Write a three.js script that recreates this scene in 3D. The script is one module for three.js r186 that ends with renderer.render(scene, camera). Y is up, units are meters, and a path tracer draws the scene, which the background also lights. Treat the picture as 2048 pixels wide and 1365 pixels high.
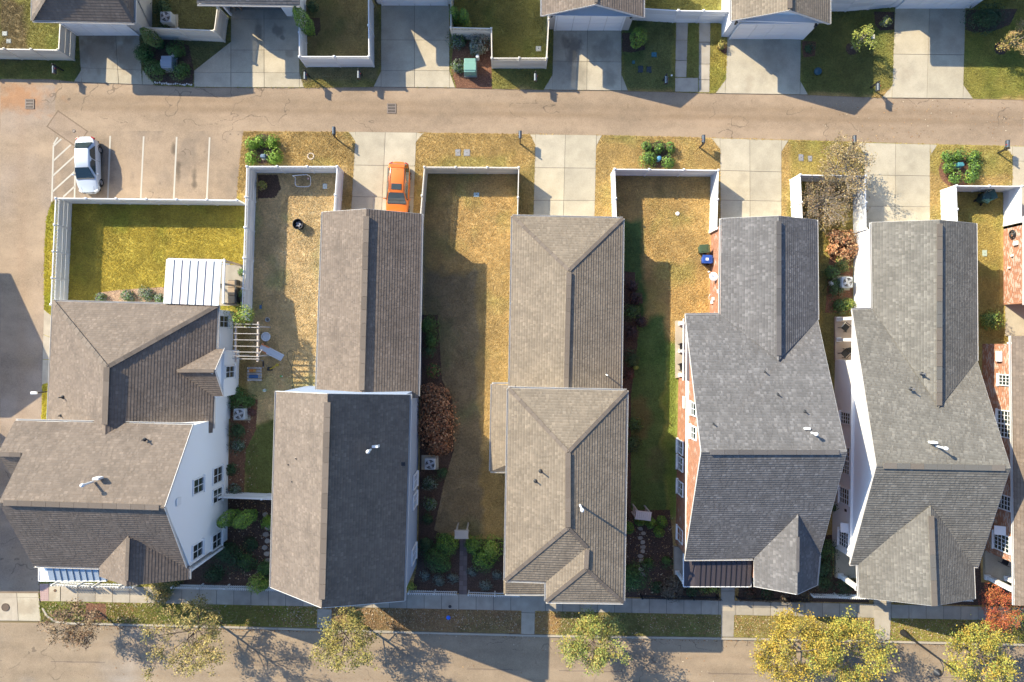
import * as THREE from 'three';
import { mergeGeometries } from 'three/addons/utils/BufferGeometryUtils.js';
import { RoundedBoxGeometry } from 'three/addons/geometries/RoundedBoxGeometry.js';
import { Sky } from 'three/addons/objects/Sky.js';

// ---------------------------------------------------------------- camera, sky, sun, exposure
// Plan units: 25 to the metre, x to the right (east), y towards the front street (south); the drone hovers 54.6 m over plan point (1024, 682.5).
const UNIT = 25, FLY = 54.6, CX = 1024, CY = 682.5;
const scene = new THREE.Scene();
const camera = new THREE.PerspectiveCamera(53.13, 2048 / 1365, 1, 400);
camera.position.set(0, FLY, 0);
camera.up.set(0, 0, -1);
camera.lookAt(0, 0, 0);
const renderer = new THREE.WebGLRenderer({ antialias: true });
renderer.toneMapping = THREE.LinearToneMapping;
renderer.toneMappingExposure = 2.04;
renderer.shadowMap.enabled = true;
const sunDir = new THREE.Vector3(-0.808 * 0.848, 0.53, -0.589 * 0.848).normalize();
const sky = new Sky();
sky.scale.setScalar(300);
sky.name = 'sky';
sky.userData = { kind: 'structure' };
Object.assign(sky.material.uniforms.turbidity, { value: 4 });
Object.assign(sky.material.uniforms.rayleigh, { value: 1.35 });
Object.assign(sky.material.uniforms.mieCoefficient, { value: 0.004 });
sky.material.uniforms.sunPosition.value.copy(sunDir);
scene.add(sky);
scene.environmentIntensity = 0.2;
const sun = new THREE.DirectionalLight(new THREE.Color(1, 0.87, 0.63), 4.7);
sun.position.copy(sunDir).multiplyScalar(120);
sun.castShadow = true;
sun.shadow.radius = 0.6;
Object.assign(sun.shadow.camera, { left: -60, right: 60, top: 60, bottom: -60, near: 1, far: 260 });
sun.shadow.mapSize.set(4096, 4096);
sun.name = 'sun';
scene.add(sun, sun.target);

// ---------------------------------------------------------------- helpers
let seed = 7;
const rnd = () => { seed = (seed + 0x6D2B79F5) | 0; let t = Math.imul(seed ^ (seed >>> 15), 1 | seed); t = (t + Math.imul(t ^ (t >>> 7), 61 | t)) ^ t; return ((t ^ (t >>> 14)) >>> 0) / 4294967296; };
const rr = (a, b) => a + (b - a) * rnd();
const gauss = () => (rnd() + rnd() + rnd() + rnd() - 2) * 0.86;
const hash = (x, y, s) => { let h = Math.imul(x, 374761393) ^ Math.imul(y, 668265263) ^ Math.imul(s, 1442695041); h = Math.imul(h ^ (h >>> 13), 1274126177); return ((h ^ (h >>> 16)) >>> 0) / 4294967296; };
function noise(x, y, s = 0, wrap = 0) {
  const xi = Math.floor(x), yi = Math.floor(y), fx = x - xi, fy = y - yi;
  const u = fx * fx * (3 - 2 * fx), v = fy * fy * (3 - 2 * fy);
  const w = a => wrap ? ((a % wrap) + wrap) % wrap : a;
  const a = hash(w(xi), w(yi), s), b = hash(w(xi + 1), w(yi), s), c = hash(w(xi), w(yi + 1), s), d = hash(w(xi + 1), w(yi + 1), s);
  return a + (b - a) * u + (c - a) * v + (a - b - c + d) * u * v;
}
const fbm = (x, y, s, n = 4) => { let r = 0, a = 0.5; for (let i = 0; i < n; i++) { r += a * noise(x, y, s + i); x *= 2.03; y *= 2.03; a *= 0.5; } return r / (1 - Math.pow(0.5, n)); };
const V = (x, y, z) => new THREE.Vector3(x, y, z);
const G = (gx, gy, h = 0) => V((gx - CX) / UNIT, h, (gy - CY) / UNIT);            // plan point at height h
const Q = (px, py, h = 0) => G(CX + (px - CX) * (1 - h / FLY), CY + (py - CY) * (1 - h / FLY), h);   // point of height h surveyed from the air
const gq = (px, py, h = 0) => [CX + (px - CX) * (1 - h / FLY), CY + (py - CY) * (1 - h / FLY)];
const clamp = (x, a = 0, b = 1) => Math.min(b, Math.max(a, x));
const mixc = (a, b, t) => [a[0] + (b[0] - a[0]) * t, a[1] + (b[1] - a[1]) * t, a[2] + (b[2] - a[2]) * t];
const s2l = c => c <= 0.04045 ? c / 12.92 : Math.pow((c + 0.055) / 1.055, 2.4);
const l2s = c => { c = clamp(c); return c <= 0.0031308 ? c * 12.92 : 1.055 * Math.pow(c, 1 / 2.4) - 0.055; };
const names = {};
function numbered(n) { const k = names[n] = (names[n] ?? -1) + 1; return k ? `${n}_${String(k).padStart(3, '0')}` : n; }
function tag(o, label, category, group) { o.userData.label = label; o.userData.category = category; if (group) o.userData.group = group; return o; }
function thing(name, label, category, group) { const o = new THREE.Group(); o.name = numbered(name); scene.add(o); return tag(o, label, category, group); }
function mesh(name, geo, mat, parent) { const m = new THREE.Mesh(geo, mat); m.name = name; m.castShadow = m.receiveShadow = true; (parent || scene).add(m); return m; }
function structure(name, geo, mat) { const m = mesh(numbered(name), geo, mat); m.userData.kind = 'structure'; return m; }
function partGroup(name, parent) { const g = new THREE.Group(); g.name = name; parent.add(g); return g; }
// after its parts are laid out in place, a thing's origin goes to the middle of its base
function settle(o) {
  o.updateMatrixWorld(true);
  const b = new THREE.Box3().setFromObject(o), c = V((b.min.x + b.max.x) / 2, Math.max(0, b.min.y), (b.min.z + b.max.z) / 2);
  for (const k of o.children) k.position.sub(c);
  o.position.add(c);
  return o;
}
function copyOf(o, label) { const c = o.clone(); const base = o.name.replace(/_\d{3}$/, ''); c.name = numbered(base); c.userData = { ...o.userData }; if (label) c.userData.label = label; scene.add(c); return c; }

// flat polygon with thickness; uv in metres, v up the slope
function slab(pts, t, outward) {
  const n = V(0, 0, 0);
  for (let i = 0; i < pts.length; i++) { const a = pts[i], b = pts[(i + 1) % pts.length]; n.x += (a.y - b.y) * (a.z + b.z); n.y += (a.z - b.z) * (a.x + b.x); n.z += (a.x - b.x) * (a.y + b.y); }
  n.normalize();
  if (outward ? n.dot(outward) < 0 : n.y < 0) { n.negate(); pts = pts.slice().reverse(); }
  const flat = Math.abs(n.y) > 0.9995;
  const e1 = flat ? V(1, 0, 0) : V(0, 1, 0).cross(n).normalize();
  const e2 = flat ? V(0, 0, -1) : n.clone().cross(e1);
  const p2 = pts.map(p => new THREE.Vector2(p.dot(e1), p.dot(e2)));
  const tris = THREE.ShapeUtils.triangulateShape(p2, []);
  const pos = [], nor = [], uv = [];
  const put = (p, nn, u, v) => { pos.push(p.x, p.y, p.z); nor.push(nn.x, nn.y, nn.z); uv.push(u, v); };
  const dn = n.clone().multiplyScalar(-t), neg = n.clone().negate();
  for (const f of tris) {
    const [a, b, c] = f;
    const ccw = pts[b].clone().sub(pts[a]).cross(pts[c].clone().sub(pts[a])).dot(n) > 0 ? [a, b, c] : [a, c, b];
    for (const i of ccw) put(pts[i], n, p2[i].x, p2[i].y);
    if (t) for (const i of ccw.slice().reverse()) put(pts[i].clone().add(dn), neg, p2[i].x, p2[i].y);
  }
  if (t) for (let i = 0; i < pts.length; i++) {
    const a = pts[i], b = pts[(i + 1) % pts.length], L = a.distanceTo(b);
    const sn = b.clone().sub(a).cross(n).normalize();
    const a2 = a.clone().add(dn), b2 = b.clone().add(dn);
    for (const [p, u, v] of [[a2, 0, 0], [b2, L, 0], [b, L, t], [a2, 0, 0], [b, L, t], [a, 0, t]]) put(p, sn, u, v);
  }
  const g = new THREE.BufferGeometry();
  g.setAttribute('position', new THREE.Float32BufferAttribute(pos, 3));
  g.setAttribute('normal', new THREE.Float32BufferAttribute(nor, 3));
  g.setAttribute('uv', new THREE.Float32BufferAttribute(uv, 2));
  return g;
}
// bar between two points, w wide and t tall
function bar(a, b, w, t) {
  const d = b.clone().sub(a), L = d.length(), g = new THREE.BoxGeometry(L, t, w);
  const x = d.normalize(), up = Math.abs(x.y) > 0.98 ? V(1, 0, 0) : V(0, 1, 0), z = x.clone().cross(up).normalize(), y = z.clone().cross(x);
  g.applyMatrix4(new THREE.Matrix4().makeBasis(x, y, z).setPosition(a.clone().add(b).multiplyScalar(0.5)));
  return g;
}
const box = (w, h, d, x = 0, y = 0, z = 0) => new THREE.BoxGeometry(w, h, d).translate(x, y, z);
const rbox = (w, h, d, r, x = 0, y = 0, z = 0) => new RoundedBoxGeometry(w, h, d, 2, r).translate(x, y, z);
const cyl = (r0, r1, h, n = 14, x = 0, y = 0, z = 0) => new THREE.CylinderGeometry(r1, r0, h, n).translate(x, y, z);
function tube(pts, r, n = 6, closed = false) { return new THREE.TubeGeometry(new THREE.CatmullRomCurve3(pts, closed), Math.max(8, pts.length * 5), r, n, closed); }
function limb(a, b, r0, r1, n = 6) {
  const d = b.clone().sub(a), L = d.length(), g = new THREE.CylinderGeometry(r1, r0, L, n, 1).translate(0, L / 2, 0);
  g.applyQuaternion(new THREE.Quaternion().setFromUnitVectors(V(0, 1, 0), d.normalize()));
  return g.translate(a.x, a.y, a.z);
}
const poly = (pts, h, t = 0) => slab(pts.map(p => G(p[0], p[1], h)), t);
const inPoly = (p, x, y) => { let c = false; for (let i = 0, j = p.length - 1; i < p.length; j = i++) if ((p[i][1] > y) !== (p[j][1] > y) && x < (p[j][0] - p[i][0]) * (y - p[i][1]) / (p[j][1] - p[i][1]) + p[i][0]) c = !c; return c; };
const covered = [];          // plan polygons where no grass grows

// ---------------------------------------------------------------- textures
function texture(w, h, f, srgb, tile) {
  const d = new Uint8Array(w * h * 4);
  for (let y = 0; y < h; y++) for (let x = 0; x < w; x++) {
    const c = f(x, y), i = (y * w + x) * 4;
    if (srgb) { d[i] = l2s(c[0]) * 255; d[i + 1] = l2s(c[1]) * 255; d[i + 2] = l2s(c[2]) * 255; } else d[i] = d[i + 1] = d[i + 2] = clamp(c) * 255;
    d[i + 3] = 255;
  }
  const t = new THREE.DataTexture(d, w, h);
  t.wrapS = t.wrapT = THREE.RepeatWrapping; t.magFilter = THREE.LinearFilter; t.minFilter = THREE.LinearMipmapLinearFilter; t.generateMipmaps = true;
  if (srgb) t.colorSpace = THREE.SRGBColorSpace;
  if (tile) t.repeat.set(1 / tile, 1 / tile);
  t.needsUpdate = true;
  return t;
}
const N = 768;
// roof shingles: courses 0.2 m, tabs of uneven width and tone; 6.4 m tile
const CO = 32, PX = N / CO;
const tabs = [];
for (let c = 0; c < CO; c++) { const row = []; let x = rr(0, 20); while (x < N) { const w = rr(12, 34); row.push([x, x + w, rnd(), rnd() < 0.17]); x += w + (rnd() < 0.6 ? 0 : rr(4, 22)); } tabs.push(row); }
const tabAt = (x, y) => { const c = Math.min(CO - 1, Math.floor(y / PX)); for (const t of tabs[c]) if (x >= t[0] && x < t[1]) return t; return null; };
const shingleBump = texture(N, N, (x, y) => { const f = (y % PX) / PX, t = tabAt(x, y); return 0.7 * (f < 0.24 ? f / 0.24 : 1 - (f - 0.24) / 0.76) + (t ? 0.14 + 0.12 * t[2] : 0); }, false, 6.4);
const shingleMap = (base, vary, lightest, s) => texture(N, N, (x, y) => {
  const t = tabAt(x, y), f = (y % PX) / PX, g = 0.82 + 0.36 * hash(x, y, s) , m = 0.84 + 0.2 * noise(x / 64, y / 64, s, 12) + 0.14 * noise(x / 192, y / 96, s + 5, 4);
  let k = t ? 1 - vary + 2 * vary * t[2] : 1 - vary * 0.9;
  if (t && t[3]) k *= lightest; if (f > 0.8) k *= 0.9;
  return base.map(c => c * k * g * m);
}, true, 6.4);
// concrete: fine grain, blotches; 8 m tile
const concreteTex = texture(N, N, (x, y) => { const k = 0.72 + 0.36 * fbm(x / 48, y / 48, 11, 4) + 0.16 * (hash(x, y, 3) - 0.5) + 0.16 * (noise(x / 128, y / 128, 5, 6) - 0.5); return [0.98 * k, 0.95 * k, 0.87 * k]; }, true, 8);
// the same with what has been spilled on it, laid out over the plan: oil under parked cars, rusty brown washes, tyre rubs
const spills = [[1146, 96, 20, 40, 0.62, 0], [1132, 84, 12, 20, 0.4, 0], [1205, 100, 26, 30, 0.3, 0], [1150, 150, 34, 22, 0.3, 0], [1220, 155, 20, 22, 0.35, 0], [517, 62, 9, 24, 0.5, 0], [556, 62, 14, 14, 0.5, 0], [578, 108, 12, 10, 0.35, 0], [522, 92, 8, 26, 0.3, 0], [565, 76, 5, 5, 0.5, 0], [200, 100, 44, 52, 0.42, 1], [258, 112, 34, 52, 0.36, 1], [215, 78, 60, 14, 0.4, 1], [1540, 120, 30, 60, 0.18, 0], [1500, 170, 10, 30, 0.15, 1], [795, 420, 14, 40, 0.16, 1], [1110, 400, 16, 50, 0.1, 1], [1480, 390, 14, 50, 0.12, 0], [1830, 420, 40, 8, 0.16, 1], [1868, 60, 20, 34, 0.15, 0], [1810, 150, 20, 20, 0.1, 1], [840, 60, 40, 40, 0.12, 0], [40, 1215, 40, 20, 0.3, 1], [100, 1190, 20, 14, 0.3, 1]];
const concretePlan = (() => { const t = texture(2048, 1365, (x, y) => { const gx = x + 0.5, gy = 1365 - y - 0.5, k = 0.76 + 0.3 * fbm(gx / 16, gy / 16, 11, 4) + 0.14 * (hash(x, y, 3) - 0.5) + 0.16 * (fbm(gx / 70, gy / 40, 5, 3) - 0.5); let c = [0.98 * k, 0.95 * k, 0.87 * k]; for (const [sx, sy, rx, ry, a, brown] of spills) { if (Math.abs(gx - sx) > rx * 1.6 || Math.abs(gy - sy) > ry * 1.6) continue; const d = Math.hypot((gx - sx) / rx, (gy - sy) / ry) + 1.1 * (fbm(gx / 9, gy / 12, 19, 4) - 0.5); if (d < 1) c = mixc(c, brown ? [0.42, 0.3, 0.2] : [0.17, 0.16, 0.16], a * clamp((1 - d) * 1.8)); } return c; }, true); t.repeat.set(UNIT / 2048, UNIT / 1365); t.offset.set(0.5, 0.5); return t; })();
const grainBump = texture(256, 256, (x, y) => 0.6 * hash(x, y, 9) + 0.4 * noise(x / 4, y / 4, 4, 64), false, 1.6);
// brick with pale mortar; 2 m tile, courses 0.083 m, bricks 0.25 m
const brickAt = (x, y) => { const r = Math.floor(y / 21.333), X = (x + (r % 2) * 32) % 512, c = Math.floor(X / 64), fx = X % 64, fy = y % 21.333; return { r, c, m: fx < 4 || fy < 3.4 }; };
const brickTex = (pale) => texture(512, 512, (x, y) => { const b = brickAt(x, y), k = 0.75 + 0.5 * hash(b.c, b.r, 21), n = 0.85 + 0.3 * hash(x, y, 22); if (b.m) return [0.42 * n, 0.34 * n, 0.27 * n]; if (hash(b.c, b.r, 31) < pale) return [0.52 * n, 0.40 * n, 0.32 * n]; return [0.40 * k * n, 0.165 * k * n, 0.085 * k * n]; }, true, 2);
const brickBump = texture(512, 512, (x, y) => brickAt(x, y).m ? 0.2 : 0.7 + 0.3 * hash(x, y, 5), false, 2);
// painted siding: lapped boards 0.16 m; 1.28 m tile
const sidingBump = texture(64, 256, (x, y) => { const f = (y % 32) / 32; return f < 0.08 ? 0 : 1 - 0.6 * f; }, false, 1.28);
const mulchTex = (base) => texture(512, 512, (x, y) => { const k = 0.35 + 1.1 * noise(x / 3, y / 7, 41, 0) * noise(x / 6, y / 3, 42, 0) * 1.6 + 0.2 * hash(x, y, 6); return base.map(c => c * k); }, true, 3.2);
const mulchBump = texture(256, 256, (x, y) => noise(x / 3, y / 6, 51, 0) * 0.6 + noise(x / 6, y / 3, 52, 0) * 0.4, false, 2);

const M = {};
const std = (color, roughness = 0.85, extra = {}) => new THREE.MeshStandardMaterial({ color: Array.isArray(color) ? new THREE.Color().setRGB(...color) : color, roughness, ...extra });
const roofMat = (base, vary, light, s) => std([1, 1, 1], 0.95, { map: shingleMap(base, vary, light, s), bumpMap: shingleBump, bumpScale: 0.032 });
M.roofBrown = roofMat([0.215, 0.168, 0.132].map(v => v * 0.76), 0.11, 1.18, 101);
M.roofTan = roofMat([0.235, 0.19, 0.14].map(v => v * 0.83), 0.1, 1.18, 102);
M.roofSlate = roofMat([0.128, 0.121, 0.118], 0.13, 1.32, 103);
M.roofGreen = roofMat([0.19, 0.175, 0.148].map(v => v * 0.85), 0.12, 1.26, 104);
M.capBrown = [0.9, 1, 1.12].map(k => std([0.15 * k, 0.12 * k, 0.095 * k], 0.95, { bumpMap: grainBump, bumpScale: 0.006 }));
M.capSlate = [0.88, 1, 1.15].map(k => std([0.105 * k, 0.096 * k, 0.092 * k], 0.95, { bumpMap: grainBump, bumpScale: 0.006 }));
M.capGreen = [[0.15, 0.125, 0.1], [0.13, 0.122, 0.108], [0.16, 0.138, 0.115]].map(c => std(c, 0.95, { bumpMap: grainBump, bumpScale: 0.006 }));
M.capTan = M.capBrown;
M.white = std([0.78, 0.78, 0.77], 0.6);
M.whiteWall = std([0.8, 0.8, 0.79], 0.8, { bumpMap: sidingBump, bumpScale: 0.012 });
M.plainWall = std([0.88, 0.88, 0.87], 0.85, { bumpMap: grainBump, bumpScale: 0.004 });
M.blueWall = std([0.3, 0.36, 0.47], 0.8, { bumpMap: sidingBump, bumpScale: 0.012 });
M.greyWall = std([0.5, 0.47, 0.43], 0.8, { bumpMap: sidingBump, bumpScale: 0.012 });
M.brick = std([1, 1, 1], 0.95, { map: brickTex(0.05), bumpMap: brickBump, bumpScale: 0.012 });
M.brickOld = std([1, 1, 1], 0.95, { map: brickTex(0.32), bumpMap: brickBump, bumpScale: 0.012 });
M.glass = new THREE.MeshPhysicalMaterial({ color: new THREE.Color().setRGB(0.025, 0.04, 0.042), roughness: 0.06, clearcoat: 1, clearcoatRoughness: 0.03 });
M.gutter = std([0.58, 0.56, 0.53], 0.6);
M.dark = std([0.03, 0.03, 0.032], 0.6);
M.black = std([0.018, 0.018, 0.02], 0.45);
M.vinyl = [0.88, 0.98, 1.04].map(k => std([0.76 * k, 0.76 * k, 0.75 * k], 0.5));
M.beige = [0.88, 0.98, 1.05].map(k => std([0.66 * k, 0.61 * k, 0.52 * k], 0.55));
M.concrete = [[1, 1, 1], [0.93, 0.93, 0.92], [1.05, 1.03, 0.99], [0.88, 0.88, 0.88]].map(k => std([0.48 * k[0], 0.435 * k[1], 0.355 * k[2]], 0.92, { map: concretePlan, bumpMap: grainBump, bumpScale: 0.004 }));
M.walk = [[1, 1, 1], [0.92, 0.93, 0.94], [1.07, 1.05, 1.02], [0.85, 0.86, 0.88]].map(k => std([0.43 * k[0], 0.39 * k[1], 0.34 * k[2]], 0.92, { map: concreteTex, bumpMap: grainBump, bumpScale: 0.004 }));
M.joint = std([0.11, 0.095, 0.08], 0.95);
M.mulch = std([1, 1, 1], 1, { map: mulchTex([0.095, 0.06, 0.042]), bumpMap: mulchBump, bumpScale: 0.05 });
M.redMulch = std([1, 1, 1], 1, { map: mulchTex([0.2, 0.095, 0.055]), bumpMap: mulchBump, bumpScale: 0.05 });
M.straw = std([1, 1, 1], 1, { map: mulchTex([0.4, 0.27, 0.18]), bumpMap: mulchBump, bumpScale: 0.05 });
M.metalPale = std([0.66, 0.69, 0.7], 0.35, { metalness: 0.35 });
M.metalBlue = std([0.42, 0.47, 0.5], 0.35, { metalness: 0.3 });
M.metalDark = std([0.085, 0.07, 0.072], 0.4, { metalness: 0.3 });
M.steel = std([0.45, 0.45, 0.46], 0.4, { metalness: 0.8 });
M.wood = std([0.33, 0.25, 0.18], 0.85);
M.paleWood = std([0.55, 0.47, 0.4], 0.8);
M.greyWood = std([0.4, 0.37, 0.34], 0.85);
M.paint = std([0.46, 0.42, 0.35], 0.85);
M.rubber = std([0.02, 0.02, 0.021], 0.85);
M.leaf = new THREE.MeshPhysicalMaterial({ color: 0xffffff, vertexColors: true, roughness: 0.75, side: THREE.DoubleSide, transmission: 0.0 });
M.bark = std([0.12, 0.09, 0.07], 0.95);
M.paleBark = std([0.26, 0.22, 0.18], 0.95);

// ---------------------------------------------------------------- the ground: soil, lawns, asphalt
const planTex = (w, h, f, srgb) => { const t = texture(w, h, (x, y) => f((x + 0.5) / w * 2048, (1 - (y + 0.5) / h) * 1365, x, y), srgb); t.repeat.set(UNIT / 2048, UNIT / 1365); t.offset.set(0.5, 0.5); return t; };
// what grows where: dormant straw, yellow-green and green turf; some house shade and sun painted in
const zones = [
  [[-300, -300, 2400, 182], [0.25, 0.225, 0.06]],
  [[0, 0, 55, 120], [0.2, 0.15, 0.07]], [[150, -20, 460, 172], [0.17, 0.16, 0.06]], [[600, -20, 760, 172], [0.26, 0.21, 0.09]],
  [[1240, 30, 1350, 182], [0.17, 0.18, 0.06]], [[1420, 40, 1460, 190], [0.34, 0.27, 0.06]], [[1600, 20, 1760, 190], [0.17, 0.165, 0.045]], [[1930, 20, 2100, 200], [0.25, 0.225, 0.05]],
  [[60, 395, 498, 625], [0.43, 0.335, 0.055]], [[60, 395, 107, 900], [0.36, 0.3, 0.03]],
  [[500, 340, 690, 845], [0.54, 0.4, 0.21]], [[485, 845, 560, 1030], [0.15, 0.165, 0.045]],
  [[850, 345, 1040, 540], [0.46, 0.31, 0.125]], [[850, 540, 960, 1070], [0.27, 0.205, 0.115]], [[958, 540, 1020, 900], [0.43, 0.3, 0.125]],  // browner turf painted under the house shadow, gold on the sunlit strip beside it
  [[1222, 350, 1424, 640], [0.46, 0.31, 0.12]], [[1222, 440, 1285, 700], [0.1, 0.16, 0.05]], [[1222, 640, 1330, 1040], [0.105, 0.165, 0.05]], [[1270, 800, 1300, 870], [0.17, 0.16, 0.06]], [[1240, 700, 1290, 740], [0.09, 0.14, 0.04]], [[1300, 900, 1330, 960], [0.14, 0.16, 0.06]], [[1328, 690, 1360, 1040], [0.2, 0.25, 0.05]],  // last zone: sunlit strip by the brick wall painted a lighter green
  [[1575, 350, 1720, 800], [0.32, 0.24, 0.07]], [[1640, 520, 1700, 760], [0.2, 0.17, 0.06]], [[1880, 380, 2100, 700], [0.36, 0.27, 0.08]], [[1580, 275, 2100, 350], [0.36, 0.28, 0.085]],
  [[60, 1160, 640, 1270], [0.22, 0.21, 0.05]], [[640, 1200, 1040, 1280], [0.3, 0.2, 0.1]], [[1070, 1215, 1110, 1280], [0.36, 0.24, 0.1]], [[1110, 1215, 1440, 1290], [0.19, 0.18, 0.06]], [[1440, 1215, 1760, 1290], [0.26, 0.22, 0.07]], [[1760, 1215, 2150, 1300], [0.24, 0.22, 0.055]],
];
function turf(gx, gy) {
  const wx = gx + 34 * (fbm(gx / 40, gy / 40, 61, 3) - 0.5), wy = gy + 34 * (fbm(gx / 40, gy / 40, 71, 3) - 0.5);
  let c = [0.42, 0.288, 0.11];
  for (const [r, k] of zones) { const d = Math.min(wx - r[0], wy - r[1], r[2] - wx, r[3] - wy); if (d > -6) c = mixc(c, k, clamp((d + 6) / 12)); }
  const patch = clamp(0.5 + 1.05 * (fbm(gx / 22, gy / 22, 81, 4) - 0.5)), green = clamp((fbm(gx / 55, gy / 55, 91, 3) - 0.52) * 4);
  c = mixc(c, [c[0] * 0.72, c[1] * 0.92, c[2] * 0.75], green * 0.7);
  const k = 0.74 + 0.56 * patch;
  return [c[0] * k, c[1] * k, c[2] * k];
}
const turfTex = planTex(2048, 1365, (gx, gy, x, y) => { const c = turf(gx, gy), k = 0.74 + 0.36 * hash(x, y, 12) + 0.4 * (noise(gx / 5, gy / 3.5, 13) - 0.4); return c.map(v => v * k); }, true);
const turfBump = texture(512, 512, (x, y) => 0.5 * noise(x / 4, y / 7, 14, 0) + 0.3 * noise(x / 9, y / 5, 15, 0) + 0.2 * hash(x, y, 16), false, 5);
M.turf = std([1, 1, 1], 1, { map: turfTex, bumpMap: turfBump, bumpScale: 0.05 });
// asphalt, weathered to tan, with wheel tracks, clay wash, patches and stains
const asphaltTex = planTex(2048, 1365, (gx, gy, x, y) => {
  let c = gy > 1230 ? [0.305, 0.232, 0.155] : [0.325, 0.24, 0.162];
  const n1 = fbm(gx / 90, gy / 30, 111, 4), n2 = fbm(gx / 14, gy / 10, 121, 3), n3 = fbm(gx / 120, gy / 120, 131, 3);
  const off = (gx - 1024) * 0.0165;
  if (gy < 300 && gx > 90) for (const [yc, w, a] of [[212 + off, 9, 0.2], [229 + off, 8, 0.24], [246 + off, 6, 0.06]]) { const d = Math.abs(gy - yc + 7 * (n1 - 0.5)) / w; c = mixc(c, [0.2, 0.135, 0.078], 2.1 * a * Math.exp(-d * d) * (0.3 + 1.3 * n1)); }
  if (gx < 110 && gy > 170 && gy < 1180) { c = mixc(c, [0.29, 0.235, 0.195], 0.7 * clamp((n3 - 0.35) * 3)); const d = Math.abs(gx - 42 + 8 * (n3 - 0.5)) / 12; c = mixc(c, [0.26, 0.165, 0.1], 0.25 * Math.exp(-d * d) * (n1 + 0.3)); }
  const clay = Math.hypot((gx - 22) / 88, (gy - 196) / 40) + 1.5 * (fbm(gx / 26, gy / 26, 141, 4) - 0.5); const clay2 = clay + 0.7 * (n2 - 0.5); if (clay2 < 1) c = mixc(c, [0.4, 0.2, 0.09], 0.75 * clamp((1 - clay2) * 1.3));
  if (gx > 108 && gx < 492 && gy > 262 && gy < 412) c = mixc(c, [0.215, 0.165, 0.12], 0.75 * clamp((fbm(gx / 34, gy / 60, 151, 4) - 0.4) * 4));
  for (const [sx, sy, rx, ry] of [[356, 340, 7, 34], [388, 360, 6, 30], [348, 296, 8, 18]]) { const d = Math.hypot((gx - sx) / rx, (gy - sy) / ry) + 0.8 * (n2 - 0.5); if (d < 1) c = mixc(c, [0.11, 0.085, 0.06], 0.8 * clamp(1.4 * (1 - d))); }
  const u = (gx - 134) * 0.82 + (gy - 258) * 0.57, v = -(gx - 134) * 0.57 + (gy - 258) * 0.82; if (Math.abs(u) < 36 && Math.abs(v) < 19) c = mixc(c, [0.285, 0.21, 0.15], 0.6); if ((Math.abs(Math.abs(v) - 19) < 1 && Math.abs(u) < 37) || (Math.abs(Math.abs(u) - 36) < 1 && Math.abs(v) < 19)) c = [0.17, 0.12, 0.08];
  if (gy > 1240) { const d = Math.abs(gy - 1322 - gx * 0.018) ; if (d < 1.1 && noise(gx / 60, 3, 8) > 0.62) c = [0.2, 0.15, 0.11]; const pale = Math.hypot((gx - 262) / 12, (gy - 1328) / 34) + 1.3 * (n2 - 0.5); if (pale < 1) c = mixc(c, [0.45, 0.36, 0.27], 0.6 * (1 - pale)); const gl = clamp((n3 - 0.5) * 3) * clamp((500 - gx) / 300); c = mixc(c, [0.3, 0.27, 0.24], gl); }
  const cr = Math.abs(fbm(gx / 70, gy / 55, 171, 4) - 0.5), on = fbm(gx / 150, gy / 90, 181, 2); if (cr < 0.005 && on > 0.5) c = mixc(c, [0.12, 0.09, 0.065], 0.7);
  const tracks = gy > 1240 ? [1288, 1312, 1344] : []; for (const t0 of tracks) { const d = (gy - t0 - gx * 0.019 + 5 * (n1 - 0.5)) / 7; c = mixc(c, [0.24, 0.175, 0.115], 0.35 * Math.exp(-d * d) * (0.3 + n1)); }
  const spot = noise(gx / 8, gy / 8, 161) > 0.975 ? 0.75 : 1;
  const k = (0.74 + 0.42 * n1 + 0.22 * (n2 - 0.5) + 0.24 * (hash(x, y, 17) - 0.5)) * spot;
  return c.map(q => q * k);
}, true);
M.asphalt = std([1, 1, 1], 0.93, { map: asphaltTex, bumpMap: grainBump, bumpScale: 0.008 });
structure('ground', new THREE.CircleGeometry(180, 48).rotateX(-Math.PI / 2).translate(0, -0.06, 0), std([0.2, 0.16, 0.09], 1));
const alleyTop = [[100, 158], [150, 164], [300, 170], [388, 175], [605, 176], [748, 174], [907, 176], [1090, 180], [1254, 182], [1430, 187], [1612, 190], [1768, 196], [1945, 198], [2200, 203]];
const alleyLow = [[487, 263], [700, 264], [848, 266], [1062, 268.5], [1202, 270.5], [1424, 276], [1575, 280], [1730, 285], [1875, 289], [2200, 296]];
structure('alley', poly([...alleyTop, ...alleyLow.slice().reverse(), [482, 300], [476, 360], [474, 405], [104, 402]], 0.004), M.asphalt);
structure('side_street', poly([[-420, 172], [-30, 158], [104, 158.2], [104, 402], [100, 412], [92, 440], [88, 520], [88, 640], [84, 800], [80, 900], [78, 1010], [78, 1186], [-420, 1186]], 0), M.asphalt);
const kerbLine = [[106, 1247], [480, 1255], [860, 1266], [1100, 1272], [1440, 1277], [1750, 1283], [2200, 1293]];
structure('front_street', poly([[-420, 1242], [106, 1247], ...kerbLine.slice(1), [2200, 1700], [-420, 1700]], 0.002), M.asphalt);
structure('lawn', poly([[-300, 157], [100, 158.4], ...alleyTop.slice(1), [2200, -300], [-300, -300]], 0.03, 0.06), M.turf).name = 'north_lawn';
structure('lawn', poly([[487, 263], ...alleyLow.slice(1), [2200, 1236], [120, 1206], [92, 1203], [80, 1166], [80, 900], [84, 800], [89, 640], [89, 520], [93, 440], [101, 412], [108, 408], [474, 406], [477, 360], [483, 300]], 0.03, 0.06), M.turf).name = 'south_lawn';
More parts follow.
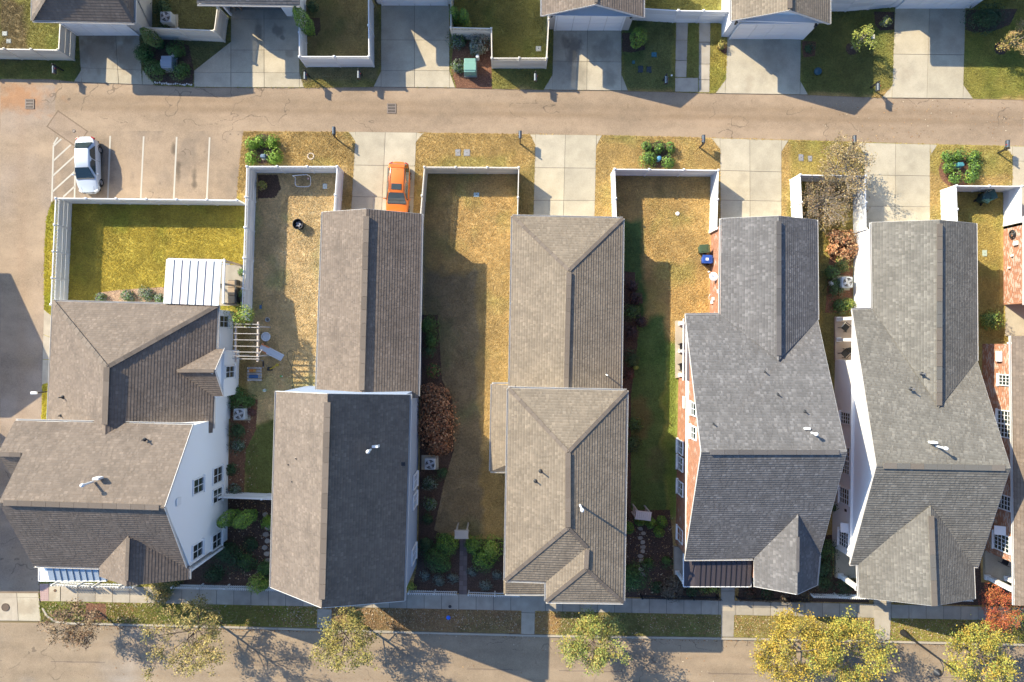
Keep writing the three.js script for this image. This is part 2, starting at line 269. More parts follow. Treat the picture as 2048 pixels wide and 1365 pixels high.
structure('verge', poly([[82, 1203], [120, 1200], [2200, 1235], ...kerbLine.slice(1).reverse().map(p => [p[0], p[1] - 3]), [140, 1244], [110, 1241], [92, 1228], [84, 1215]], 0.06, 0.09), M.turf);
covered.push([...alleyTop, ...alleyLow.slice().reverse(), [482, 300], [476, 360], [474, 405], [104, 402]], [[-420, 160], [-30, 158], [104, 158.2], [104, 402], [100, 412], [92, 440], [88, 520], [88, 640], [84, 800], [80, 900], [78, 1010], [78, 1250], [-420, 1250]], [[-420, 1241], ...kerbLine.map(p => [p[0], p[1] - 4]), [2200, 1700], [-420, 1700]]);

// kerb along the front street, in cast lengths
{
  const k = thing('kerb', 'pale concrete kerb along the north side of the front street', 'kerb');
  const path = [[86, 1216], [95, 1232], [112, 1243], [140, 1246.5], ...kerbLine.slice(1)];
  for (let i = 0; i + 1 < path.length; i++) { const a = path[i], b = path[i + 1], L = Math.hypot(b[0] - a[0], b[1] - a[1]), n = Math.max(1, Math.round(L / 75)); for (let j = 0; j < n; j++) { const p = mixc([...a, 0], [...b, 0], j / n), q = mixc([...a, 0], [...b, 0], (j + 1) / n - 0.6 / L); mesh('kerb_stone', bar(G(p[0], p[1], 0.045), G(q[0], q[1], 0.045), 0.15, 0.15), M.walk[(i + j) % 3], k); } }
  settle(k);
}
// concrete in slabs with tooled joints: quad corners NW, NE, SE, SW, split at fractions
const lerp2 = (a, b, t) => [a[0] + (b[0] - a[0]) * t, a[1] + (b[1] - a[1]) * t];
function paving(name, label, quad, us, vs, mats, extra = [], h = 0.055, kind = 'driveway') {
  const o = thing(name, label, kind), [nw, ne, se, sw] = quad, at = (u, v) => lerp2(lerp2(nw, ne, u), lerp2(sw, se, u), v);
  let k = Math.floor(rr(0, 4));
  const put = q => { const cx = q.reduce((s, p) => s + p[0], 0) / q.length, cy = q.reduce((s, p) => s + p[1], 0) / q.length; const s = q.map(p => { const d = Math.hypot(p[0] - cx, p[1] - cy), f = 1 - 0.55 / d; return [cx + (p[0] - cx) * f, cy + (p[1] - cy) * f]; }); mesh('slab', poly(s, h + rr(-0.004, 0.004), 0.1), mats[k++ % mats.length], o); covered.push(q); };
  const all = [quad, ...extra];
  for (const q of all) mesh('joint_filler', poly(q, h - 0.02, 0.06), M.joint, o);
  for (let j = 0; j + 1 < vs.length; j++) for (let i = 0; i + 1 < us.length; i++) put([at(us[i], vs[j]), at(us[i + 1], vs[j]), at(us[i + 1], vs[j + 1]), at(us[i], vs[j + 1])]);
  for (const q of extra) put(q);
  return settle(o);
}
const C = M.concrete;
paving('driveway', 'pale concrete driveway with the orange car on it', [[711, 264], [833, 265.5], [826, 447], [701, 444]], [0, 0.49, 1], [0, 0.37, 0.72, 1], C, [[[697, 264.3], [711, 264.3], [711, 283]], [[833, 266], [848, 266.5], [832, 284]]]);
paving('driveway', 'pale concrete driveway between the straw lawns, left of the five clipped shrubs', [[1071, 269], [1193, 270.5], [1189, 455], [1066, 455]], [0, 0.49, 1], [0, 0.36, 0.71, 1], C, [[[1060, 269], [1071, 269.2], [1071, 291]], [[1193, 270.8], [1204, 271], [1193, 292]]]);
paving('driveway', 'pale concrete driveway leading to the slate grey roofed house', [[1440, 277], [1563, 280.5], [1563, 458], [1441, 456]], [0, 0.485, 1], [0, 0.36, 0.69, 1], C, [[[1422, 276.4], [1440, 277], [1440, 299]], [[1563, 280.6], [1577, 281], [1563, 304]]]);
paving('driveway', 'pale concrete driveway under the shadow of the brown leaved tree', [[1729, 286], [1860, 289], [1860, 456], [1726, 455]], [0, 0.475, 1], [0, 0.38, 0.75, 1], C, [[[1712, 285.5], [1729, 286], [1729, 310]], [[1860, 289.2], [1875, 289.6], [1861, 311]]]);
paving('driveway', 'sliver of concrete driveway at the right edge below the alley', [[2025, 293], [2150, 296], [2150, 440], [2024, 440]], [0, 0.5, 1], [0, 0.2, 0.55, 1], C, [[[2008, 292.6], [2025, 293], [2025, 312]]]);
paving('driveway', 'brown stained concrete driveway below the hipped garage at top left', [[157, 66], [279, 70], [285, 169.6], [163, 165]], [0, 0.61, 1], [0, 0.71, 1], [C[1], C[3]], [[[148, 164], [163, 140], [163, 165]], [[285, 140], [310, 170.3], [285, 169.8]]]);
paving('driveway', 'concrete driveway in front of the open garage with splayed left side', [[462, 20], [598, 20], [599, 175.5], [462, 175]], [0, 0.485, 1], [0, 0.12, 0.52, 0.81, 1], [C[0], C[1], C[2]], [[[388, 142], [462, 84], [462, 146], [388, 145.5]], [[388, 145.5], [462, 146], [462, 175], [388, 174.5]], [[599, 146], [608, 175.6], [599, 175.5]]]);
paving('driveway', 'concrete driveway striped by a fence shadow, right of the white fenced yard', [[762, 8], [899, 8], [899, 175.6], [762, 174.4]], [0, 0.49, 1], [0, 0.435, 0.8, 1], C, [[[747, 174], [762, 143], [762, 174.3]], [[899, 143], [910, 176], [899, 175.7]]]);
paving('driveway', 'oil stained concrete driveway below the gabled garage in the top middle', [[1107, 52], [1243, 55], [1243, 181.6], [1104, 180.2]], [0, 0.5, 1], [0, 0.55, 1], [C[1], C[3], C[0]], [[[1087, 179.8], [1105, 150], [1104.5, 180.1]], [[1243, 150], [1256, 182], [1243, 181.7]]]);
paving('driveway', 'plain concrete driveway below the white gabled garage at upper right', [[1455, 66], [1602, 70], [1600, 189.5], [1450, 187.6]], [0, 1], [0, 1], [C[0]], [[[1431, 186.9], [1451, 160], [1450, 187.5]], [[1601, 163], [1616, 190], [1600, 189.6]]]);
paving('driveway', 'wide concrete driveway at the upper right corner beside the young tree', [[1790, 14], [1931, 16], [1926, 197.6], [1784, 196.2]], [0, 0.49, 1], [0, 0.52, 1], C, [[[1763, 195.8], [1785, 171], [1784, 196]], [[1927, 171], [1946, 198], [1926, 197.7]]]);
const W4 = M.walk;
paving('twin_path', 'left strip of the pair of concrete wheel paths through the grass', [[1352, 44], [1376, 44], [1373, 155], [1350, 155]], [0, 1], [0, 0.33, 0.7, 1], W4, [], 0.05, 'path');
paving('twin_path', 'right strip of the concrete wheel paths with the foot joining both', [[1398, 44], [1421, 44], [1419, 185.5], [1397, 185]], [0, 1], [0, 0.29, 0.6, 0.82, 1], W4, [[[1350, 156], [1396.5, 156], [1396.5, 184.8], [1350, 184]]], 0.05, 'path');
{
  const o = thing('sidewalk', 'long concrete sidewalk of square slabs along the front gardens', 'sidewalk'), y0 = x => 1170 + (x - 120) * 0.0236, y1 = x => 1202.5 + (x - 120) * 0.0203;
  mesh('joint_filler', poly([[122, y0(122)], [2140, y0(2140)], [2140, y1(2140)], [122, y1(122)]], 0.07, 0.05), M.joint, o);
  covered.push([[80, 1166], [2140, y0(2140)], [2140, y1(2140)], [80, 1203]]);
  for (let x = 122, i = 0; x < 2130; x += 34.6, i++) mesh('slab', poly([[x + 0.5, y0(x)], [x + 34.1, y0(x + 34.6)], [x + 34, y1(x + 34.6)], [x + 0.3, y1(x)]], 0.09 + rr(-0.005, 0.005), 0.08), W4[Math.floor(rr(0, 4))], o);
  settle(o);
}
paving('front_path', 'short front path slab across the verge beside the first brown tree', [[635, 1217], [664, 1218], [664, 1257], [634, 1256]], [0, 1], [0, 1], [W4[1]], [], 0.1, 'path');
paving('front_path', 'front path crossing the verge near the blue lid', [[1043, 1182], [1071, 1183], [1069, 1269], [1042, 1268]], [0, 1], [0, 0.16, 0.5, 1], W4, [], 0.1, 'path');
paving('front_path', 'front path below the dark metal porch roof', [[1441, 1150], [1470, 1150], [1467, 1274], [1442, 1273.5]], [0, 1], [0, 0.26, 0.47, 0.58, 1], W4, [], 0.1, 'path');
paving('front_path', 'front path beside the street lamp at lower right', [[1745, 1165], [1784, 1166], [1779, 1280], [1749, 1279]], [0, 1], [0, 0.36, 0.48, 1], W4, [], 0.1, 'path');
paving('corner_apron', 'concrete corner apron with a manhole at lower left', [[-60, 1186.5], [77, 1187], [82, 1243], [-60, 1241]], [0, 0.68, 1], [0, 0.15, 1], [C[0], W4[2]], [], 0.03, 'apron');
paving('kerb_ramp', 'sidewalk ramp slabs with a pinkish tactile panel at the corner', [[99, 1166], [121, 1167], [121, 1203], [98, 1203]], [0, 1], [0, 1], [C[0]], [], 0.092, 'ramp');
{ const o = thing('tactile_panel', 'pinkish tactile paving panel at the sidewalk corner', 'panel'); mesh('panel', poly([[80, 1168], [98, 1168], [98, 1202], [82, 1202]], 0.09, 0.08), std([0.4, 0.29, 0.26], 0.9), o); for (let i = 0; i < 5; i++) for (let j = 0; j < 8; j++) mesh('dome', cyl(0.04, 0.03, 0.02, 8).translate((83 + i * 3.2 - CX) / UNIT, 0.098, (1171 + j * 4 - CY) / UNIT), std([0.43, 0.28, 0.27], 0.9), o); settle(o); covered.push([[78, 1164], [123, 1164], [123, 1204], [80, 1204]]); }
paving('side_walk_slab', 'triangular pale walk at the left wall of the brown hipped house', [[88, 620], [105, 633], [101, 765], [84, 770]], [0, 1], [0, 0.33, 0.66, 1], [W4[2], W4[0]], [], 0.05, 'path');
{ const s = thing('paving_edge', 'dry concrete pad on the patio of the brick house at right', 'pad'); mesh('slab', poly([[2010, 606], [2120, 606], [2120, 672], [2010, 672]], 0.06, 0.1), C[0], s); settle(s); covered.push([[2010, 606], [2120, 606], [2120, 672], [2010, 672]]); }

// painted stall lines
const stripe = (label, a, b, w = 3.2) => { const m = mesh(numbered('painted_line'), bar(G(a[0], a[1], 0.009), G(b[0], b[1], 0.009), w / UNIT, 0.006), M.paint); tag(m, label, 'line marking', 'parking lot markings'); };
stripe('white stall line half under the shadow of the white car', [220, 272], [215, 399]);
stripe('first white stall line right of the white car\'s shadow', [287, 273], [281, 400]);
stripe('second white stall line right of the white car\'s shadow', [353, 274], [347, 401]);
stripe('last white stall line, nearest the round shrubs', [419, 275], [413, 402]);
stripe('long left border line of the hatched no parking zone', [106.5, 290], [103, 405]);
stripe('right border line of the hatched zone beside the white car', [151, 298], [148.5, 397]);
stripe('curled top end of the hatched zone\'s left border', [106.5, 289], [115, 275]);
stripe('topmost short diagonal of the hatched zone', [107, 292], [122, 278]);
stripe('second diagonal from the top of the hatched zone', [106, 322], [141, 290]);
stripe('third diagonal from the top of the hatched zone', [105, 352], [150, 311]);
stripe('fourth diagonal from the top of the hatched zone', [104, 384], [149.5, 343]);
stripe('lowest diagonal of the hatched zone at the fence', [126, 394], [149, 373]);
// drains and covers
function grate(label, gx, gy) {
  const o = thing('storm_drain', label, 'drain'), c = G(gx, gy, 0);
  mesh('frame', mergeGeometries([box(0.72, 0.05, 0.07, c.x, 0.015, c.z - 0.36), box(0.72, 0.05, 0.07, c.x, 0.015, c.z + 0.36), box(0.07, 0.05, 0.65, c.x - 0.33, 0.015, c.z), box(0.07, 0.05, 0.65, c.x + 0.33, 0.015, c.z)]), std([0.2, 0.16, 0.13], 0.8), o);
  mesh('pit', box(0.6, 0.01, 0.65, c.x, 0.004, c.z), M.black, o);
  for (let i = 0; i < 7; i++) mesh('bar', box(0.035, 0.03, 0.65, c.x - 0.27 + i * 0.09, 0.025, c.z), std([0.22, 0.18, 0.15], 0.7, { metalness: 0.3 }), o);
  for (const z of [-0.12, 0.12]) mesh('cross_bar', box(0.6, 0.034, 0.05, c.x, 0.026, c.z + z), std([0.24, 0.2, 0.17], 0.7, { metalness: 0.3 }), o);
  settle(o);
}
grate('iron storm drain grate amid red clay stain at the left corner', 59, 208);
grate('iron storm drain grate in the middle of the alley', 783, 217);
function cover(name, label, gx, gy, r, color, h = 0.012) { const o = thing(name, label, 'cover'), c = G(gx, gy, h); mesh('rim', new THREE.TorusGeometry(r, 0.025, 6, 28).rotateX(Math.PI / 2).translate(c.x, h, c.z), std(color.map(v => v * 0.7), 0.7), o); mesh('lid', cyl(r, r, 0.02, 28, c.x, h, c.z), std(color, 0.75), o); settle(o); }
cover('manhole_cover', 'round brown manhole cover in the lower left apron', 11, 1215, 0.3, [0.12, 0.085, 0.06], 0.045);
cover('manhole_cover', 'small round cover in the asphalt above the white car', 147, 262, 0.11, [0.25, 0.2, 0.16], 0.014);
cover('valve_cover', 'small rusty round cover in the sidewalk corner slab', 111, 1181, 0.09, [0.16, 0.09, 0.05], 0.1);
cover('valve_cover', 'small dark round cover in the sidewalk near the blue lid', 900, 1213, 0.1, [0.06, 0.055, 0.055], 0.105);

// ---------------------------------------------------------------- houses
class House {
  constructor(name, label, roofKey, wallMat) { this.o = thing(name, label, 'house', undefined); this.roofKey = roofKey; this.wallMat = wallMat; this.roof = partGroup('roof', this.o); }
  centre(gx, gy) { this.c = G(gx, gy, 0); return this; }
  slope(...pts) { mesh('roof_slope', slab(pts.map(p => Q(...p)), 0.16), M['roof' + this.roofKey], this.roof); return this; }
  slopeG(...pts) { mesh('roof_slope', slab(pts.map(p => G(...p)), 0.14), M['roof' + this.roofKey], this.roof); return this; }
  // raised ridge vent under cap shingles
  ridge(a, b, w = 0.34, tall = 0.1, from = 0.02, to = 0.98) {
    const t = 0.5 * tall, A = Q(...a), B = Q(...b), L = A.distanceTo(B) * (to - from), n = Math.max(1, Math.round(L / 0.95)), m = M['cap' + this.roofKey];
    for (let i = 0; i < n; i++) { const p = A.clone().lerp(B, from + (to - from) * i / n), q = A.clone().lerp(B, from + (to - from) * (i + 1) / n - 0.0015); p.y += 0.005; q.y += 0.005; const g = bar(p, q, w, t); mesh('ridge_cap', g, m[Math.floor(hash(i, n, 77) * 3)], this.roof); }
    return this;
  }
  // low cap shingles bent over a hip or plain ridge, in overlapping lengths
  hip(a, b, w = 0.26) { const A = Q(...a), B = Q(...b), n = Math.max(1, Math.round(A.distanceTo(B) / 0.6)), m = M['cap' + this.roofKey]; for (let i = 0; i < n; i++) { const p = A.clone().lerp(B, i / n), q = A.clone().lerp(B, (i + 1) / n - 0.002); p.y -= 0.01; q.y += 0.005; mesh('hip_cap', bar(p, q, w, 0.04), m[Math.floor(hash(i, n, 78) * 3)], this.roof); } return this; }
  soffit(...pts) { mesh('soffit', slab(pts.map(p => { const q = Q(...p); q.y -= 0.19; return q; }), 0.03), M.white, this.roof); return this; }
  gutter(a, b) { const A = Q(...a), B = Q(...b), d = B.clone().sub(A).setY(0).normalize(); A.y -= 0.1; B.y -= 0.1; const mid = A.clone().add(B).multiplyScalar(0.5), nx = V(d.z, 0, -d.x); if (this.c && nx.dot(mid.clone().sub(this.c)) < 0) nx.negate(); for (const p of [A, B]) p.addScaledVector(nx, 0.055); 
    mesh('gutter', mergeGeometries([bar(A.clone().addScaledVector(nx, 0.055), B.clone().addScaledVector(nx, 0.055), 0.014, 0.13), bar(A.clone().addScaledVector(nx, -0.045), B.clone().addScaledVector(nx, -0.045), 0.012, 0.13), bar(A.clone().setY(A.y - 0.06), B.clone().setY(B.y - 0.06), 0.11, 0.012)]), M.gutter, this.roof);
    return this; }
  rake(a, b) { const A = Q(...a), B = Q(...b); A.y -= 0.1; B.y -= 0.1; mesh('rake_board', bar(A, B, 0.035, 0.17), M.gutter, this.roof); return this; }
  wall(pts, mat = this.wallMat, base = 0) {
    const P = [...pts.map(p => G(...p))], a = P[0].clone().setY(base), b = P[P.length - 1].clone().setY(base), d = b.clone().sub(a).normalize(), out = V(d.z, 0, -d.x), mid = a.clone().add(b).multiplyScalar(0.5);
    if (out.dot(mid.clone().sub(this.c)) < 0) out.negate();
    mesh('wall', slab([a, ...P, b], 0.16, out), mat, this.o); return this;
  }
  // four walls of a rectangle (corner list), all to height h
  room(corners, h, mat, skip = []) { corners.forEach((p, i) => { if (!skip.includes(i)) { const q = corners[(i + 1) % corners.length]; this.wall([[...p, h], [...q, h]], mat); } }); covered.push(corners); return this; }
  // window on a wall running along a plan direction; (gx, gy) middle of its sill line, dir = outward normal in plan
  window(gx, gy, dir, w, h0, h1, cols = 2, rows = 2, trim = M.white) {
    const g = partGroup('window', this.o), out = V(dir[0], 0, dir[1]), al = V(-dir[1], 0, dir[0]), c = G(gx, gy, (h0 + h1) / 2), H = h1 - h0, at = (a, y, o) => c.clone().addScaledVector(al, a).addScaledVector(out, o).setY(c.y + y);
    const B = (a0, y0, a1, y1, wd, tk, o) => bar(at(a0, y0, o), at(a1, y1, o), wd, tk);
    const bars = [];
    for (const s of [-1, 1]) { bars.push(bar(at(s * (w / 2 + 0.04), -H / 2 - 0.04, 0.05), at(s * (w / 2 + 0.04), H / 2 + 0.08, 0.05), 0.08, 0.1)); bars.push(B(-w / 2 - 0.08, s * (H / 2 + 0.05), w / 2 + 0.08, s * (H / 2 + 0.05), 0.1, 0.1, 0.045)); }
    mesh('frame', mergeGeometries(bars), trim, g);
    mesh('sill', B(-w / 2 - 0.14, -H / 2 - 0.1, w / 2 + 0.14, -H / 2 - 0.1, 0.2, 0.06, 0.07), trim, g);
    for (let i = 0; i < cols; i++) for (let j = 0; j < rows; j++) { const a0 = -w / 2 + w * i / cols, a1 = a0 + w / cols, y0 = -H / 2 + H * j / rows, y1 = y0 + H / rows; mesh('pane', slab([at(a0 + 0.02, y0 + 0.02, 0.04), at(a1 - 0.02, y0 + 0.02, 0.04), at(a1 - 0.02, y1 - 0.02, 0.04), at(a0 + 0.02, y1 - 0.02, 0.04)], 0.012, out), M.glass, g); }
    for (let i = 1; i < cols; i++) mesh('muntin', bar(at(-w / 2 + w * i / cols, -H / 2, 0.048), at(-w / 2 + w * i / cols, H / 2, 0.048), 0.035, 0.045), trim, g);
    for (let j = 1; j < rows; j++) mesh('muntin', B(-w / 2, -H / 2 + H * j / rows, w / 2, -H / 2 + H * j / rows, 0.037, 0.045, 0.047), trim, g);
    mesh('back', slab([at(-w / 2, -H / 2, 0.012), at(w / 2, -H / 2, 0.012), at(w / 2, H / 2, 0.012), at(-w / 2, H / 2, 0.012)], 0.008, out), M.dark, g);
    return this;
  }
  garageDoor(gx, gy, w, h, dir = [0, 1], mat = M.white) { const g = partGroup('garage_door', this.o), c = G(gx, gy, 0), z = dir[1]; for (let r = 0; r < 4; r++) for (let k = 0; k < 4; k++) mesh('panel', rbox(w / 4 - 0.03, h / 4 - 0.02, 0.05, 0.015, c.x - w / 2 + w / 4 * (k + 0.5), h / 4 * (r + 0.5), c.z + z * 0.05), mat, g); mesh('door_frame', mergeGeometries([box(0.14, h + 0.1, 0.1, c.x - w / 2 - 0.08, h / 2 + 0.05, c.z + z * 0.05), box(0.14, h + 0.1, 0.1, c.x + w / 2 + 0.08, h / 2 + 0.05, c.z + z * 0.05), box(w + 0.3, 0.14, 0.105, c.x, h + 0.12, c.z + z * 0.052)]), M.white, g); return this; }
  sconce(gx, gy, h, z = 1) { const c = G(gx, gy, h); const g = partGroup('wall_lantern', this.o); mesh('bracket', box(0.08, 0.2, 0.1, c.x, h + 0.1, c.z + z * 0.05), M.black, g); mesh('lantern', new THREE.CylinderGeometry(0.12, 0.07, 0.32, 6).translate(c.x, h, c.z + z * 0.17), M.black, g); return this; }
  pipe(px, py, h, up = 0.35, r = 0.045, mat = M.dark) { const c = Q(px, py, h); const g = partGroup('vent_pipe', this.roof); mesh('pipe', cyl(r, r, up + 0.3, 10, c.x, h + up / 2 - 0.15, c.z), mat, g); mesh('flashing', new THREE.CylinderGeometry(r + 0.02, r + 0.1, 0.1, 12).translate(c.x, h + 0.0, c.z), M.dark, g); return this; }
  flue(px, py, h, up = 0.95, side = [-0.9, -0.3], plate = true) {
    const c = Q(px, py, h), g = partGroup('flue', this.roof);
    mesh('stack', cyl(0.07, 0.07, up + 0.3, 14, c.x, h + up / 2 - 0.15, c.z), M.white, g); mesh('cap', cyl(0.13, 0.1, 0.1, 16, c.x, h + up + 0.02, c.z), M.white, g); mesh('dome', new THREE.SphereGeometry(0.13, 16, 8, 0, 6.3, 0, 1.57).translate(c.x, h + up + 0.07, c.z), M.white, g);
    if (plate) mesh('flashing_box', rbox(0.42, 0.6, 0.15, 0.02, c.x + side[0] * 0.38, h - 0.2, c.z + side[1] * 0.8), M.white, g); return this;
  }
  done() { this.o.position.set(0, 0, 0); return settle(this.o); }
}
const col = (h, gx, gy, base, top, w = 0.22) => { const c = G(gx, gy, 0), g = partGroup('column', h.o); mesh('shaft', box(w, top - base, w, c.x, (top + base) / 2, c.z), M.white, g); mesh('plinth', box(w + 0.1, 0.2, w + 0.1, c.x, base + 0.1, c.z), M.white, g); mesh('capital', box(w + 0.08, 0.12, w + 0.08, c.x, top - 0.06, c.z), M.white, g); };

// ---- the white gabled house at the left corner
let h = new House('white_house', 'white two storey house with brown shingle roof at the left street corner', 'Brown', M.plainWall).centre(318, 860);
h.slope([105, 603, 3.5], [435, 611, 3.5], [213, 735, 7.1]).slope([105, 603, 3.5], [213, 735, 7.1], [209, 885, 7.1], [94, 852, 3.5]).slope([435, 611, 3.5], [425, 866, 3.5], [209, 885, 7.1], [213, 735, 7.1]);
h.soffit([107, 605, 3.5], [433, 613, 3.5], [424, 858, 3.5], [96, 846, 3.5]).soffit([31, 844, 6.5], [380, 852, 6.5], [370, 1138, 6.5], [70, 1130, 6.5]).soffit([430, 700, 3.55], [446, 700, 3.55], [444, 791, 3.55], [424, 791, 3.55]).soffit([200, 1132, 6.55], [200, 1152, 6.55], [375, 1158, 6.55], [375, 1138, 6.55]);
h.hip([105, 603, 3.5], [213, 735, 7.1], 0.3).hip([435, 611, 3.5], [213, 735, 7.1], 0.3).ridge([213, 735, 7.1], [209, 850, 7.1], 0.4, 0.1, 0, 1);
h.slope([352, 742, 4.95], [429, 742, 4.95], [448, 698, 3.55], [433, 698, 3.55]).slope([352, 742, 4.95], [429, 742, 4.95], [446, 793, 3.55], [426, 793, 3.55]).ridge([352, 742, 4.95], [429, 742, 4.95], 0.26, 0.06);
h.slope([-4, 1006, 10.3], [328, 1016, 10.3], [385, 850, 6.5], [29, 842, 6.5], [-7, 909, 8.15], [44, 909, 8.15]).slope([-7, 909, 8.15], [44, 909, 8.15], [78, 963, 6.5], [29, 962, 6.5]).ridge([-7, 909, 8.15], [42, 910, 8.15], 0.3, 0.07);
h.slope([-4, 1006, 10.3], [328, 1016, 10.3], [374, 1141, 6.5], [66, 1133, 6.5]).ridge([-4, 1006, 10.3], [328, 1016, 10.3], 0.36, 0.09, 0.03, 0.97);
h.slope([256, 1066, 8.6], [252, 1173, 8.6], [198, 1154, 6.55], [198, 1130, 6.55]).slope([256, 1066, 8.6], [252, 1173, 8.6], [377, 1160, 6.55], [377, 1136, 6.55]).ridge([256, 1066, 8.6], [252, 1173, 8.6], 0.24, 0.06, 0.1, 0.9);
h.gutter([105, 603, 3.5], [435, 611, 3.5]).gutter([105, 603, 3.5], [94, 852, 3.5]).gutter([435, 611, 3.5], [433, 697, 3.5]).gutter([426, 795, 3.5], [425, 858, 3.5]).gutter([29, 842, 6.5], [385, 850, 6.5]).gutter([66, 1133, 6.5], [196, 1137, 6.5]).gutter([377, 1136, 6.55], [377, 1160, 6.55]);
h.rake([385, 850, 6.5], [328, 1016, 10.3]).rake([374, 1141, 6.5], [328, 1016, 10.3]).rake([448, 698, 3.55], [429, 742, 4.95]).rake([446, 793, 3.55], [429, 742, 4.95]);
h.wall([[172, 618, 3.45], [467, 623, 3.45]]).wall([[172, 618, 3.45], [168, 838, 3.45]]).wall([[467, 623, 3.45], [465, 700, 3.45]]).wall([[462, 785, 3.45], [460, 838, 3.45]]);
h.wall([[465, 700, 3.45], [479, 701, 3.45]]).wall([[479, 701, 3.45], [478, 742, 4.8], [477, 784, 3.45]]).wall([[477, 784, 3.45], [462, 784, 3.45]]);
h.wall([[457.5, 832, 6.5], [456.5, 952, 10.0], [455, 1080, 6.4]]).wall([[205, 830, 6.4], [457.5, 832, 6.4]]).wall([[205, 830, 6.4], [203, 950, 9.9], [199, 1076, 6.3]]).wall([[199, 1076, 6.3], [296, 1080, 6.3]]).wall([[300, 1090, 6.5], [375, 1090, 8.3], [455, 1092, 6.5]]);
h.wall([[150, 830, 6.4], [150, 876, 7.9], [150, 924, 6.4]]).wall([[150, 924, 6.4], [192, 924, 6.4]]).wall([[150, 830, 6.4], [196, 830, 6.4]]);
covered.push([[165, 612], [480, 620], [455, 1095], [150, 1090], [150, 830]]);
h.window(467, 645, [1, 0.018], 0.82, 1.2, 2.75).window(478.5, 742, [1, 0.018], 0.82, 1.2, 2.75).window(456.8, 943.5, [1, 0.018], 1.0, 4.6, 6.1).window(455.4, 1060, [1, 0.018], 1.0, 4.6, 6.1).window(457, 940, [1, 0.018], 1.15, 1.35, 2.9).window(456.5, 979, [1, 0.018], 1.0, 1.35, 2.9).window(455.2, 1066, [1, 0.018], 1.05, 1.35, 2.9);
{ const c = G(457, 955, 8.3); mesh('gable_vent', rbox(0.08, 0.62, 0.5, 0.02, c.x + 0.05, 8.3, c.z), M.white, h.o); }
// porch: standing seam roof on two storey columns
{
  const pr = partGroup('porch_roof', h.o), e = 1110, w = 1078, x0 = 180, x1 = 300;
  for (let i = 0; i < 9; i++) { const a = x0 + 18 + (x1 - x0 - 18) * i / 9, b = x0 + 18 + (x1 - x0 - 18) * (i + 1) / 9; mesh('metal_panel', slab([G(a, w, 6.28), G(b - 0.4, w, 6.28), G(b - 0.4, e, 5.9), G(a, e, 5.9)], 0.05), M.metalBlue, pr); mesh('seam', bar(G(b - 0.2, w, 6.31), G(b - 0.2, e, 5.93), 0.035, 0.06), M.metalBlue, pr); }
  mesh('metal_panel', slab([G(x0 + 18, w, 6.28), G(x0 + 18, e, 5.9), G(x0, e, 5.88), G(x0, w, 5.9)], 0.05), M.white, pr); mesh('fascia', bar(G(x0 - 1, e + 1, 5.82), G(x1, e + 1, 5.82), 0.06, 0.2), M.white, pr); mesh('fascia', bar(G(x0 - 1, w, 5.82), G(x0 - 1, e + 1, 5.82), 0.062, 0.2), M.white, pr);
  for (const x of [184, 222, 260, 296]) col(h, x, 1106, 0.2, 5.8, 0.24);
  mesh('porch_floor', poly([[178, 1084], [302, 1086], [302, 1112], [178, 1111]], 0.35, 0.35), M.walk[1], h.o); covered.push([[178, 1080], [302, 1080], [302, 1112], [178, 1112]]);
}
h.pipe(124, 795, 4.6, 0.4).pipe(121, 832, 4.4, 0.3).pipe(288, 880, 7.6, 0.3).flue(180, 966, 9.7, 0.8, [1.0, -0.32]);
h.done();

// ---- blue sided house with the long gables
h = new House('blue_house', 'blue sided house with two long gable roofs beside the orange car', 'Brown', M.blueWall).centre(740, 800);
h.slope([733, 418, 5.6], [723, 790, 5.6], [632, 790, 3.68], [645, 424, 3.68]).slope([733, 418, 5.6], [723, 790, 5.6], [836, 797, 3.68], [843, 428, 3.68]).ridge([733, 418, 5.6], [723, 785, 5.6], 0.4, 0.14, 0.04, 0.99);
h.slope([655, 788, 11.4], [643, 1217, 11.4], [541, 1176, 7.5], [552, 783, 7.5]).slope([655, 788, 11.4], [643, 1217, 11.4], [808, 1203, 7.5], [820, 790, 7.5]).ridge([655, 788, 11.4], [643, 1217, 11.4], 0.4, 0.12, 0.04, 0.96);
h.soffit([647, 427, 3.68], [841, 430, 3.68], [834, 792, 3.68], [634, 786, 3.68]).soffit([554, 786, 7.5], [818, 793, 7.5], [806, 1198, 7.5], [543, 1174, 7.5]);
h.gutter([645, 424, 3.68], [632, 785, 3.68]).gutter([843, 428, 3.68], [836, 793, 3.68]).gutter([552, 783, 7.5], [541, 1176, 7.5]).gutter([820, 790, 7.5], [808, 1203, 7.5]);
h.rake([645, 424, 3.68], [733, 418, 5.6]).rake([843, 428, 3.68], [733, 418, 5.6]).rake([552, 783, 7.5], [655, 788, 11.4]).rake([820, 790, 7.5], [655, 788, 11.4]).rake([541, 1176, 7.5], [643, 1217, 11.4]).rake([808, 1203, 7.5], [643, 1217, 11.4]);
h.wall([[678, 452, 3.6], [763, 453, 5.45], [847, 454, 3.6]], M.blueWall).wall([[847, 454, 3.6], [842, 775, 3.6]]).wall([[678, 452, 3.6], [670, 775, 3.6]]);
h.wall([[615, 772, 7.4], [728, 774, 11.2], [838, 776, 7.4]]).wall([[838, 776, 7.4], [833, 1129, 7.4]]).wall([[615, 772, 7.4], [610, 1108, 7.4]]).wall([[610, 1104, 7.4], [722, 1106, 11.2], [833, 1129, 7.4]]);
covered.push([[668, 450], [852, 450], [842, 780], [836, 1135], [606, 1110], [612, 770], [670, 770]]);
h.window(836.4, 952, [1, 0.016], 0.95, 1.1, 2.8, 2, 3).window(835.6, 990, [1, 0.016], 0.95, 1.1, 2.8, 2, 3).window(833.6, 1094, [1, 0.016], 1.05, 1.0, 2.9, 2, 4);
h.garageDoor(763, 451, 4.9, 2.3, [0, -1]);
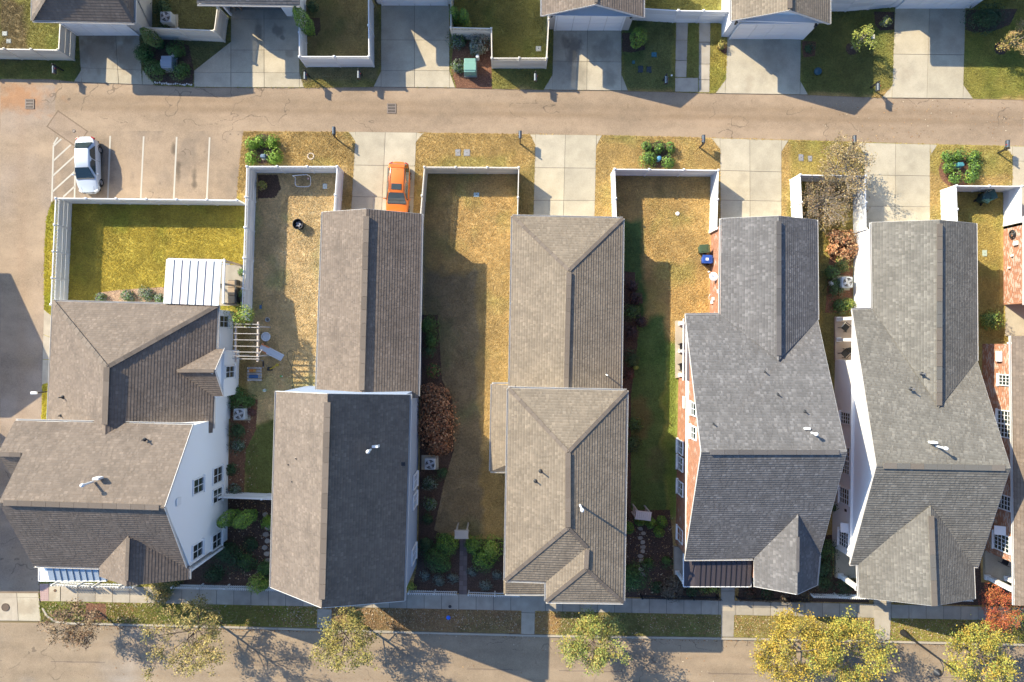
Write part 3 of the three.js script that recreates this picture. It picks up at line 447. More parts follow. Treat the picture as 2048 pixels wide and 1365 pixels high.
h.flue(741, 900, 9.4, 0.8, [0.8, -0.25]).pipe(593, 917, 9.1, 0.25).pipe(578, 929, 8.5, 0.25).pipe(585, 963, 8.8, 0.25);
{ const c = Q(807, 928, 7.9); mesh('roof_vent', rbox(0.28, 0.1, 0.26, 0.02, c.x, 8.0, c.z), M.black, h.roof); }
h.done();

// ---- tan hipped house in the middle
h = new House('tan_roof_house', 'hip roofed house under tan shingles in the middle of the row', 'Tan', M.greyWall).centre(1122, 790);
h.slope([1025, 432, 3.4], [1246, 437, 3.4], [1138, 541, 4.9]).slope([1025, 432, 3.4], [1138, 541, 4.9], [1132, 790, 4.9], [1019, 790, 3.4]).slope([1246, 437, 3.4], [1138, 541, 4.9], [1132, 790, 4.9], [1242, 790, 3.4]);
h.hip([1025, 432, 3.4], [1138, 541, 4.9]).hip([1246, 437, 3.4], [1138, 541, 4.9]).ridge([1138, 545, 4.9], [1132, 782, 4.9], 0.36, 0.17, 0, 1);
h.slope([1017, 777, 7], [1254, 782, 7], [1136, 905, 8.6]).slope([1017, 777, 7], [1136, 905, 8.6], [1136, 1056, 8.6], [1010, 1162, 7]).slope([1254, 782, 7], [1136, 905, 8.6], [1136, 1056, 8.6], [1174, 1096, 8.05], [1172, 1139, 8.05], [1247, 1206, 7]);
h.slope([1010, 1162, 7], [1136, 1056, 8.6], [1174, 1096, 8.05], [1092, 1165, 7]).slope([1174, 1096, 8.05], [1172, 1139, 8.05], [1092, 1204, 7], [1092, 1165, 7]).slope([1172, 1139, 8.05], [1247, 1206, 7], [1092, 1204, 7]);
h.hip([1017, 777, 7], [1136, 905, 8.6]).hip([1254, 782, 7], [1136, 905, 8.6]).hip([1010, 1162, 7], [1136, 1056, 8.6]).hip([1174, 1096, 8.05], [1136, 1056, 8.6]).hip([1092, 1204, 7], [1172, 1139, 8.05]).hip([1247, 1206, 7], [1172, 1139, 8.05]);
h.ridge([1136, 907, 8.6], [1136, 1055, 8.6], 0.36, 0.17, 0, 1).ridge([1174, 1100, 8.05], [1172, 1138, 8.05], 0.32, 0.15, 0, 1);
h.slopeG([986, 764, 3.3], [1030, 764, 4.1], [1028, 906, 4.1], [983, 928, 3.3]).slopeG([983, 928, 3.3], [1028, 906, 4.1], [1027, 928, 3.3]);
h.slopeG([1012, 1158, 3.3], [1086, 1158, 3.3], [1086, 1086, 4.4], [1012, 1086, 4.4]).slopeG([1012, 1158, 3.31], [1012, 1086, 4.41], [1008, 1086, 3.3], [1008, 1158, 3.3]);
h.gutter([1025, 432, 3.4], [1246, 437, 3.4]).gutter([1025, 432, 3.4], [1019, 785, 3.4]).gutter([1246, 437, 3.4], [1242, 785, 3.4]).gutter([1017, 777, 7], [1254, 782, 7]).gutter([1017, 777, 7], [1010, 1162, 7]).gutter([1254, 782, 7], [1247, 1206, 7]).gutter([1010, 1162, 7], [1090, 1165, 7]).gutter([1092, 1167, 7], [1092, 1204, 7]).gutter([1092, 1205, 7], [1247, 1207, 7]).gutter([984, 769, 3.3], [981, 943, 3.3]).gutter([984, 768.5, 3.3], [1016, 768.5, 3.3]).gutter([981, 943.5, 3.3], [1014, 944, 3.3]).gutter([1010, 1189, 3.3], [1090, 1190, 3.3]);
h.soffit([1027, 434, 3.4], [1244, 439, 3.4], [1240, 784, 3.4], [1021, 784, 3.4]).soffit([1019, 779, 7], [1252, 784, 7], [1245, 1204, 7], [1094, 1202, 7], [1094, 1163, 7], [1012, 1160, 7]);
h.room([[1035, 459], [1224, 461], [1221, 780], [1032, 780]], 3.35).room([[1030, 775], [1217, 778], [1211, 1128], [1091, 1126], [1091, 1088], [1023, 1088]], 6.9).wall([[994, 770, 3.3], [1030, 770, 3.9]]).wall([[994, 770, 3.3], [991, 922, 3.3]]).wall([[991, 922, 3.3], [1027, 922, 3.3]]);
covered.push([[990, 766], [1030, 766], [1030, 926], [988, 926]]);
for (const x of [1014, 1048, 1080]) col(h, x, 1152, 0.2, 3.25);
mesh('porch_floor', poly([[1010, 1090], [1088, 1090], [1088, 1158], [1010, 1157]], 0.3, 0.3), M.walk[0], h.o); covered.push([[1008, 1088], [1090, 1088], [1090, 1160], [1008, 1160]]);
h.garageDoor(1128, 458, 4.9, 2.3, [0, -1]);
h.window(1217, 905, [1, 0.018], 0.9, 4.2, 5.6).window(1215, 980, [1, 0.018], 0.9, 1.1, 2.7);
h.pipe(1212, 750, 3.8, 0.8, 0.05, M.white).pipe(1081, 943, 8.0, 0.55).pipe(1071, 963, 7.85, 0.35).flue(1160, 1010, 8.2, 1.5, [0, 0], false);
h.done();

// ---- brick house under slate grey shingles
h = new House('brick_house', 'red brick house with slate grey roof and dark metal porch roof', 'Slate', M.brick).centre(1475, 820);
h.slope([1558, 432, 5.3], [1558, 722, 5.3], [1441, 630, 3.6], [1443, 437, 3.6]).slope([1558, 432, 5.3], [1558, 722, 5.3], [1636, 640, 3.6], [1634, 440, 3.6]).ridge([1558, 432, 5.3], [1558, 712, 5.3], 0.34, 0.14, 0.04, 1);
h.slope([1371, 630, 3.55], [1441, 629, 3.55], [1558, 721, 5.22], [1636, 640, 3.6], [1694, 905, 8.2], [1403, 905, 8.2]).slope([1694, 905, 8.2], [1403, 905, 8.2], [1370, 1120, 3.5], [1640, 1114, 3.5]).ridge([1403, 905, 8.2], [1694, 905, 8.2], 0.34, 0.11, 0.06, 0.95);
h.slope([1597, 1030, 5.6], [1595, 1190, 5.6], [1509, 1174, 3.5], [1508, 1118, 3.5]).slope([1597, 1030, 5.6], [1595, 1190, 5.6], [1634, 1172, 3.5], [1640, 1110, 3.5]).ridge([1597, 1030, 5.6], [1595, 1190, 5.6], 0.22, 0.06, 0.28, 0.72);
h.soffit([1445, 440, 3.6], [1632, 443, 3.6], [1634, 640, 3.6], [1443, 640, 3.6]).soffit([1373, 632, 3.5], [1632, 640, 3.5], [1636, 1112, 3.5], [1372, 1118, 3.5]).soffit([1511, 1118, 3.5], [1632, 1114, 3.5], [1632, 1170, 3.5], [1511, 1172, 3.5]);
h.gutter([1443, 437, 3.6], [1441, 628, 3.6]).gutter([1634, 440, 3.6], [1636, 640, 3.6]).gutter([1371, 630, 3.55], [1441, 629, 3.55]).gutter([1370, 1120, 3.5], [1507, 1119, 3.5]).gutter([1634, 1172, 3.5], [1640, 1112, 3.5]).gutter([1509, 1122, 3.5], [1509, 1174, 3.5]);
h.rake([1443, 437, 3.6], [1558, 432, 5.3]).rake([1634, 440, 3.6], [1558, 432, 5.3]).rake([1371, 630, 3.55], [1403, 905, 8.2]).rake([1370, 1120, 3.5], [1403, 905, 8.2]).rake([1636, 640, 3.6], [1694, 905, 8.2]).rake([1640, 1114, 3.5], [1694, 905, 8.2]).rake([1509, 1174, 3.5], [1595, 1190, 5.6]).rake([1634, 1172, 3.5], [1595, 1190, 5.6]);
h.wall([[1422, 462, 3.5], [1505, 463, 5.15], [1586, 464, 3.5]]).wall([[1422, 462, 3.5], [1419, 640, 3.5]]).wall([[1586, 464, 3.5], [1584, 650, 3.5]]);
h.wall([[1357, 756, 5.65], [1353, 872, 7.95], [1351, 1086, 3.5]]).wall([[1379, 640, 3.4], [1377, 756, 5.6]]).wall([[1357, 756, 3.2], [1379, 756, 3.2]]).wall([[1357, 700, 4.6], [1357, 756, 5.65]], M.brick, 3.0).wall([[1358, 642, 3.5], [1357, 700, 4.6]], M.white, 3.0).wall([[1590, 645, 3.5], [1592, 872, 8.0], [1590, 1086, 3.5]]).wall([[1351, 1086, 3.45], [1590, 1086, 3.45]]).wall([[1486, 1132, 3.45], [1536, 1132, 5.4], [1586, 1132, 3.45]]).wall([[1486, 1086, 3.45], [1486, 1132, 3.45]]).wall([[1586, 1132, 3.45], [1588, 1086, 3.45]]).wall([[1379, 642, 3.5], [1422, 642, 3.5]]);
covered.push([[1415, 458], [1592, 460], [1596, 1140], [1480, 1140], [1345, 1092], [1352, 640], [1416, 638]]);
for (const gy of [806, 849]) h.window(1354.5, gy, [-1, -0.016], 0.85, 4.25, 5.75, 2, 2);
for (const gy of [889, 921, 969, 1060]) h.window(1352.4, gy, [-1, -0.016], 0.95, 0.7, 2.25, 2, 2);
mesh('wall_panel', rbox(0.06, 0.5, 0.95, 0.02, (1355 - CX) / UNIT - 0.06, 2.2, (800 - CY) / UNIT), M.white, h.o);
mesh('porch_floor', poly([[1350, 642], [1380, 642], [1380, 756], [1350, 756]], 0.25, 0.25), M.walk[2], h.o);
for (const gy of [648, 702, 750]) col(h, 1359, gy, 0.25, 3.05, 0.2);
{ const b = partGroup('side_roof_edge', h.o); mesh('metal_panel', slab([G(1349, 640, 3.2), G(1358, 640, 3.42), G(1357, 757, 3.42), G(1348, 757, 3.2)], 0.06), M.metalDark, b); mesh('fascia', bar(G(1347.5, 640, 3.12), G(1346.5, 757, 3.12), 0.05, 0.16), M.white, b); }
{
  const pr = partGroup('porch_roof', h.o), e = 1150, w = 1088, x0 = 1352, x1 = 1478;
  for (let i = 0; i < 11; i++) { const a = x0 + 20 + (x1 - x0 - 20) * i / 11, b = x0 + 20 + (x1 - x0 - 20) * (i + 1) / 11; mesh('metal_panel', slab([G(a, w, 3.06), G(b - 0.3, w, 3.06), G(b - 0.3, e, 2.6), G(a, e, 2.6)], 0.05), M.metalDark, pr); mesh('seam', bar(G(b - 0.15, w, 3.09), G(b - 0.15, e, 2.63), 0.03, 0.05), M.black, pr); }
  mesh('metal_panel', slab([G(x0 + 20, w, 3.06), G(x0 + 20, e, 2.6), G(x0, e, 2.58), G(x0, w, 2.6)], 0.05), M.metalDark, pr); mesh('seam', bar(G(x0 + 20, w, 3.09), G(x0 + 4, e, 2.63), 0.06, 0.05), M.metalDark, pr);
  mesh('fascia', bar(G(x0 - 1, e + 1, 2.54), G(x1, e + 1, 2.54), 0.05, 0.15), M.white, pr); mesh('fascia', bar(G(x0 - 1, w, 2.54), G(x0 - 1, e + 1, 2.54), 0.052, 0.15), M.white, pr); mesh('fascia', bar(G(x1 + 1, w, 2.58), G(x1 + 1, e + 1, 2.58), 0.05, 0.15), M.white, pr);
  for (const x of [1353, 1395, 1436, 1474]) col(h, x, 1143, 0.2, 2.5);
  mesh('porch_floor', poly([[1347, 1092], [1480, 1092], [1480, 1149], [1347, 1148]], 0.3, 0.3), M.walk[1], h.o); covered.push([[1345, 1090], [1482, 1090], [1482, 1150], [1345, 1150]]);
}
h.garageDoor(1504, 461, 4.9, 2.3, [0, -1]);
for (const [x, y, z] of [[1530, 745, 5.6], [1556, 790, 6.3], [1610, 824, 6.9], [1427, 849, 7.3]]) h.pipe(x, y, z, 0.3);
h.flue(1623, 866, 7.5, 0.75, [-0.75, -0.35]);
{ const g = partGroup('meter_set', h.o); for (const [y, hh] of [[588, 2.6], [600, 1.2], [606, 0.9]]) { const c = G(1419, y, hh); mesh('meter_box', rbox(0.14, 0.34, 0.26, 0.02, c.x - 0.06, hh, c.z), M.white, g); } mesh('conduit', tube([G(1416, 592, 1.2), G(1410, 592, 1.4), G(1410, 600, 1.1), G(1416, 600, 0.9)], 0.025), M.white, g); }
h.done();

// ---- white house under greenish grey shingles
h = new House('grey_roof_house', 'white walled house with broad weathered grey roof and front gable', 'Green', M.whiteWall).centre(1785, 820);
h.slope([1880, 440, 5.35], [1879, 816, 5.35], [1746, 618, 3.5], [1744, 445, 3.5]).slope([1880, 440, 5.35], [1879, 816, 5.35], [1955, 722, 3.5], [1953, 447, 3.5]).ridge([1880, 440, 5.35], [1879, 812, 5.35], 0.4, 0.12, 0.02, 1);
h.slope([1705, 620, 3.45], [1746, 618, 3.45], [1879, 815, 5.25], [1955, 722, 3.5], [2022, 937, 6.7], [1754, 932, 6.7]).slope([2022, 937, 6.7], [1754, 932, 6.7], [1701, 1130, 3.5], [1958, 1134, 3.5]).ridge([1754, 932, 6.7], [2022, 937, 6.7], 0.4, 0.11, 0.05, 0.96);
h.slope([1862, 1013, 5.6], [1870, 1213, 5.6], [1720, 1196, 3.5], [1717, 1124, 3.5]).slope([1862, 1013, 5.6], [1870, 1213, 5.6], [1950, 1199, 3.5], [1947, 1122, 3.5]).ridge([1862, 1013, 5.6], [1870, 1213, 5.6], 0.4, 0.11, 0.1, 1);
h.soffit([1746, 448, 3.5], [1951, 450, 3.5], [1953, 720, 3.5], [1748, 640, 3.5]).soffit([1707, 622, 3.45], [1950, 640, 3.45], [1955, 1132, 3.45], [1703, 1128, 3.45]).soffit([1719, 1128, 3.5], [1945, 1128, 3.5], [1948, 1196, 3.5], [1722, 1194, 3.5]);
h.gutter([1744, 445, 3.5], [1746, 616, 3.5]).gutter([1953, 447, 3.5], [1955, 722, 3.5]).gutter([1705, 620, 3.45], [1746, 618, 3.45]).gutter([1701, 1130, 3.5], [1717, 1128, 3.5]).gutter([1717, 1130, 3.5], [1720, 1196, 3.5]).gutter([1947, 1128, 3.5], [1950, 1199, 3.5]).gutter([1949, 1134, 3.5], [1958, 1134, 3.5]);
h.rake([1744, 445, 3.5], [1880, 440, 5.35]).rake([1953, 447, 3.5], [1880, 440, 5.35]).rake([1705, 620, 3.45], [1754, 932, 6.7]).rake([1701, 1130, 3.5], [1754, 932, 6.7]).rake([1955, 722, 3.5], [2022, 937, 6.7]).rake([1958, 1134, 3.5], [2022, 937, 6.7]).rake([1720, 1196, 3.5], [1870, 1213, 5.6]).rake([1950, 1199, 3.5], [1870, 1213, 5.6]);
h.wall([[1708, 468, 3.4], [1796, 470, 5.2], [1886, 470, 3.4]]).wall([[1708, 468, 3.4], [1706, 634, 3.4]]).wall([[1886, 470, 3.4], [1886, 720, 3.4]]);
h.wall([[1670, 720, 4.3], [1667, 904, 6.5], [1664, 1092, 3.4]]).wall([[1703, 634, 3.4], [1702, 720, 4.2]]).wall([[1670, 720, 3.3], [1702, 720, 3.3]]).wall([[1890, 715, 3.4], [1890, 904, 6.5], [1889, 1092, 3.4]]).wall([[1664, 1092, 3.4], [1889, 1092, 3.4]]).wall([[1684, 1152, 3.4], [1784, 1152, 5.3], [1882, 1154, 3.4]], M.whiteWall, 3.0).wall([[1672, 634, 3.35], [1708, 634, 3.35]], M.whiteWall, 2.9);
h.wall([[1672, 634, 3.4], [1670, 720, 4.3]], M.white, 2.95);
covered.push([[1700, 462], [1892, 464], [1896, 1160], [1680, 1160], [1660, 1098], [1664, 720], [1668, 634], [1700, 634]]);
mesh('porch_floor', poly([[1668, 634], [1703, 634], [1703, 720], [1668, 720]], 0.25, 0.25), std([0.38, 0.3, 0.24], 0.9), h.o);
for (const gy of [639, 680]) col(h, 1674, gy, 0.25, 2.95, 0.24);
for (const [gy, w, n] of [[831, 0.8, 3], [899, 0.95, 3], [925, 0.95, 3], [981, 1.15, 3], [1064, 1.15, 4]]) h.window(1667.6 - (gy - 831) * 0.0145, gy, [-1, -0.016], w, 1.35, 2.75, n, 4);
mesh('porch_floor', poly([[1668, 1094], [1886, 1094], [1886, 1156], [1668, 1154]], 0.3, 0.3), C[0], h.o);
for (const x of [1677, 1742, 1822, 1880]) col(h, x, 1149, 0.3, 3.1, 0.3);
mesh('porch_beam', bar(G(1677, 1149, 3.15), G(1880, 1151, 3.15), 0.2, 0.26), M.white, h.o); mesh('porch_beam', bar(G(1680, 1096, 3.15), G(1680, 1144, 3.15), 0.2, 0.26), M.white, h.o);
{ const c = G(1669, 1040, 2.4); mesh('door_hood', slab([G(1669, 1030, 2.75), G(1669, 1048, 2.75), G(1652, 1048, 2.45), G(1652, 1030, 2.45)], 0.08), M.white, h.o); mesh('lamp_bracket', rbox(0.2, 0.3, 0.2, 0.03, c.x - 0.1, 2.2, (1008 - CY) / UNIT), M.black, h.o); }
h.garageDoor(1796, 467, 4.9, 2.3, [0, -1]);
h.pipe(1845, 748, 5.2, 0.35, 0.05, M.steel).pipe(1823, 778, 5.4, 0.35, 0.05, M.steel).flue(1878, 894, 6.5, 0.8, [-0.8, -0.35]);
h.done();

// ---- old brick house cut by the right edge
h = new House('old_brick_house', 'mottled old brick house cut off by the right edge', 'Brown', M.brickOld).centre(2140, 830);
h.slope([2024, 672, 3.8], [2031, 1212, 3.8], [2175, 1212, 7.2], [2175, 672, 7.2]).slope([2175, 672, 7.2], [2175, 1212, 7.2], [2330, 1212, 3.8], [2330, 672, 3.8]).gutter([2024, 672, 3.8], [2031, 1212, 3.8]).ridge([2175, 672, 7.2], [2175, 1212, 7.2]);
h.slope([2052, 432, 3.6], [2052, 610, 3.6], [2140, 610, 5.6], [2140, 432, 5.6]).slope([2140, 610, 5.6], [2140, 432, 5.6], [2240, 432, 3.6], [2240, 610, 3.6]).gutter([2052, 432, 3.6], [2052, 610, 3.6]);
h.wall([[1965, 688, 3.75], [1962, 1098, 3.75]]).wall([[1965, 688, 3.75], [2090, 690, 6.4], [2220, 690, 3.75]]).wall([[1962, 1098, 3.75], [2090, 1098, 6.4], [2216, 1098, 3.75]]).wall([[2220, 690, 3.75], [2216, 1098, 3.75]]);
h.wall([[2007, 455, 3.5], [2007, 606, 3.5]]).wall([[2007, 606, 3.5], [2060, 606, 5.2], [2130, 606, 3.5]]).wall([[2007, 455, 3.5], [2060, 455, 5.2], [2130, 455, 3.5]]);
covered.push([[2000, 450], [2200, 450], [2200, 612], [2000, 612]], [[1955, 684], [2230, 684], [2230, 1104], [1955, 1104]]);
for (const [gy, w, n, m, z0, z1] of [[757, 0.72, 3, 3, 2.0, 3.1], [828, 0.95, 3, 4, 1.9, 3.3], [853, 0.95, 3, 4, 1.9, 3.3], [990, 1.0, 3, 4, 2.0, 3.3], [1068, 1.2, 4, 4, 1.6, 3.2]]) h.window(1964.6 - (gy - 700) * 0.007, gy, [-1, -0.012], w, z0, z1, n, m);
{ const c = G(1964, 712, 2.1); mesh('wall_unit', rbox(0.2, 0.5, 0.8, 0.03, c.x - 0.12, 2.1, c.z), M.white, h.o); }
{ const c = G(1964, 689, 3.5); mesh('trim_beam', bar(G(1962, 686.5, 3.0), G(2010, 686.5, 3.0), 0.14, 0.2), M.white, h.o); }
{ const g = partGroup('hose_reel', h.o), c = G(2006, 473, 1.2); mesh('coil', new THREE.TorusGeometry(0.26, 0.07, 8, 24).rotateY(Math.PI / 2).translate(c.x - 0.12, 1.2, c.z), M.black, g); mesh('hub', cyl(0.06, 0.06, 0.2, 10).rotateZ(Math.PI / 2).translate(c.x - 0.1, 1.2, c.z), M.steel, g); }
for (const [y, z, w] of [[492, 1.5, 0.34], [515, 1.1, 0.16], [538, 0.8, 0.14]]) { const c = G(2006, y, z); mesh('meter_box', rbox(0.14, w * 1.2, w, 0.02, c.x - 0.06, z, c.z), M.white, h.o); }
mesh('porch_floor', poly([[1966, 1100], [2020, 1100], [2020, 1160], [1966, 1158]], 0.3, 0.3), C[0], h.o);
col(h, 1969, 1152, 0.3, 3.6, 0.3); col(h, 2008, 1154, 0.3, 3.6, 0.3); mesh('porch_beam', bar(G(1969, 1152, 3.6), G(2016, 1156, 3.6), 0.2, 0.24), M.white, h.o); mesh('door_hood', slab([G(1962, 1035, 2.8), G(1962, 1052, 2.8), G(1945, 1052, 2.5), G(1945, 1035, 2.5)], 0.08), M.white, h.o);
covered.push([[1960, 1098], [2030, 1098], [2030, 1165], [1960, 1165]]);
h.done();

// ---- garages on the far side of the alley
h = new House('hip_garage', 'beige garage under brown hipped roof at the top left', 'Brown', M.greyWall).centre(232, 0);
h.slope([63, 40, 4.2], [267, 45, 4.2], [215, -42, 6.2], [112, -42, 6.2]).slope([63, 40, 4.2], [112, -42, 6.2], [112, -180, 6.2], [66, -180, 4.2]).slope([267, 45, 4.2], [215, -42, 6.2], [215, -180, 6.2], [270, -180, 4.2]).hip([63, 40, 4.2], [112, -42, 6.2]).hip([267, 45, 4.2], [215, -42, 6.2]).slope([112, -42, 6.2], [215, -42, 6.2], [215, -180, 6.2], [112, -180, 6.2]);
h.soffit([65, 38, 4.2], [265, 43, 4.2], [268, -175, 4.2], [68, -175, 4.2]);
h.gutter([63, 40, 4.2], [267, 45, 4.2]).gutter([267, 45, 4.2], [270, -180, 4.2]).gutter([63, 40, 4.2], [66, -180, 4.2]);
h.room([[150, -100], [305, -100], [304, 70], [150, 68]], 4.1).garageDoor(217, 70, 4.7, 2.5).sconce(160, 70, 2.6).sconce(288, 71, 2.6);
mesh('drain_pipe', bar(G(305, 20, 2.6), G(306, 60, 0.3), 0.07, 0.07), M.steel, h.o);
h.done();
h = new House('slate_garage', 'white garage with its door open under a dark slate roof', 'Slate', M.white).centre(530, -60);
h.slope([393, 7, 4.2], [598, 10, 4.2], [598, -110, 6.4], [393, -110, 6.4]).slope([598, -110, 6.4], [393, -110, 6.4], [393, -240, 4.2], [598, -240, 4.2]).gutter([393, 7, 4.2], [598, 10, 4.2]);
h.soffit([395, 5, 4.2], [596, 8, 4.2], [596, -230, 4.2], [395, -230, 4.2]);
h.wall([[456, 32, 4.1], [464, 32, 4.1]]).wall([[574, 33, 4.1], [612, 34, 4.1]]).wall([[464, 32, 4.1], [574, 33, 4.1]], M.white, 2.4).wall([[456, 32, 4.1], [456, -140, 4.1]]).wall([[612, 34, 4.1], [612, -140, 4.1]]).wall([[456, -90, 4.1], [612, -90, 4.1]], M.dark);
mesh('garage_floor', poly([[457, -88], [611, -88], [611, 30], [457, 30]], 0.05, 0.1), M.walk[3], h.o); covered.push([[450, -120], [616, -120], [616, 36], [450, 36]]);
h.sconce(452, 34, 2.7).sconce(590, 36, 2.7).wall([[424, 20, 4.1], [456, 32, 4.1]], M.white, 2.6);
h.done();
h = new House('pale_garage', 'pale garage front showing just its lower wall at the top edge', 'Brown', M.white).centre(830, -60);
h.soffit([722, -20, 4.2], [928, -19, 4.2], [928, -230, 4.2], [722, -230, 4.2]).slope([720, -18, 4.2], [930, -17, 4.2], [930, -140, 6.4], [720, -140, 6.4]).slope([930, -140, 6.4], [720, -140, 6.4], [720, -240, 4.2], [930, -240, 4.2]).room([[752, -130], [908, -130], [908, 9], [752, 9]], 4.1).garageDoor(830, 10, 5, 2.4); h.done();
h = new House('gable_garage', 'beige garage with brown gable roof in the top middle', 'Brown', M.greyWall).centre(1175, 0);
h.soffit([1086, 28, 4.2], [1285, 31, 4.2], [1285, -148, 4.2], [1086, -148, 4.2]).slope([1192, 8, 5.8], [1192, -150, 5.8], [1084, -150, 4.2], [1084, 31, 4.2]).slope([1192, 8, 5.8], [1192, -150, 5.8], [1287, -150, 4.2], [1287, 34, 4.2]).ridge([1192, 8, 5.8], [1192, -150, 5.8], 0.24, 0.06).gutter([1084, 31, 4.2], [1084, -150, 4.2]).gutter([1287, 34, 4.2], [1287, -150, 4.2]).rake([1084, 31, 4.2], [1192, 8, 5.8]).rake([1287, 34, 4.2], [1192, 8, 5.8]);
h.wall([[1094, 59, 4.1], [1174, 60, 5.55], [1257, 61, 4.1]]).wall([[1094, 59, 4.1], [1094, -90, 4.1]]).wall([[1257, 61, 4.1], [1257, -90, 4.1]]).garageDoor(1175, 60, 5.1, 2.5).sconce(1099, 60, 2.7).sconce(1250, 62, 2.7); covered.push([[1090, -90], [1262, -90], [1262, 63], [1090, 61]]); h.done();
h = new House('white_garage', 'white garage with brown gable roof at upper right', 'Tan', M.whiteWall).centre(1525, 0);
h.soffit([1465, 38, 4.2], [1658, 44, 4.2], [1658, -148, 4.2], [1465, -148, 4.2]).slope([1580, 20, 5.9], [1580, -150, 5.9], [1463, -150, 4.2], [1463, 41, 4.2]).slope([1580, 20, 5.9], [1580, -150, 5.9], [1660, -150, 4.2], [1660, 47, 4.2]).ridge([1580, 20, 5.9], [1580, -150, 5.9], 0.34, 0.1).rake([1463, 41, 4.2], [1580, 20, 5.9]).rake([1660, 47, 4.2], [1580, 20, 5.9]).gutter([1463, 41, 4.2], [1463, -150, 4.2]).gutter([1660, 47, 4.2], [1660, -150, 4.2]);
h.wall([[1443, 74, 4.1], [1520, 76, 5.65], [1606, 80, 4.1]]).wall([[1443, 74, 4.1], [1444, -90, 4.1]]).wall([[1606, 80, 4.1], [1606, -90, 4.1]]).garageDoor(1526, 77, 5.2, 2.5).sconce(1449, 75, 2.8).sconce(1600, 80, 2.8); covered.push([[1438, -90], [1610, -90], [1610, 82], [1438, 76]]); h.done();
h = new House('corner_garage', 'white garage wall at the top right above the wide driveway', 'Tan', M.whiteWall).centre(1860, -70);
h.soffit([1792, -20, 4.2], [2078, -16, 4.2], [2078, -250, 4.2], [1792, -250, 4.2]).slope([1790, -18, 4.2], [2080, -14, 4.2], [2080, -150, 6.2], [1790, -150, 6.2]).slope([2080, -150, 6.2], [1790, -150, 6.2], [1790, -260, 4.2], [2080, -260, 4.2]).room([[1776, -130], [1944, -130], [1944, 17], [1776, 15]], 4.1).garageDoor(1860, 16, 5.2, 2.5); h.done();
// ---- the house across the side street, out of view, whose gables shade the asphalt at the left
h = new House('corner_house', 'white house across the side street at far left, seen by its shadow', 'Brown', M.whiteWall).centre(-330, 700);
h.slopeG([-189, 395, 6.5], [-189, 539, 9.6], [-480, 539, 9.6], [-480, 395, 6.5]).slopeG([-189, 683, 6.5], [-189, 539, 9.6], [-480, 539, 9.6], [-480, 683, 6.5]).slopeG([-120, 770, 6.5], [-120, 900, 9.4], [-480, 900, 9.4], [-480, 770, 6.5]).slopeG([-120, 1031, 6.5], [-120, 900, 9.4], [-480, 900, 9.4], [-480, 1031, 6.5]);
h.wall([[-197, 403, 6.4], [-197, 539, 9.4], [-197, 675, 6.4]]).wall([[-197, 403, 6.4], [-470, 403, 6.4]]).wall([[-197, 675, 6.4], [-470, 675, 6.4]]).wall([[-470, 403, 6.4], [-470, 539, 9.4], [-470, 675, 6.4]]).wall([[-128, 778, 6.4], [-128, 900, 9.2], [-128, 1023, 6.4]]).wall([[-128, 778, 6.4], [-470, 778, 6.4]]).wall([[-128, 1023, 6.4], [-470, 1023, 6.4]]).wall([[-470, 778, 6.4], [-470, 900, 9.2], [-470, 1023, 6.4]]);
h.done();

// ---------------------------------------------------------------- fences
const unitBox = new THREE.BoxGeometry(1, 1, 1);
function stick(name, a, b, w, t, mat, parent) {   // shared unit box stretched between two points
  const d = b.clone().sub(a), L = d.length(); d.normalize();
  const up = Math.abs(d.y) > 0.98 ? V(1, 0, 0) : V(0, 1, 0), z = d.clone().cross(up).normalize(), y = z.clone().cross(d), m = mesh(name, unitBox, mat, parent);
  m.quaternion.setFromRotationMatrix(new THREE.Matrix4().makeBasis(d, y, z)); m.scale.set(L, t, w); m.position.copy(a).add(b).multiplyScalar(0.5); return m;
}
const capGeo = new THREE.ConeGeometry(0.12, 0.09, 4).rotateY(Math.PI / 4);
function fence(name, label, path, { top = 2, mat = M.vinyl, lattice = true, bay = 2.3 } = {}) {
  const o = thing(name, label, 'fence');
  path.forEach((p, s) => {
    if (!s) return;
    const A = G(...path[s - 1]), B = G(...p), L = A.distanceTo(B), n = Math.max(1, Math.round(L / bay)), d = B.clone().sub(A).normalize(), lat = lattice ? 0.36 : 0;
    for (let i = 0; i <= n; i++) {
      const P = A.clone().lerp(B, i / n);
      if (i || s === 1) { const post = stick('post', P.clone().setY(0), P.clone().setY(top + 0.05), 0.13, 0.13, mat[1], o); const c = mesh('post_cap', capGeo, mat[1], o); c.position.set(P.x, top + 0.095, P.z); }
      if (i === n) break;
      const R = A.clone().lerp(B, (i + 1) / n), a = P.clone().addScaledVector(d, 0.066), b = R.clone().addScaledVector(d, -0.066), y = (q, h) => q.clone().setY(h), body = top - lat - 0.12, k = 3;
      for (let j = 0; j < k; j++) { const y0 = 0.1 + (body - 0.1) * j / k, y1 = 0.1 + (body - 0.1) * (j + 1) / k - 0.028; stick('plank', y(a, (y0 + y1) / 2), y(b, (y0 + y1) / 2), 0.045, y1 - y0, mat[(i + j + s) % 3], o); }
      stick('rail', y(a, 0.07), y(b, 0.07), 0.06, 0.09, mat[1], o); stick('rail', y(a, body + 0.04), y(b, body + 0.04), 0.075, 0.08, mat[1], o);
      if (lattice) { stick('rail', y(a, top - 0.03), y(b, top - 0.03), 0.07, 0.07, mat[1], o); const gs = [], m = Math.max(2, Math.round(a.distanceTo(b) / 0.11)); for (let q = 1; q < m; q++) { const c = a.clone().lerp(b, q / m); gs.push(bar(y(c, body + 0.06), y(c, top - 0.04), 0.06, 0.06)); } mesh('lattice', mergeGeometries(gs), mat[1], o); }
    }
  });
  return settle(o);
}
fence('privacy_fence', 'white lattice topped fence round the yellow green lawn', [[135, 612], [144, 407], [494, 411]]);
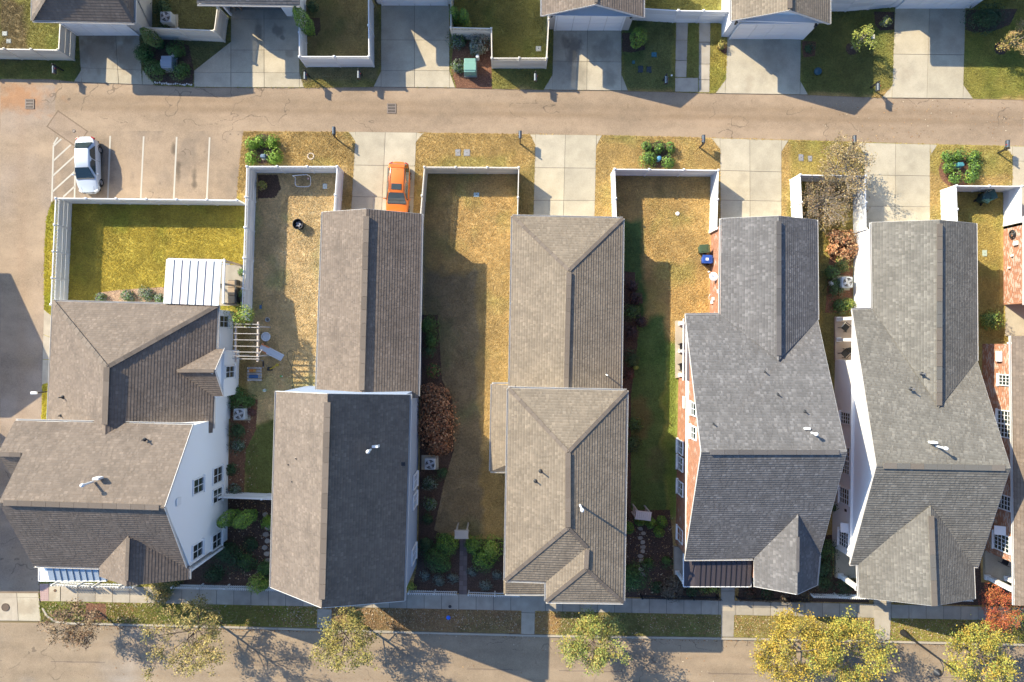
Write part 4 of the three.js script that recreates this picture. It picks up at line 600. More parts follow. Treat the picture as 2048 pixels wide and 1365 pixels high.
fence('privacy_fence', 'white lattice topped fence round the yard with the play things', [[503, 640], [513, 346], [687, 346], [679, 456]]);
fence('privacy_fence', 'beige lattice topped fence round the straw yard right of the orange car', [[846, 458], [855, 347], [1037, 348], [1034, 464]], { mat: M.beige });
fence('privacy_fence', 'solid white fence round the yard with the blue and green bins', [[1226, 464], [1222, 351], [1422, 353], [1419, 466]], { lattice: false });
fence('privacy_fence', 'solid white fence round the brown leaved tree', [[1585, 468], [1580, 362], [1706, 364], [1707, 466]], { lattice: false });
fence('privacy_fence', 'solid white fence at the right edge enclosing a green bin', [[1884, 474], [1881, 383], [2007, 384], [2007, 452]], { lattice: false });
fence('privacy_fence', 'beige fence at the top left corner beside the hipped garage', [[-60, 117], [149, 121], [152, 66]], { mat: M.beige, lattice: false });
fence('privacy_fence', 'beige lattice fence between hipped garage and open garage', [[312, 78], [450, 84], [456, 38]], { mat: M.beige });
fence('privacy_fence', 'bright white lattice fence between the open and the pale garage', [[613, 40], [614, 134], [748, 134], [747, 14]]);
fence('privacy_fence', 'beige fence with a step in it beside the green utility cabinet', [[906, 14], [906, 78], [984, 80], [985, 137], [1091, 137], [1095, 62]], { mat: M.beige });
fence('privacy_fence', 'white fence joining the gabled garage to the white garage', [[1260, 40], [1345, 45], [1442, 46]], { lattice: false });
fence('privacy_fence', 'white fence at the top right between two garages', [[1606, 22], [1690, 23], [1780, 15]], { lattice: false });
fence('garden_wall_fence', 'white fence and gate joining the white and the blue house', [[458, 985], [540, 988], [612, 990]], { top: 1.9 });
// low picket and iron fences
function pickets(name, label, a, b, top, mat, gap, w) {
  const o = thing(name, label, 'fence'), A = G(...a), B = G(...b), L = A.distanceTo(B), n = Math.round(L / gap), y = (q, h) => q.clone().setY(h);
  stick('rail', y(A, top * 0.3), y(B, top * 0.3), 0.04, 0.06, mat, o); stick('rail', y(A, top * 0.8), y(B, top * 0.8), 0.04, 0.06, mat, o);
  for (let i = 0; i <= n; i++) { const p = A.clone().lerp(B, i / n); stick('picket', y(p, 0.08), y(p, top), w, 0.022, mat, o).position.z += 0.032; if (i % Math.max(1, Math.round(2 / gap)) === 0) stick('post', y(p, 0), y(p, top + 0.1), 0.1, 0.1, mat, o).position.z -= 0.05; }
  return settle(o);
}
pickets('picket_fence', 'white picket fence left of the white house\'s porch steps', [120, 1163], [190, 1165.5], 1.0, M.white, 0.22, 0.09);
pickets('picket_fence', 'white picket fence right of the white house\'s porch steps', [200, 1166], [278, 1168], 1.0, M.white, 0.22, 0.09);
pickets('picket_fence', 'long white picket fence of the garden between white and blue house', [355, 1168], [612, 1174], 1.0, M.white, 0.16, 0.08);
pickets('picket_fence', 'white picket fence left of the brick garden path', [820, 1180], [914, 1182], 0.95, M.white, 0.16, 0.08);
pickets('picket_fence', 'white picket fence right of the brick garden path', [938, 1183], [1038, 1186], 0.95, M.white, 0.16, 0.08);
pickets('picket_fence', 'white picket fence in front of the garden right of the slate roof', [1618, 1186], [1732, 1189], 1.0, M.white, 0.15, 0.09);
pickets('picket_fence', 'white picket fence half under the grey front gable', [1790, 1190], [1930, 1193], 1.0, M.white, 0.15, 0.09);
pickets('iron_fence', 'black iron fence left of the path to the metal porch', [1280, 1190], [1438, 1193], 0.95, M.black, 0.12, 0.022);
pickets('iron_fence', 'black iron fence right of the path to the metal porch', [1472, 1194], [1612, 1197], 0.95, M.black, 0.12, 0.022);

// ---------------------------------------------------------------- plants
function leafMesh(leaves) {   // leaves: [x, y, z, nx, ny, nz, size, r, g, b]
  const n = leaves.length, pos = new Float32Array(n * 18), nor = new Float32Array(n * 18), colr = new Float32Array(n * 18), a = V(), b = V(), nn = V();
  for (let i = 0; i < n; i++) {
    const l = leaves[i]; nn.set(l[3], l[4], l[5]).normalize(); a.set(rnd() - 0.5, rnd() - 0.5, rnd() - 0.5).cross(nn).normalize(); b.copy(nn).cross(a);
    const s = l[6], q = [[-0.55, 0, 0], [0, -0.36, 0.06], [0.6, 0, -0.05], [-0.55, 0, 0], [0.6, 0, -0.05], [0, 0.36, 0.06]];
    for (let k = 0; k < 6; k++) for (let c = 0; c < 3; c++) { const j = i * 18 + k * 3 + c, A = a.getComponent(c), B = b.getComponent(c), Nn = nn.getComponent(c); pos[j] = l[c] + s * (A * q[k][0] + B * q[k][1] + Nn * q[k][2]); nor[j] = Nn; colr[j] = l[7 + c]; }
  }
  const g = new THREE.BufferGeometry(); g.setAttribute('position', new THREE.BufferAttribute(pos, 3)); g.setAttribute('normal', new THREE.BufferAttribute(nor, 3)); g.setAttribute('color', new THREE.BufferAttribute(colr, 3)); return g;
}
const pick = (cols) => { const c = cols[Math.floor(rnd() * cols.length)], k = rr(0.7, 1.3); return [c[0] * k, c[1] * k, c[2] * k]; };
const GREEN = [[0.07, 0.135, 0.028], [0.1, 0.185, 0.038], [0.055, 0.11, 0.026]], BRIGHT = [[0.16, 0.28, 0.025], [0.11, 0.22, 0.02], [0.22, 0.33, 0.035]], DARK = [[0.045, 0.09, 0.028], [0.065, 0.11, 0.038], [0.035, 0.07, 0.026]], PURPLE = [[0.06, 0.035, 0.035], [0.04, 0.03, 0.03], [0.09, 0.05, 0.04]], RUST = [[0.4, 0.17, 0.07], [0.28, 0.11, 0.05], [0.48, 0.26, 0.13], [0.14, 0.09, 0.05]], STRAW = [[0.36, 0.26, 0.09], [0.28, 0.2, 0.07], [0.4, 0.32, 0.12]], SILVER = [[0.16, 0.19, 0.15], [0.12, 0.15, 0.12], [0.2, 0.23, 0.19]], GOLD = [[0.42, 0.3, 0.035], [0.36, 0.29, 0.05], [0.5, 0.36, 0.05], [0.22, 0.22, 0.04], [0.42, 0.24, 0.03]], OLIVE = [[0.3, 0.25, 0.06], [0.21, 0.2, 0.05], [0.38, 0.29, 0.09], [0.14, 0.15, 0.04]], RED = [[0.45, 0.09, 0.04], [0.5, 0.15, 0.05], [0.35, 0.05, 0.03], [0.5, 0.24, 0.05]], BROWN = [[0.28, 0.17, 0.08], [0.2, 0.12, 0.06], [0.36, 0.25, 0.12]], LIME = [[0.3, 0.33, 0.05], [0.2, 0.26, 0.04], [0.36, 0.36, 0.07]];
// rounded shrub: leaves over an uneven body with stems inside
function shrub(label, gx, gy, r, ht, cols, o = {}) {
  const { leaf = 0.1, dense = 1, name = 'shrub', group, lean = 0, category = 'shrub', open = 0, wide = 1 } = o;
  const t = thing(name, label, category, group), c = G(gx, gy, 0), L = [], s = Math.floor(rr(0, 900)), n = Math.round(dense * 900 * r * (r + ht) / Math.pow(leaf / 0.085, 2) * 1.25);
  const lobes = o.lobes || [[0, 0, 1.02], [rr(-0.4, 0.4), rr(-0.4, 0.4), rr(0.55, 0.8)], [rr(-0.45, 0.45), rr(-0.45, 0.45), rr(0.5, 0.75)]];
  const lump = (th, ph) => 0.62 + 0.76 * fbm(2.2 * Math.cos(th) * Math.sin(ph) + 9, 2.2 * Math.sin(th) * Math.sin(ph) + 2.2 * Math.cos(ph) + 9, s, 3);
  for (let i = 0; i < n; i++) {
    const th = rr(0, 6.283), ph = Math.acos(rr(-0.55, 1)), f = lump(th, ph) * (rnd() < 0.75 ? rr(0.86, 1.05) : rr(0.45, 0.9)) * (open ? rr(1 - open, 1.1) : 1);
    const lb = lobes[Math.floor(rnd() * lobes.length)], x = (lb[0] + Math.cos(th) * Math.sin(ph) * f * lb[2]) * r * wide, z = (lb[1] + Math.sin(th) * Math.sin(ph) * f * lb[2]) * r, y = ht * (0.3 + 0.7 * lb[2]) * (0.5 + 0.5 * Math.cos(ph) * f);
    const q = pick(cols); L.push([c.x + x, Math.max(0.03, y), c.z + z, Math.cos(th) * Math.sin(ph) + gauss() * 0.55, Math.cos(ph) + 0.25 + gauss() * 0.55, Math.sin(th) * Math.sin(ph) + gauss() * 0.55, leaf * rr(0.7, 1.35), ...q]);
  }
  mesh('foliage', leafMesh(L), M.leaf, t);
  const st = []; for (let i = 0; i < 7; i++) { const a = rr(0, 6.28), q = rr(0.2, 0.75); st.push(limb(c.clone(), V(c.x + Math.cos(a) * q * r, ht * rr(0.45, 0.85), c.z + Math.sin(a) * q * r), 0.03, 0.008, 5)); }
  mesh('stem', mergeGeometries(st), M.bark, t);
  return settle(t);
}
// tall evergreen column
function conifer(label, gx, gy, r, ht, cols, o = {}) {
  const t = thing('columnar_evergreen', label, 'evergreen', o.group), c = G(gx, gy, 0), L = [], n = Math.round(900 * r * ht), s = Math.floor(rr(0, 900));
  for (let i = 0; i < n; i++) { const u = Math.pow(rnd(), 0.8), th = rr(0, 6.283), prof = Math.pow(Math.sin(Math.PI * (0.12 + 0.86 * u)), 0.7), f = r * prof * (0.75 + 0.45 * noise(th * 2.2, u * 9, s)) * (rnd() < 0.8 ? rr(0.85, 1.05) : rr(0.4, 0.9)); const q = pick(cols); L.push([c.x + Math.cos(th) * f, 0.1 + u * ht, c.z + Math.sin(th) * f, Math.cos(th) + gauss() * 0.4, 0.5 + gauss() * 0.4, Math.sin(th) + gauss() * 0.4, rr(0.07, 0.14), ...q]); }
  mesh('foliage', leafMesh(L), M.leaf, t); mesh('trunk', limb(c.clone(), V(c.x, ht * 0.8, c.z), 0.06, 0.02), M.bark, t);
  return settle(t);
}
// tree: tapered trunk, limbs forking twice, leaves in clumps at the twig ends
function tree(name, label, gx, gy, ht, R, cols, o = {}) {
  const { n: n0 = 7000, leaf: leaf0 = 0.15, clear = 0.34, bark = M.bark, forks = 12, group = undefined, spread = 0.34, fall = 0 } = o;
  const n = n0 * 1.12, leaf = leaf0 * 0.74, t = thing(name, label, 'tree', group), c = G(gx, gy, 0), wood = [], tips = [];
  const trunkTop = V(c.x + gauss() * 0.15, ht * 0.72, c.z + gauss() * 0.15), r0 = 0.035 + ht * 0.014;
  const stems = o.multi || 1;
  for (let m = 0; m < stems; m++) {
    const top = stems > 1 ? V(c.x + Math.cos(m * 6.28 / stems) * R * 0.35, ht * rr(0.55, 0.75), c.z + Math.sin(m * 6.28 / stems) * R * 0.35) : trunkTop;
    wood.push(limb(c.clone(), top, r0 / Math.sqrt(stems), r0 * 0.35 / Math.sqrt(stems), 8));
    const F = Math.round(forks / Math.sqrt(stems));
    for (let i = 0; i < F; i++) {
      const u = clear + (1 - clear) * (i + rr(0, 0.8)) / F, p = c.clone().lerp(top, Math.min(1, u / 0.98)), a = i * 2.4 + rr(-0.4, 0.4) + m, prof = Math.sin(Math.PI * clamp(0.25 + 0.68 * (u - clear) / (1 - clear))), len = R * (0.65 + 0.45 * prof) * rr(0.75, 1.1);
      const e = V(p.x + Math.cos(a) * len, Math.min(ht, p.y + len * rr(0.35, 0.75)), p.z + Math.sin(a) * len); wood.push(limb(p, e, r0 * 0.34, r0 * 0.1, 6));
      for (let j = 0; j < 8; j++) { const b = rr(0.2, 1), q = p.clone().lerp(e, b), aa = a + rr(-1.3, 1.3), l2 = len * rr(0.25, 0.5), e2 = V(q.x + Math.cos(aa) * l2, q.y + l2 * rr(0.05, 0.8), q.z + Math.sin(aa) * l2); wood.push(limb(q, e2, r0 * 0.13, r0 * 0.04, 5)); tips.push(e2); for (let k = 0; k < 3; k++) { const e3 = e2.clone().add(V(gauss() * 0.45 * R * 0.5, rr(0, 0.35), gauss() * 0.45 * R * 0.5)); wood.push(limb(q.clone().lerp(e2, rr(0.3, 0.9)), e3, r0 * 0.05, 0.006, 4)); tips.push(e3); } }
    }
  }
  mesh('trunk', mergeGeometries(wood), bark, t);
  const L = [], per = tips.map(() => Math.pow(rnd(), 1.3) * 2 + 0.1), sum = per.reduce((a, b) => a + b, 0);
  tips.forEach((p, i) => { const m = Math.round(n * per[i] / sum), q0 = pick(cols), sp = spread * rr(0.9, 1.6); for (let k = 0; k < m; k++) { const q = mixc(q0, pick(cols), 0.55); L.push([p.x + gauss() * sp, Math.max(0.6, p.y + gauss() * sp * 0.75 - 0.05), p.z + gauss() * sp, gauss() * 0.8, 0.75 + gauss() * 0.6, gauss() * 0.8, leaf * rr(0.65, 1.35), ...q]); } });
  mesh('crown', leafMesh(L), M.leaf, t);
  return settle(t);
}
tree('street_tree', 'small reddish brown street tree at the left corner of the verge', 196, 1222, 4.2, 1.45, [[0.2, 0.11, 0.06], [0.28, 0.17, 0.09], [0.16, 0.12, 0.06], [0.3, 0.22, 0.12]], { n: 3200, leaf: 0.15, forks: 10, spread: 0.26 });
tree('street_tree', 'sparse yellow brown street tree below the white house', 420, 1235, 5.6, 2.15, STRAW.concat(OLIVE, [[0.4, 0.28, 0.08]]), { n: 5200, leaf: 0.15, spread: 0.28 });
tree('street_tree', 'tall olive yellow street tree below the blue house', 712, 1239, 5.7, 1.8, OLIVE.concat([[0.4, 0.32, 0.08], [0.34, 0.3, 0.07]]), { n: 5400, leaf: 0.15, spread: 0.27 });
tree('street_tree', 'green and orange street tree below the tan hipped house', 1178, 1246, 5.3, 1.75, [[0.27, 0.3, 0.06], [0.18, 0.24, 0.045], [0.4, 0.26, 0.06], [0.34, 0.34, 0.1]], { n: 7200, leaf: 0.15, spread: 0.3 });
tree('street_tree', 'left of the two large golden street trees below the slate roof', 1550, 1262, 5.8, 2.35, GOLD, { n: 9800, leaf: 0.15, spread: 0.32, forks: 14 });
tree('street_tree', 'right of the two large golden street trees below the slate roof', 1648, 1263, 5.6, 2.3, GOLD.concat(LIME), { n: 9000, leaf: 0.15, spread: 0.32, forks: 14 });
tree('street_tree', 'golden street tree at the lower right corner', 1900, 1274, 5.4, 1.95, GOLD.concat(LIME), { n: 7000, leaf: 0.15, spread: 0.28 });
tree('japanese_maple', 'small bright red maple at the right front garden', 1968, 1198, 2.6, 1.45, RED, { n: 5200, leaf: 0.1, spread: 0.24, clear: 0.2 });
tree('crape_myrtle', 'tan leaved tree beside the driveway corner of the fenced yard', 1662, 346, 4.2, 1.5, [[0.36, 0.25, 0.11], [0.28, 0.18, 0.08], [0.42, 0.33, 0.17], [0.2, 0.17, 0.07]], { n: 3900, leaf: 0.13, multi: 4, forks: 10, spread: 0.24, bark: M.paleBark });
tree('crape_myrtle', 'nearly bare brown tree filling the small white fenced yard', 1632, 414, 2.7, 1.5, BROWN.concat([[0.34, 0.28, 0.11], [0.4, 0.28, 0.13]]), { n: 2300, leaf: 0.11, multi: 6, forks: 14, spread: 0.22, bark: M.paleBark, clear: 0.15 });
tree('young_tree', 'thin young yellow green tree in a mulch ring at upper right', 1703, 97, 2.6, 0.75, LIME, { n: 900, leaf: 0.13, forks: 6, spread: 0.16, bark: M.paleBark });
tree('young_tree', 'young orange leaved tree cut by the right edge at the top', 2000, 97, 3.2, 0.95, [[0.36, 0.22, 0.08], [0.3, 0.27, 0.06], [0.42, 0.3, 0.12]], { n: 1800, leaf: 0.12, forks: 6, spread: 0.2, bark: M.paleBark });

// ---------------------------------------------------------------- planting beds
function bed(name, pts, mat, hh = 0.05) { structure(name, poly(pts, hh, 0.07), mat); covered.push(pts); }
bed('mulch_bed', [[306, 64], [330, 70], [378, 92], [388, 140], [386, 170], [308, 168], [288, 130]], M.mulch, 0.045);
bed('mulch_bed', [[614, 36], [640, 36], [642, 60], [634, 72], [614, 74]], M.mulch);
bed('mulch_bed', [[907, 80], [982, 84], [984, 178], [912, 176], [902, 140]], M.redMulch);
bed('mulch_bed', [[1258, 66], [1290, 70], [1290, 100], [1262, 106], [1244, 104], [1244, 66]], M.mulch);
bed('mulch_bed', [[1434, 96], [1446, 80], [1456, 100], [1450, 110]], M.redMulch);
bed('mulch_bed', [[1603, 82], [1632, 84], [1630, 112], [1606, 116]], M.redMulch);
bed('mulch_bed', [[1748, 24], [1789, 24], [1788, 60], [1760, 62], [1750, 50]], M.mulch);
bed('mulch_bed', [[1932, 20], [2035, 18], [2020, 50], [1990, 62], [1950, 66], [1930, 60]], M.mulch);
const ring = (x, y, r) => Array.from({ length: 18 }, (_, i) => [x + r * Math.cos(i * 0.349), y + r * Math.sin(i * 0.349)]);
bed('mulch_ring', ring(1704, 98, 13), M.mulch); bed('mulch_ring', ring(2001, 98, 13), M.mulch);
bed('mulch_bed', [[184, 610], [196, 586], [240, 580], [330, 574], [336, 612]], M.straw);
bed('mulch_bed', [[516, 350], [556, 350], [562, 378], [550, 396], [516, 398]], M.mulch);
bed('mulch_bed', [[462, 790], [516, 800], [512, 860], [492, 900], [488, 985], [456, 985]], M.redMulch);
bed('garden_bed', [[456, 998], [612, 1000], [612, 1179], [350, 1174], [380, 1120], [440, 1092]], M.mulch, 0.05);
bed('garden_bed', [[838, 630], [876, 630], [884, 760], [905, 800], [908, 900], [890, 960], [868, 1060], [905, 1080], [1010, 1078], [1010, 1189], [822, 1185], [836, 1120], [842, 780]], M.mulch, 0.052);
bed('garden_bed', [[1222, 540], [1270, 545], [1275, 690], [1262, 790], [1262, 1020], [1340, 1020], [1346, 1090], [1346, 1197], [1214, 1194]], M.mulch, 0.05);
bed('mulch_bed', [[1660, 480], [1706, 478], [1704, 628], [1650, 626], [1655, 560]], M.redMulch);
bed('garden_bed', [[1482, 1150], [1616, 1150], [1616, 1203], [1474, 1200]], M.mulch, 0.051);
bed('garden_bed', [[1612, 1070], [1664, 1070], [1666, 1150], [1684, 1160], [1740, 1160], [1738, 1206], [1618, 1204]], M.mulch, 0.053);
bed('garden_bed', [[1896, 1100], [1960, 1100], [1962, 1165], [2020, 1168], [2040, 1213], [1786, 1207], [1790, 1165], [1896, 1165]], M.mulch, 0.052);
bed('garden_bed', [[1350, 1150], [1440, 1150], [1438, 1199], [1350, 1197]], M.mulch, 0.056);
bed('mulch_bed', ring(526, 298, 30), M.mulch, 0.04); bed('mulch_bed', ring(1316, 310, 27), M.mulch, 0.04); bed('mulch_bed', ring(1913, 340, 36), M.redMulch, 0.04);
bed('bare_soil', [[172, 1206], [212, 1207], [214, 1240], [170, 1239]], M.redMulch, 0.075);

// ---------------------------------------------------------------- shrubs, each where it stands (surveyed tops brought down to the ground)
const S = (label, px, py, r, ht, cols, o) => { const [x, y] = gq(px, py, ht * 0.6); return shrub(label, x, y, r, ht, cols, o); };
conifer('leaning tall evergreen at the corner of the hipped garage', 322, 92, 0.55, 2.9, GREEN.concat([[0.12, 0.12, 0.03]]));
for (const [x, y, r, l] of [[288, 103, 0.8, 'dark round shrub left of the grey utility cabinet, nearest the garage'], [348, 97, 0.72, 'dark round shrub upper right of the grey utility cabinet'], [308, 140, 0.85, 'dark round shrub lower left of the grey utility cabinet'], [357, 140, 0.78, 'dark round shrub lower right of the grey utility cabinet']]) S(l, x, y, r, 1.0, GREEN);
S('dark shrub above the air conditioner of the hipped garage', 322, 14, 0.7, 1.1, DARK); S('dark low shrub below the air conditioner of the hipped garage', 325, 46, 0.5, 0.7, DARK);
conifer('tall leaning evergreen by the open garage\'s white wall', 622, 66, 0.62, 4.1, GREEN.concat(BRIGHT)); S('dark shrub in the white fenced yard\'s top corner', 625, 12, 0.5, 0.9, DARK);
conifer('left evergreen column beside the pale garage', 912, 46, 0.4, 2.6, GREEN.concat(BRIGHT)); conifer('right evergreen column beside the pale garage', 930, 50, 0.4, 2.6, GREEN.concat(BRIGHT));
S('small yellowish shrub behind the stepped beige fence', 929, 46, 0.45, 0.9, LIME); S('grey green bush at the driveway edge near the beige fence', 911, 78, 0.75, 1.1, SILVER.concat(GREEN)); S('large pinkish grey bush above the green utility cabinet', 959, 84, 0.95, 1.4, SILVER.concat([[0.25, 0.2, 0.15], [0.12, 0.14, 0.06]])); S('small grey green bush left of the green utility cabinet', 917, 131, 0.58, 0.8, SILVER.concat(GREEN));
conifer('stout evergreen right of the gabled garage', 1272, 88, 0.68, 2.3, GREEN.concat(BRIGHT)); S('little round bush in red mulch left of the white garage', 1445, 89, 0.36, 0.7, OLIVE); S('dark clump in red mulch right of the white garage', 1622, 94, 0.42, 0.5, DARK); S('small pale shrub in the dark bed left of the wide driveway', 1774, 42, 0.42, 0.9, LIME.concat(SILVER)); S('wide dark evergreen mass in the top right bed', 1975, 34, 1.25, 1.5, DARK, { wide: 1.3 });
for (const [x, y, r, l] of [[520, 282, 0.52, 'top left'], [545, 282, 0.58, 'top right'], [502, 288, 0.56, 'far left upper'], [503, 316, 0.58, 'lower left'], [549, 311, 0.72, 'lower right']]) S(`bright green clipped shrub, ${l} of the five by the parking lot`, x, y, r, 0.95, BRIGHT);
for (const [x, y, r, l] of [[1295, 292, 0.44, 'top left'], [1320, 293, 0.48, 'top middle'], [1342, 294, 0.42, 'top right'], [1296, 320, 0.68, 'large lower left'], [1337, 322, 0.56, 'lower right']]) S(`green clipped shrub, ${l} of the five around the blue dome`, x, y, r, 0.85, GREEN.concat(GREEN, BRIGHT));
for (const [x, y, l] of [[1899, 313, 'upper left'], [1922, 309, 'top'], [1950, 313, 'upper right'], [1901, 332, 'left'], [1952, 332, 'right'], [1914, 352, 'lower left'], [1945, 352, 'lower right']]) S(`green clipped shrub, ${l} one of the ring around the teal box`, x, y, 0.56, 0.85, GREEN.concat(GREEN, BRIGHT));
for (const [x, y, r, l] of [[200, 598, 0.5, 'leftmost'], [252, 594, 0.58, 'second from left'], [291, 591, 0.64, 'second from right'], [319, 598, 0.48, 'rightmost']]) S(`bluish green shrub in the straw bed, ${l} of four above the brown roof`, x, y, r, 0.8, SILVER.concat(GREEN));
S('small yellowing shrub in the dark bed of the play yard', 522, 371, 0.4, 0.7, LIME.concat(STRAW));
for (const [x, y, r, hh, c, l] of [[470, 797, 0.95, 0.9, GREEN, 'leafy dark green bush above the white house\'s air conditioner'], [497, 800, 0.6, 0.6, GREEN, 'leafy bush right of the white house\'s gable wall'], [500, 826, 0.42, 0.5, [[0.14, 0.05, 0.05], [0.09, 0.06, 0.04]], 'reddish shrub right of the white house\'s air conditioner'], [470, 862, 0.7, 0.8, DARK, 'dark shrub below the white house\'s air conditioner'], [472, 893, 0.65, 0.7, DARK.concat(SILVER), 'second shrub below the white house\'s air conditioner'], [464, 940, 0.5, 0.6, DARK, 'small dark shrub beside the white house\'s lower windows'], [466, 985, 0.65, 0.75, DARK.concat(SILVER), 'bluish shrub just above the white gate fence']]) S(l, x, y, r, hh, c);
conifer('left leaning evergreen column below the white gate fence', 476, 1026, 0.6, 3.6, BRIGHT.concat(GREEN)); conifer('right leaning evergreen column below the white gate fence', 509, 1026, 0.6, 3.9, BRIGHT.concat(GREEN)); S('bright green shrub tucked beside the blue house\'s eave', 536, 1046, 0.6, 1.2, BRIGHT);
for (const [x, y, r, hh, c, l] of [[452, 1118, 1.15, 1.1, DARK, 'large dark shrub in the garden below the white house\'s wall'], [488, 1122, 0.95, 0.9, DARK.concat(GREEN), 'broad dark green shrub in the middle of the shaded garden'], [425, 1150, 0.8, 0.7, DARK, 'dark shrub at the picket fence near the front gable'], [528, 1140, 0.75, 1.0, GREEN, 'green shrub beside the blue house\'s corner'], [514, 1168, 0.75, 1.9, LIME.concat(BRIGHT), 'sunlit yellow green shrub rising over the picket fence'], [500, 1090, 0.6, 0.6, DARK, 'low dark shrub beside the stepping stones'], [312, 1188, 1.0, 1.4, STRAW.concat(OLIVE), 'tawny ornamental grass clump at the sidewalk by the front gable'], [338, 1168, 0.8, 1.2, DARK.concat(OLIVE), 'dark shrub behind the tawny grass clump']]) S(l, x, y, r, hh, c);
for (const [x, y, r, hh, c, l] of [[860, 652, 0.75, 0.9, GREEN, 'topmost green shrub along the blue house\'s right wall'], [864, 680, 0.65, 0.8, GREEN, 'second green shrub along the blue house\'s right wall'], [858, 705, 0.5, 0.7, DARK, 'third dark shrub along the blue house\'s right wall'], [866, 742, 0.6, 0.8, GREEN.concat([[0.3, 0.08, 0.06]]), 'rose bush with red blooms above the rusty hydrangea'], [870, 840, 1.6, 1.3, RUST, 'large rusty dried hydrangea mass beside the blue house'], [882, 950, 0.5, 0.6, DARK, 'dark shrub lower right of the blue house\'s air conditioner'], [858, 968, 0.65, 0.7, DARK.concat(SILVER), 'dark bluish shrub below the blue house\'s air conditioner'], [858, 1008, 0.55, 0.7, GREEN.concat(SILVER), 'pale green shrub by the blue house\'s pair of windows'], [855, 1040, 0.5, 0.6, DARK, 'low dark shrub left of the garden arbor']]) S(l, x, y, r, hh, c, c === RUST ? { leaf: 0.15, dense: 3, open: 0.3, lobes: [[-0.3, -1.35, 0.5], [0.2, -1.15, 0.6], [-0.2, -0.7, 0.75], [0.3, -0.45, 0.7], [-0.1, 0, 0.85], [0.45, 0.15, 0.65], [-0.35, 0.5, 0.6], [0.3, 0.75, 0.7], [0, 1.15, 0.65], [0.35, 1.3, 0.45]] } : {});
for (const [x, y, r, hh, c, l] of [[893, 1092, 0.95, 1.4, GREEN.concat(BRIGHT), 'tall green shrub left of the brick path, just below the arbor'], [875, 1122, 1.0, 1.3, GREEN, 'large green shrub left of the brick path, lower'], [851, 1095, 0.75, 0.9, DARK, 'dark shrub against the blue house near the arbor'], [949, 1092, 0.85, 1.3, GREEN.concat(BRIGHT), 'green shrub right of the brick path, just below the arbor'], [987, 1094, 0.9, 1.5, BRIGHT.concat(LIME), 'sun flecked bright shrub beside the tan house\'s wall'], [966, 1122, 1.0, 1.3, GREEN.concat(BRIGHT), 'large green shrub right of the brick path, lower'], [848, 1152, 0.5, 0.5, SILVER, 'silvery lavender mound nearest the blue house'], [878, 1162, 0.5, 0.5, SILVER, 'silvery lavender mound left of the path, second'], [905, 1158, 0.45, 0.5, SILVER, 'silvery lavender mound touching the brick path'], [944, 1143, 0.42, 0.5, SILVER, 'silvery mound right of the brick path'], [972, 1172, 0.5, 0.5, SILVER, 'silvery mound at the right picket fence'], [995, 1152, 0.42, 0.5, SILVER, 'silvery mound by the tan house\'s porch'], [822, 1174, 0.4, 0.6, LIME, 'small lime shrub at the blue house\'s front corner']]) S(l, x, y, r, hh, c);
for (const [x, y, r, hh, c, l] of [[1266, 572, 0.5, 0.9, PURPLE, 'top of the row of purple leaved shrubs by the tan house'], [1272, 596, 0.6, 1.0, PURPLE, 'second purple leaved shrub by the tan house'], [1281, 640, 0.55, 0.9, PURPLE, 'third purple leaved shrub by the tan house'], [1262, 626, 0.7, 1.0, DARK.concat(GREEN), 'dark green shrub among the purple ones'], [1264, 668, 0.6, 0.9, PURPLE, 'lowest purple leaved shrub by the tan house'], [1262, 716, 0.75, 1.0, DARK, 'dark shrub with a lime tuft right of the tan house'], [1258, 752, 0.45, 0.6, [[0.14, 0.05, 0.04], [0.08, 0.05, 0.04]], 'reddish low shrub beside the step of the tan roofs'], [1272, 852, 0.65, 0.9, DARK.concat(GREEN), 'round dark shrub by the tan house\'s long eave, upper'], [1266, 890, 0.7, 0.9, DARK, 'round dark shrub by the tan house\'s long eave, lower'], [1272, 735, 0.2, 0.7, LIME, 'tiny lime tuft in front of the dark shrub']]) S(l, x, y, r, hh, c);
for (const [x, y, l] of [[1283, 1048, 'upper left'], [1305, 1052, 'middle'], [1328, 1050, 'upper right'], [1322, 1070, 'lower right'], [1262, 1062, 'lower left']]) conifer(`small leaning evergreen, ${l} of five below the white arbor`, ...gq(x - 4, y - 6, 0.8), 0.42, 1.6, GREEN.concat(BRIGHT));
for (const [x, y, r, hh, c, l] of [[1270, 1158, 1.15, 2.0, GREEN, 'large feathery green bush at the tan house\'s front corner'], [1298, 1130, 0.55, 0.6, GREEN, 'small green mound in the shaded bed, left'], [1335, 1128, 0.5, 0.6, GREEN, 'small green mound in the shaded bed, right'], [1345, 1180, 0.95, 1.3, [[0.13, 0.1, 0.07], [0.09, 0.08, 0.05], [0.16, 0.12, 0.08]], 'brownish twiggy shrub at the iron fence'], [1312, 1176, 0.5, 0.5, DARK, 'low dark mound at the left end of the iron fence'], [1385, 1182, 0.5, 0.5, DARK, 'low dark shrub below the metal porch roof, left'], [1412, 1182, 0.45, 0.5, OLIVE.concat(GREEN), 'yellow green shrub left of the metal porch\'s path'], [1430, 1178, 0.4, 0.7, LIME, 'sunlit shrub at the metal porch\'s path'], [1500, 1190, 0.55, 0.5, [[0.16, 0.08, 0.05], [0.08, 0.07, 0.04]], 'reddish low shrub right of the metal porch\'s path'], [1535, 1193, 0.55, 0.5, DARK.concat([[0.15, 0.09, 0.05]]), 'low shrub below the slate front gable, left'], [1575, 1196, 0.55, 0.5, [[0.17, 0.1, 0.06], [0.09, 0.08, 0.05]], 'reddish low shrub below the slate front gable, middle'], [1615, 1190, 0.6, 0.6, [[0.17, 0.1, 0.05], [0.1, 0.09, 0.05]], 'brownish shrub below the slate front gable, right']]) S(l, x, y, r, hh, c);
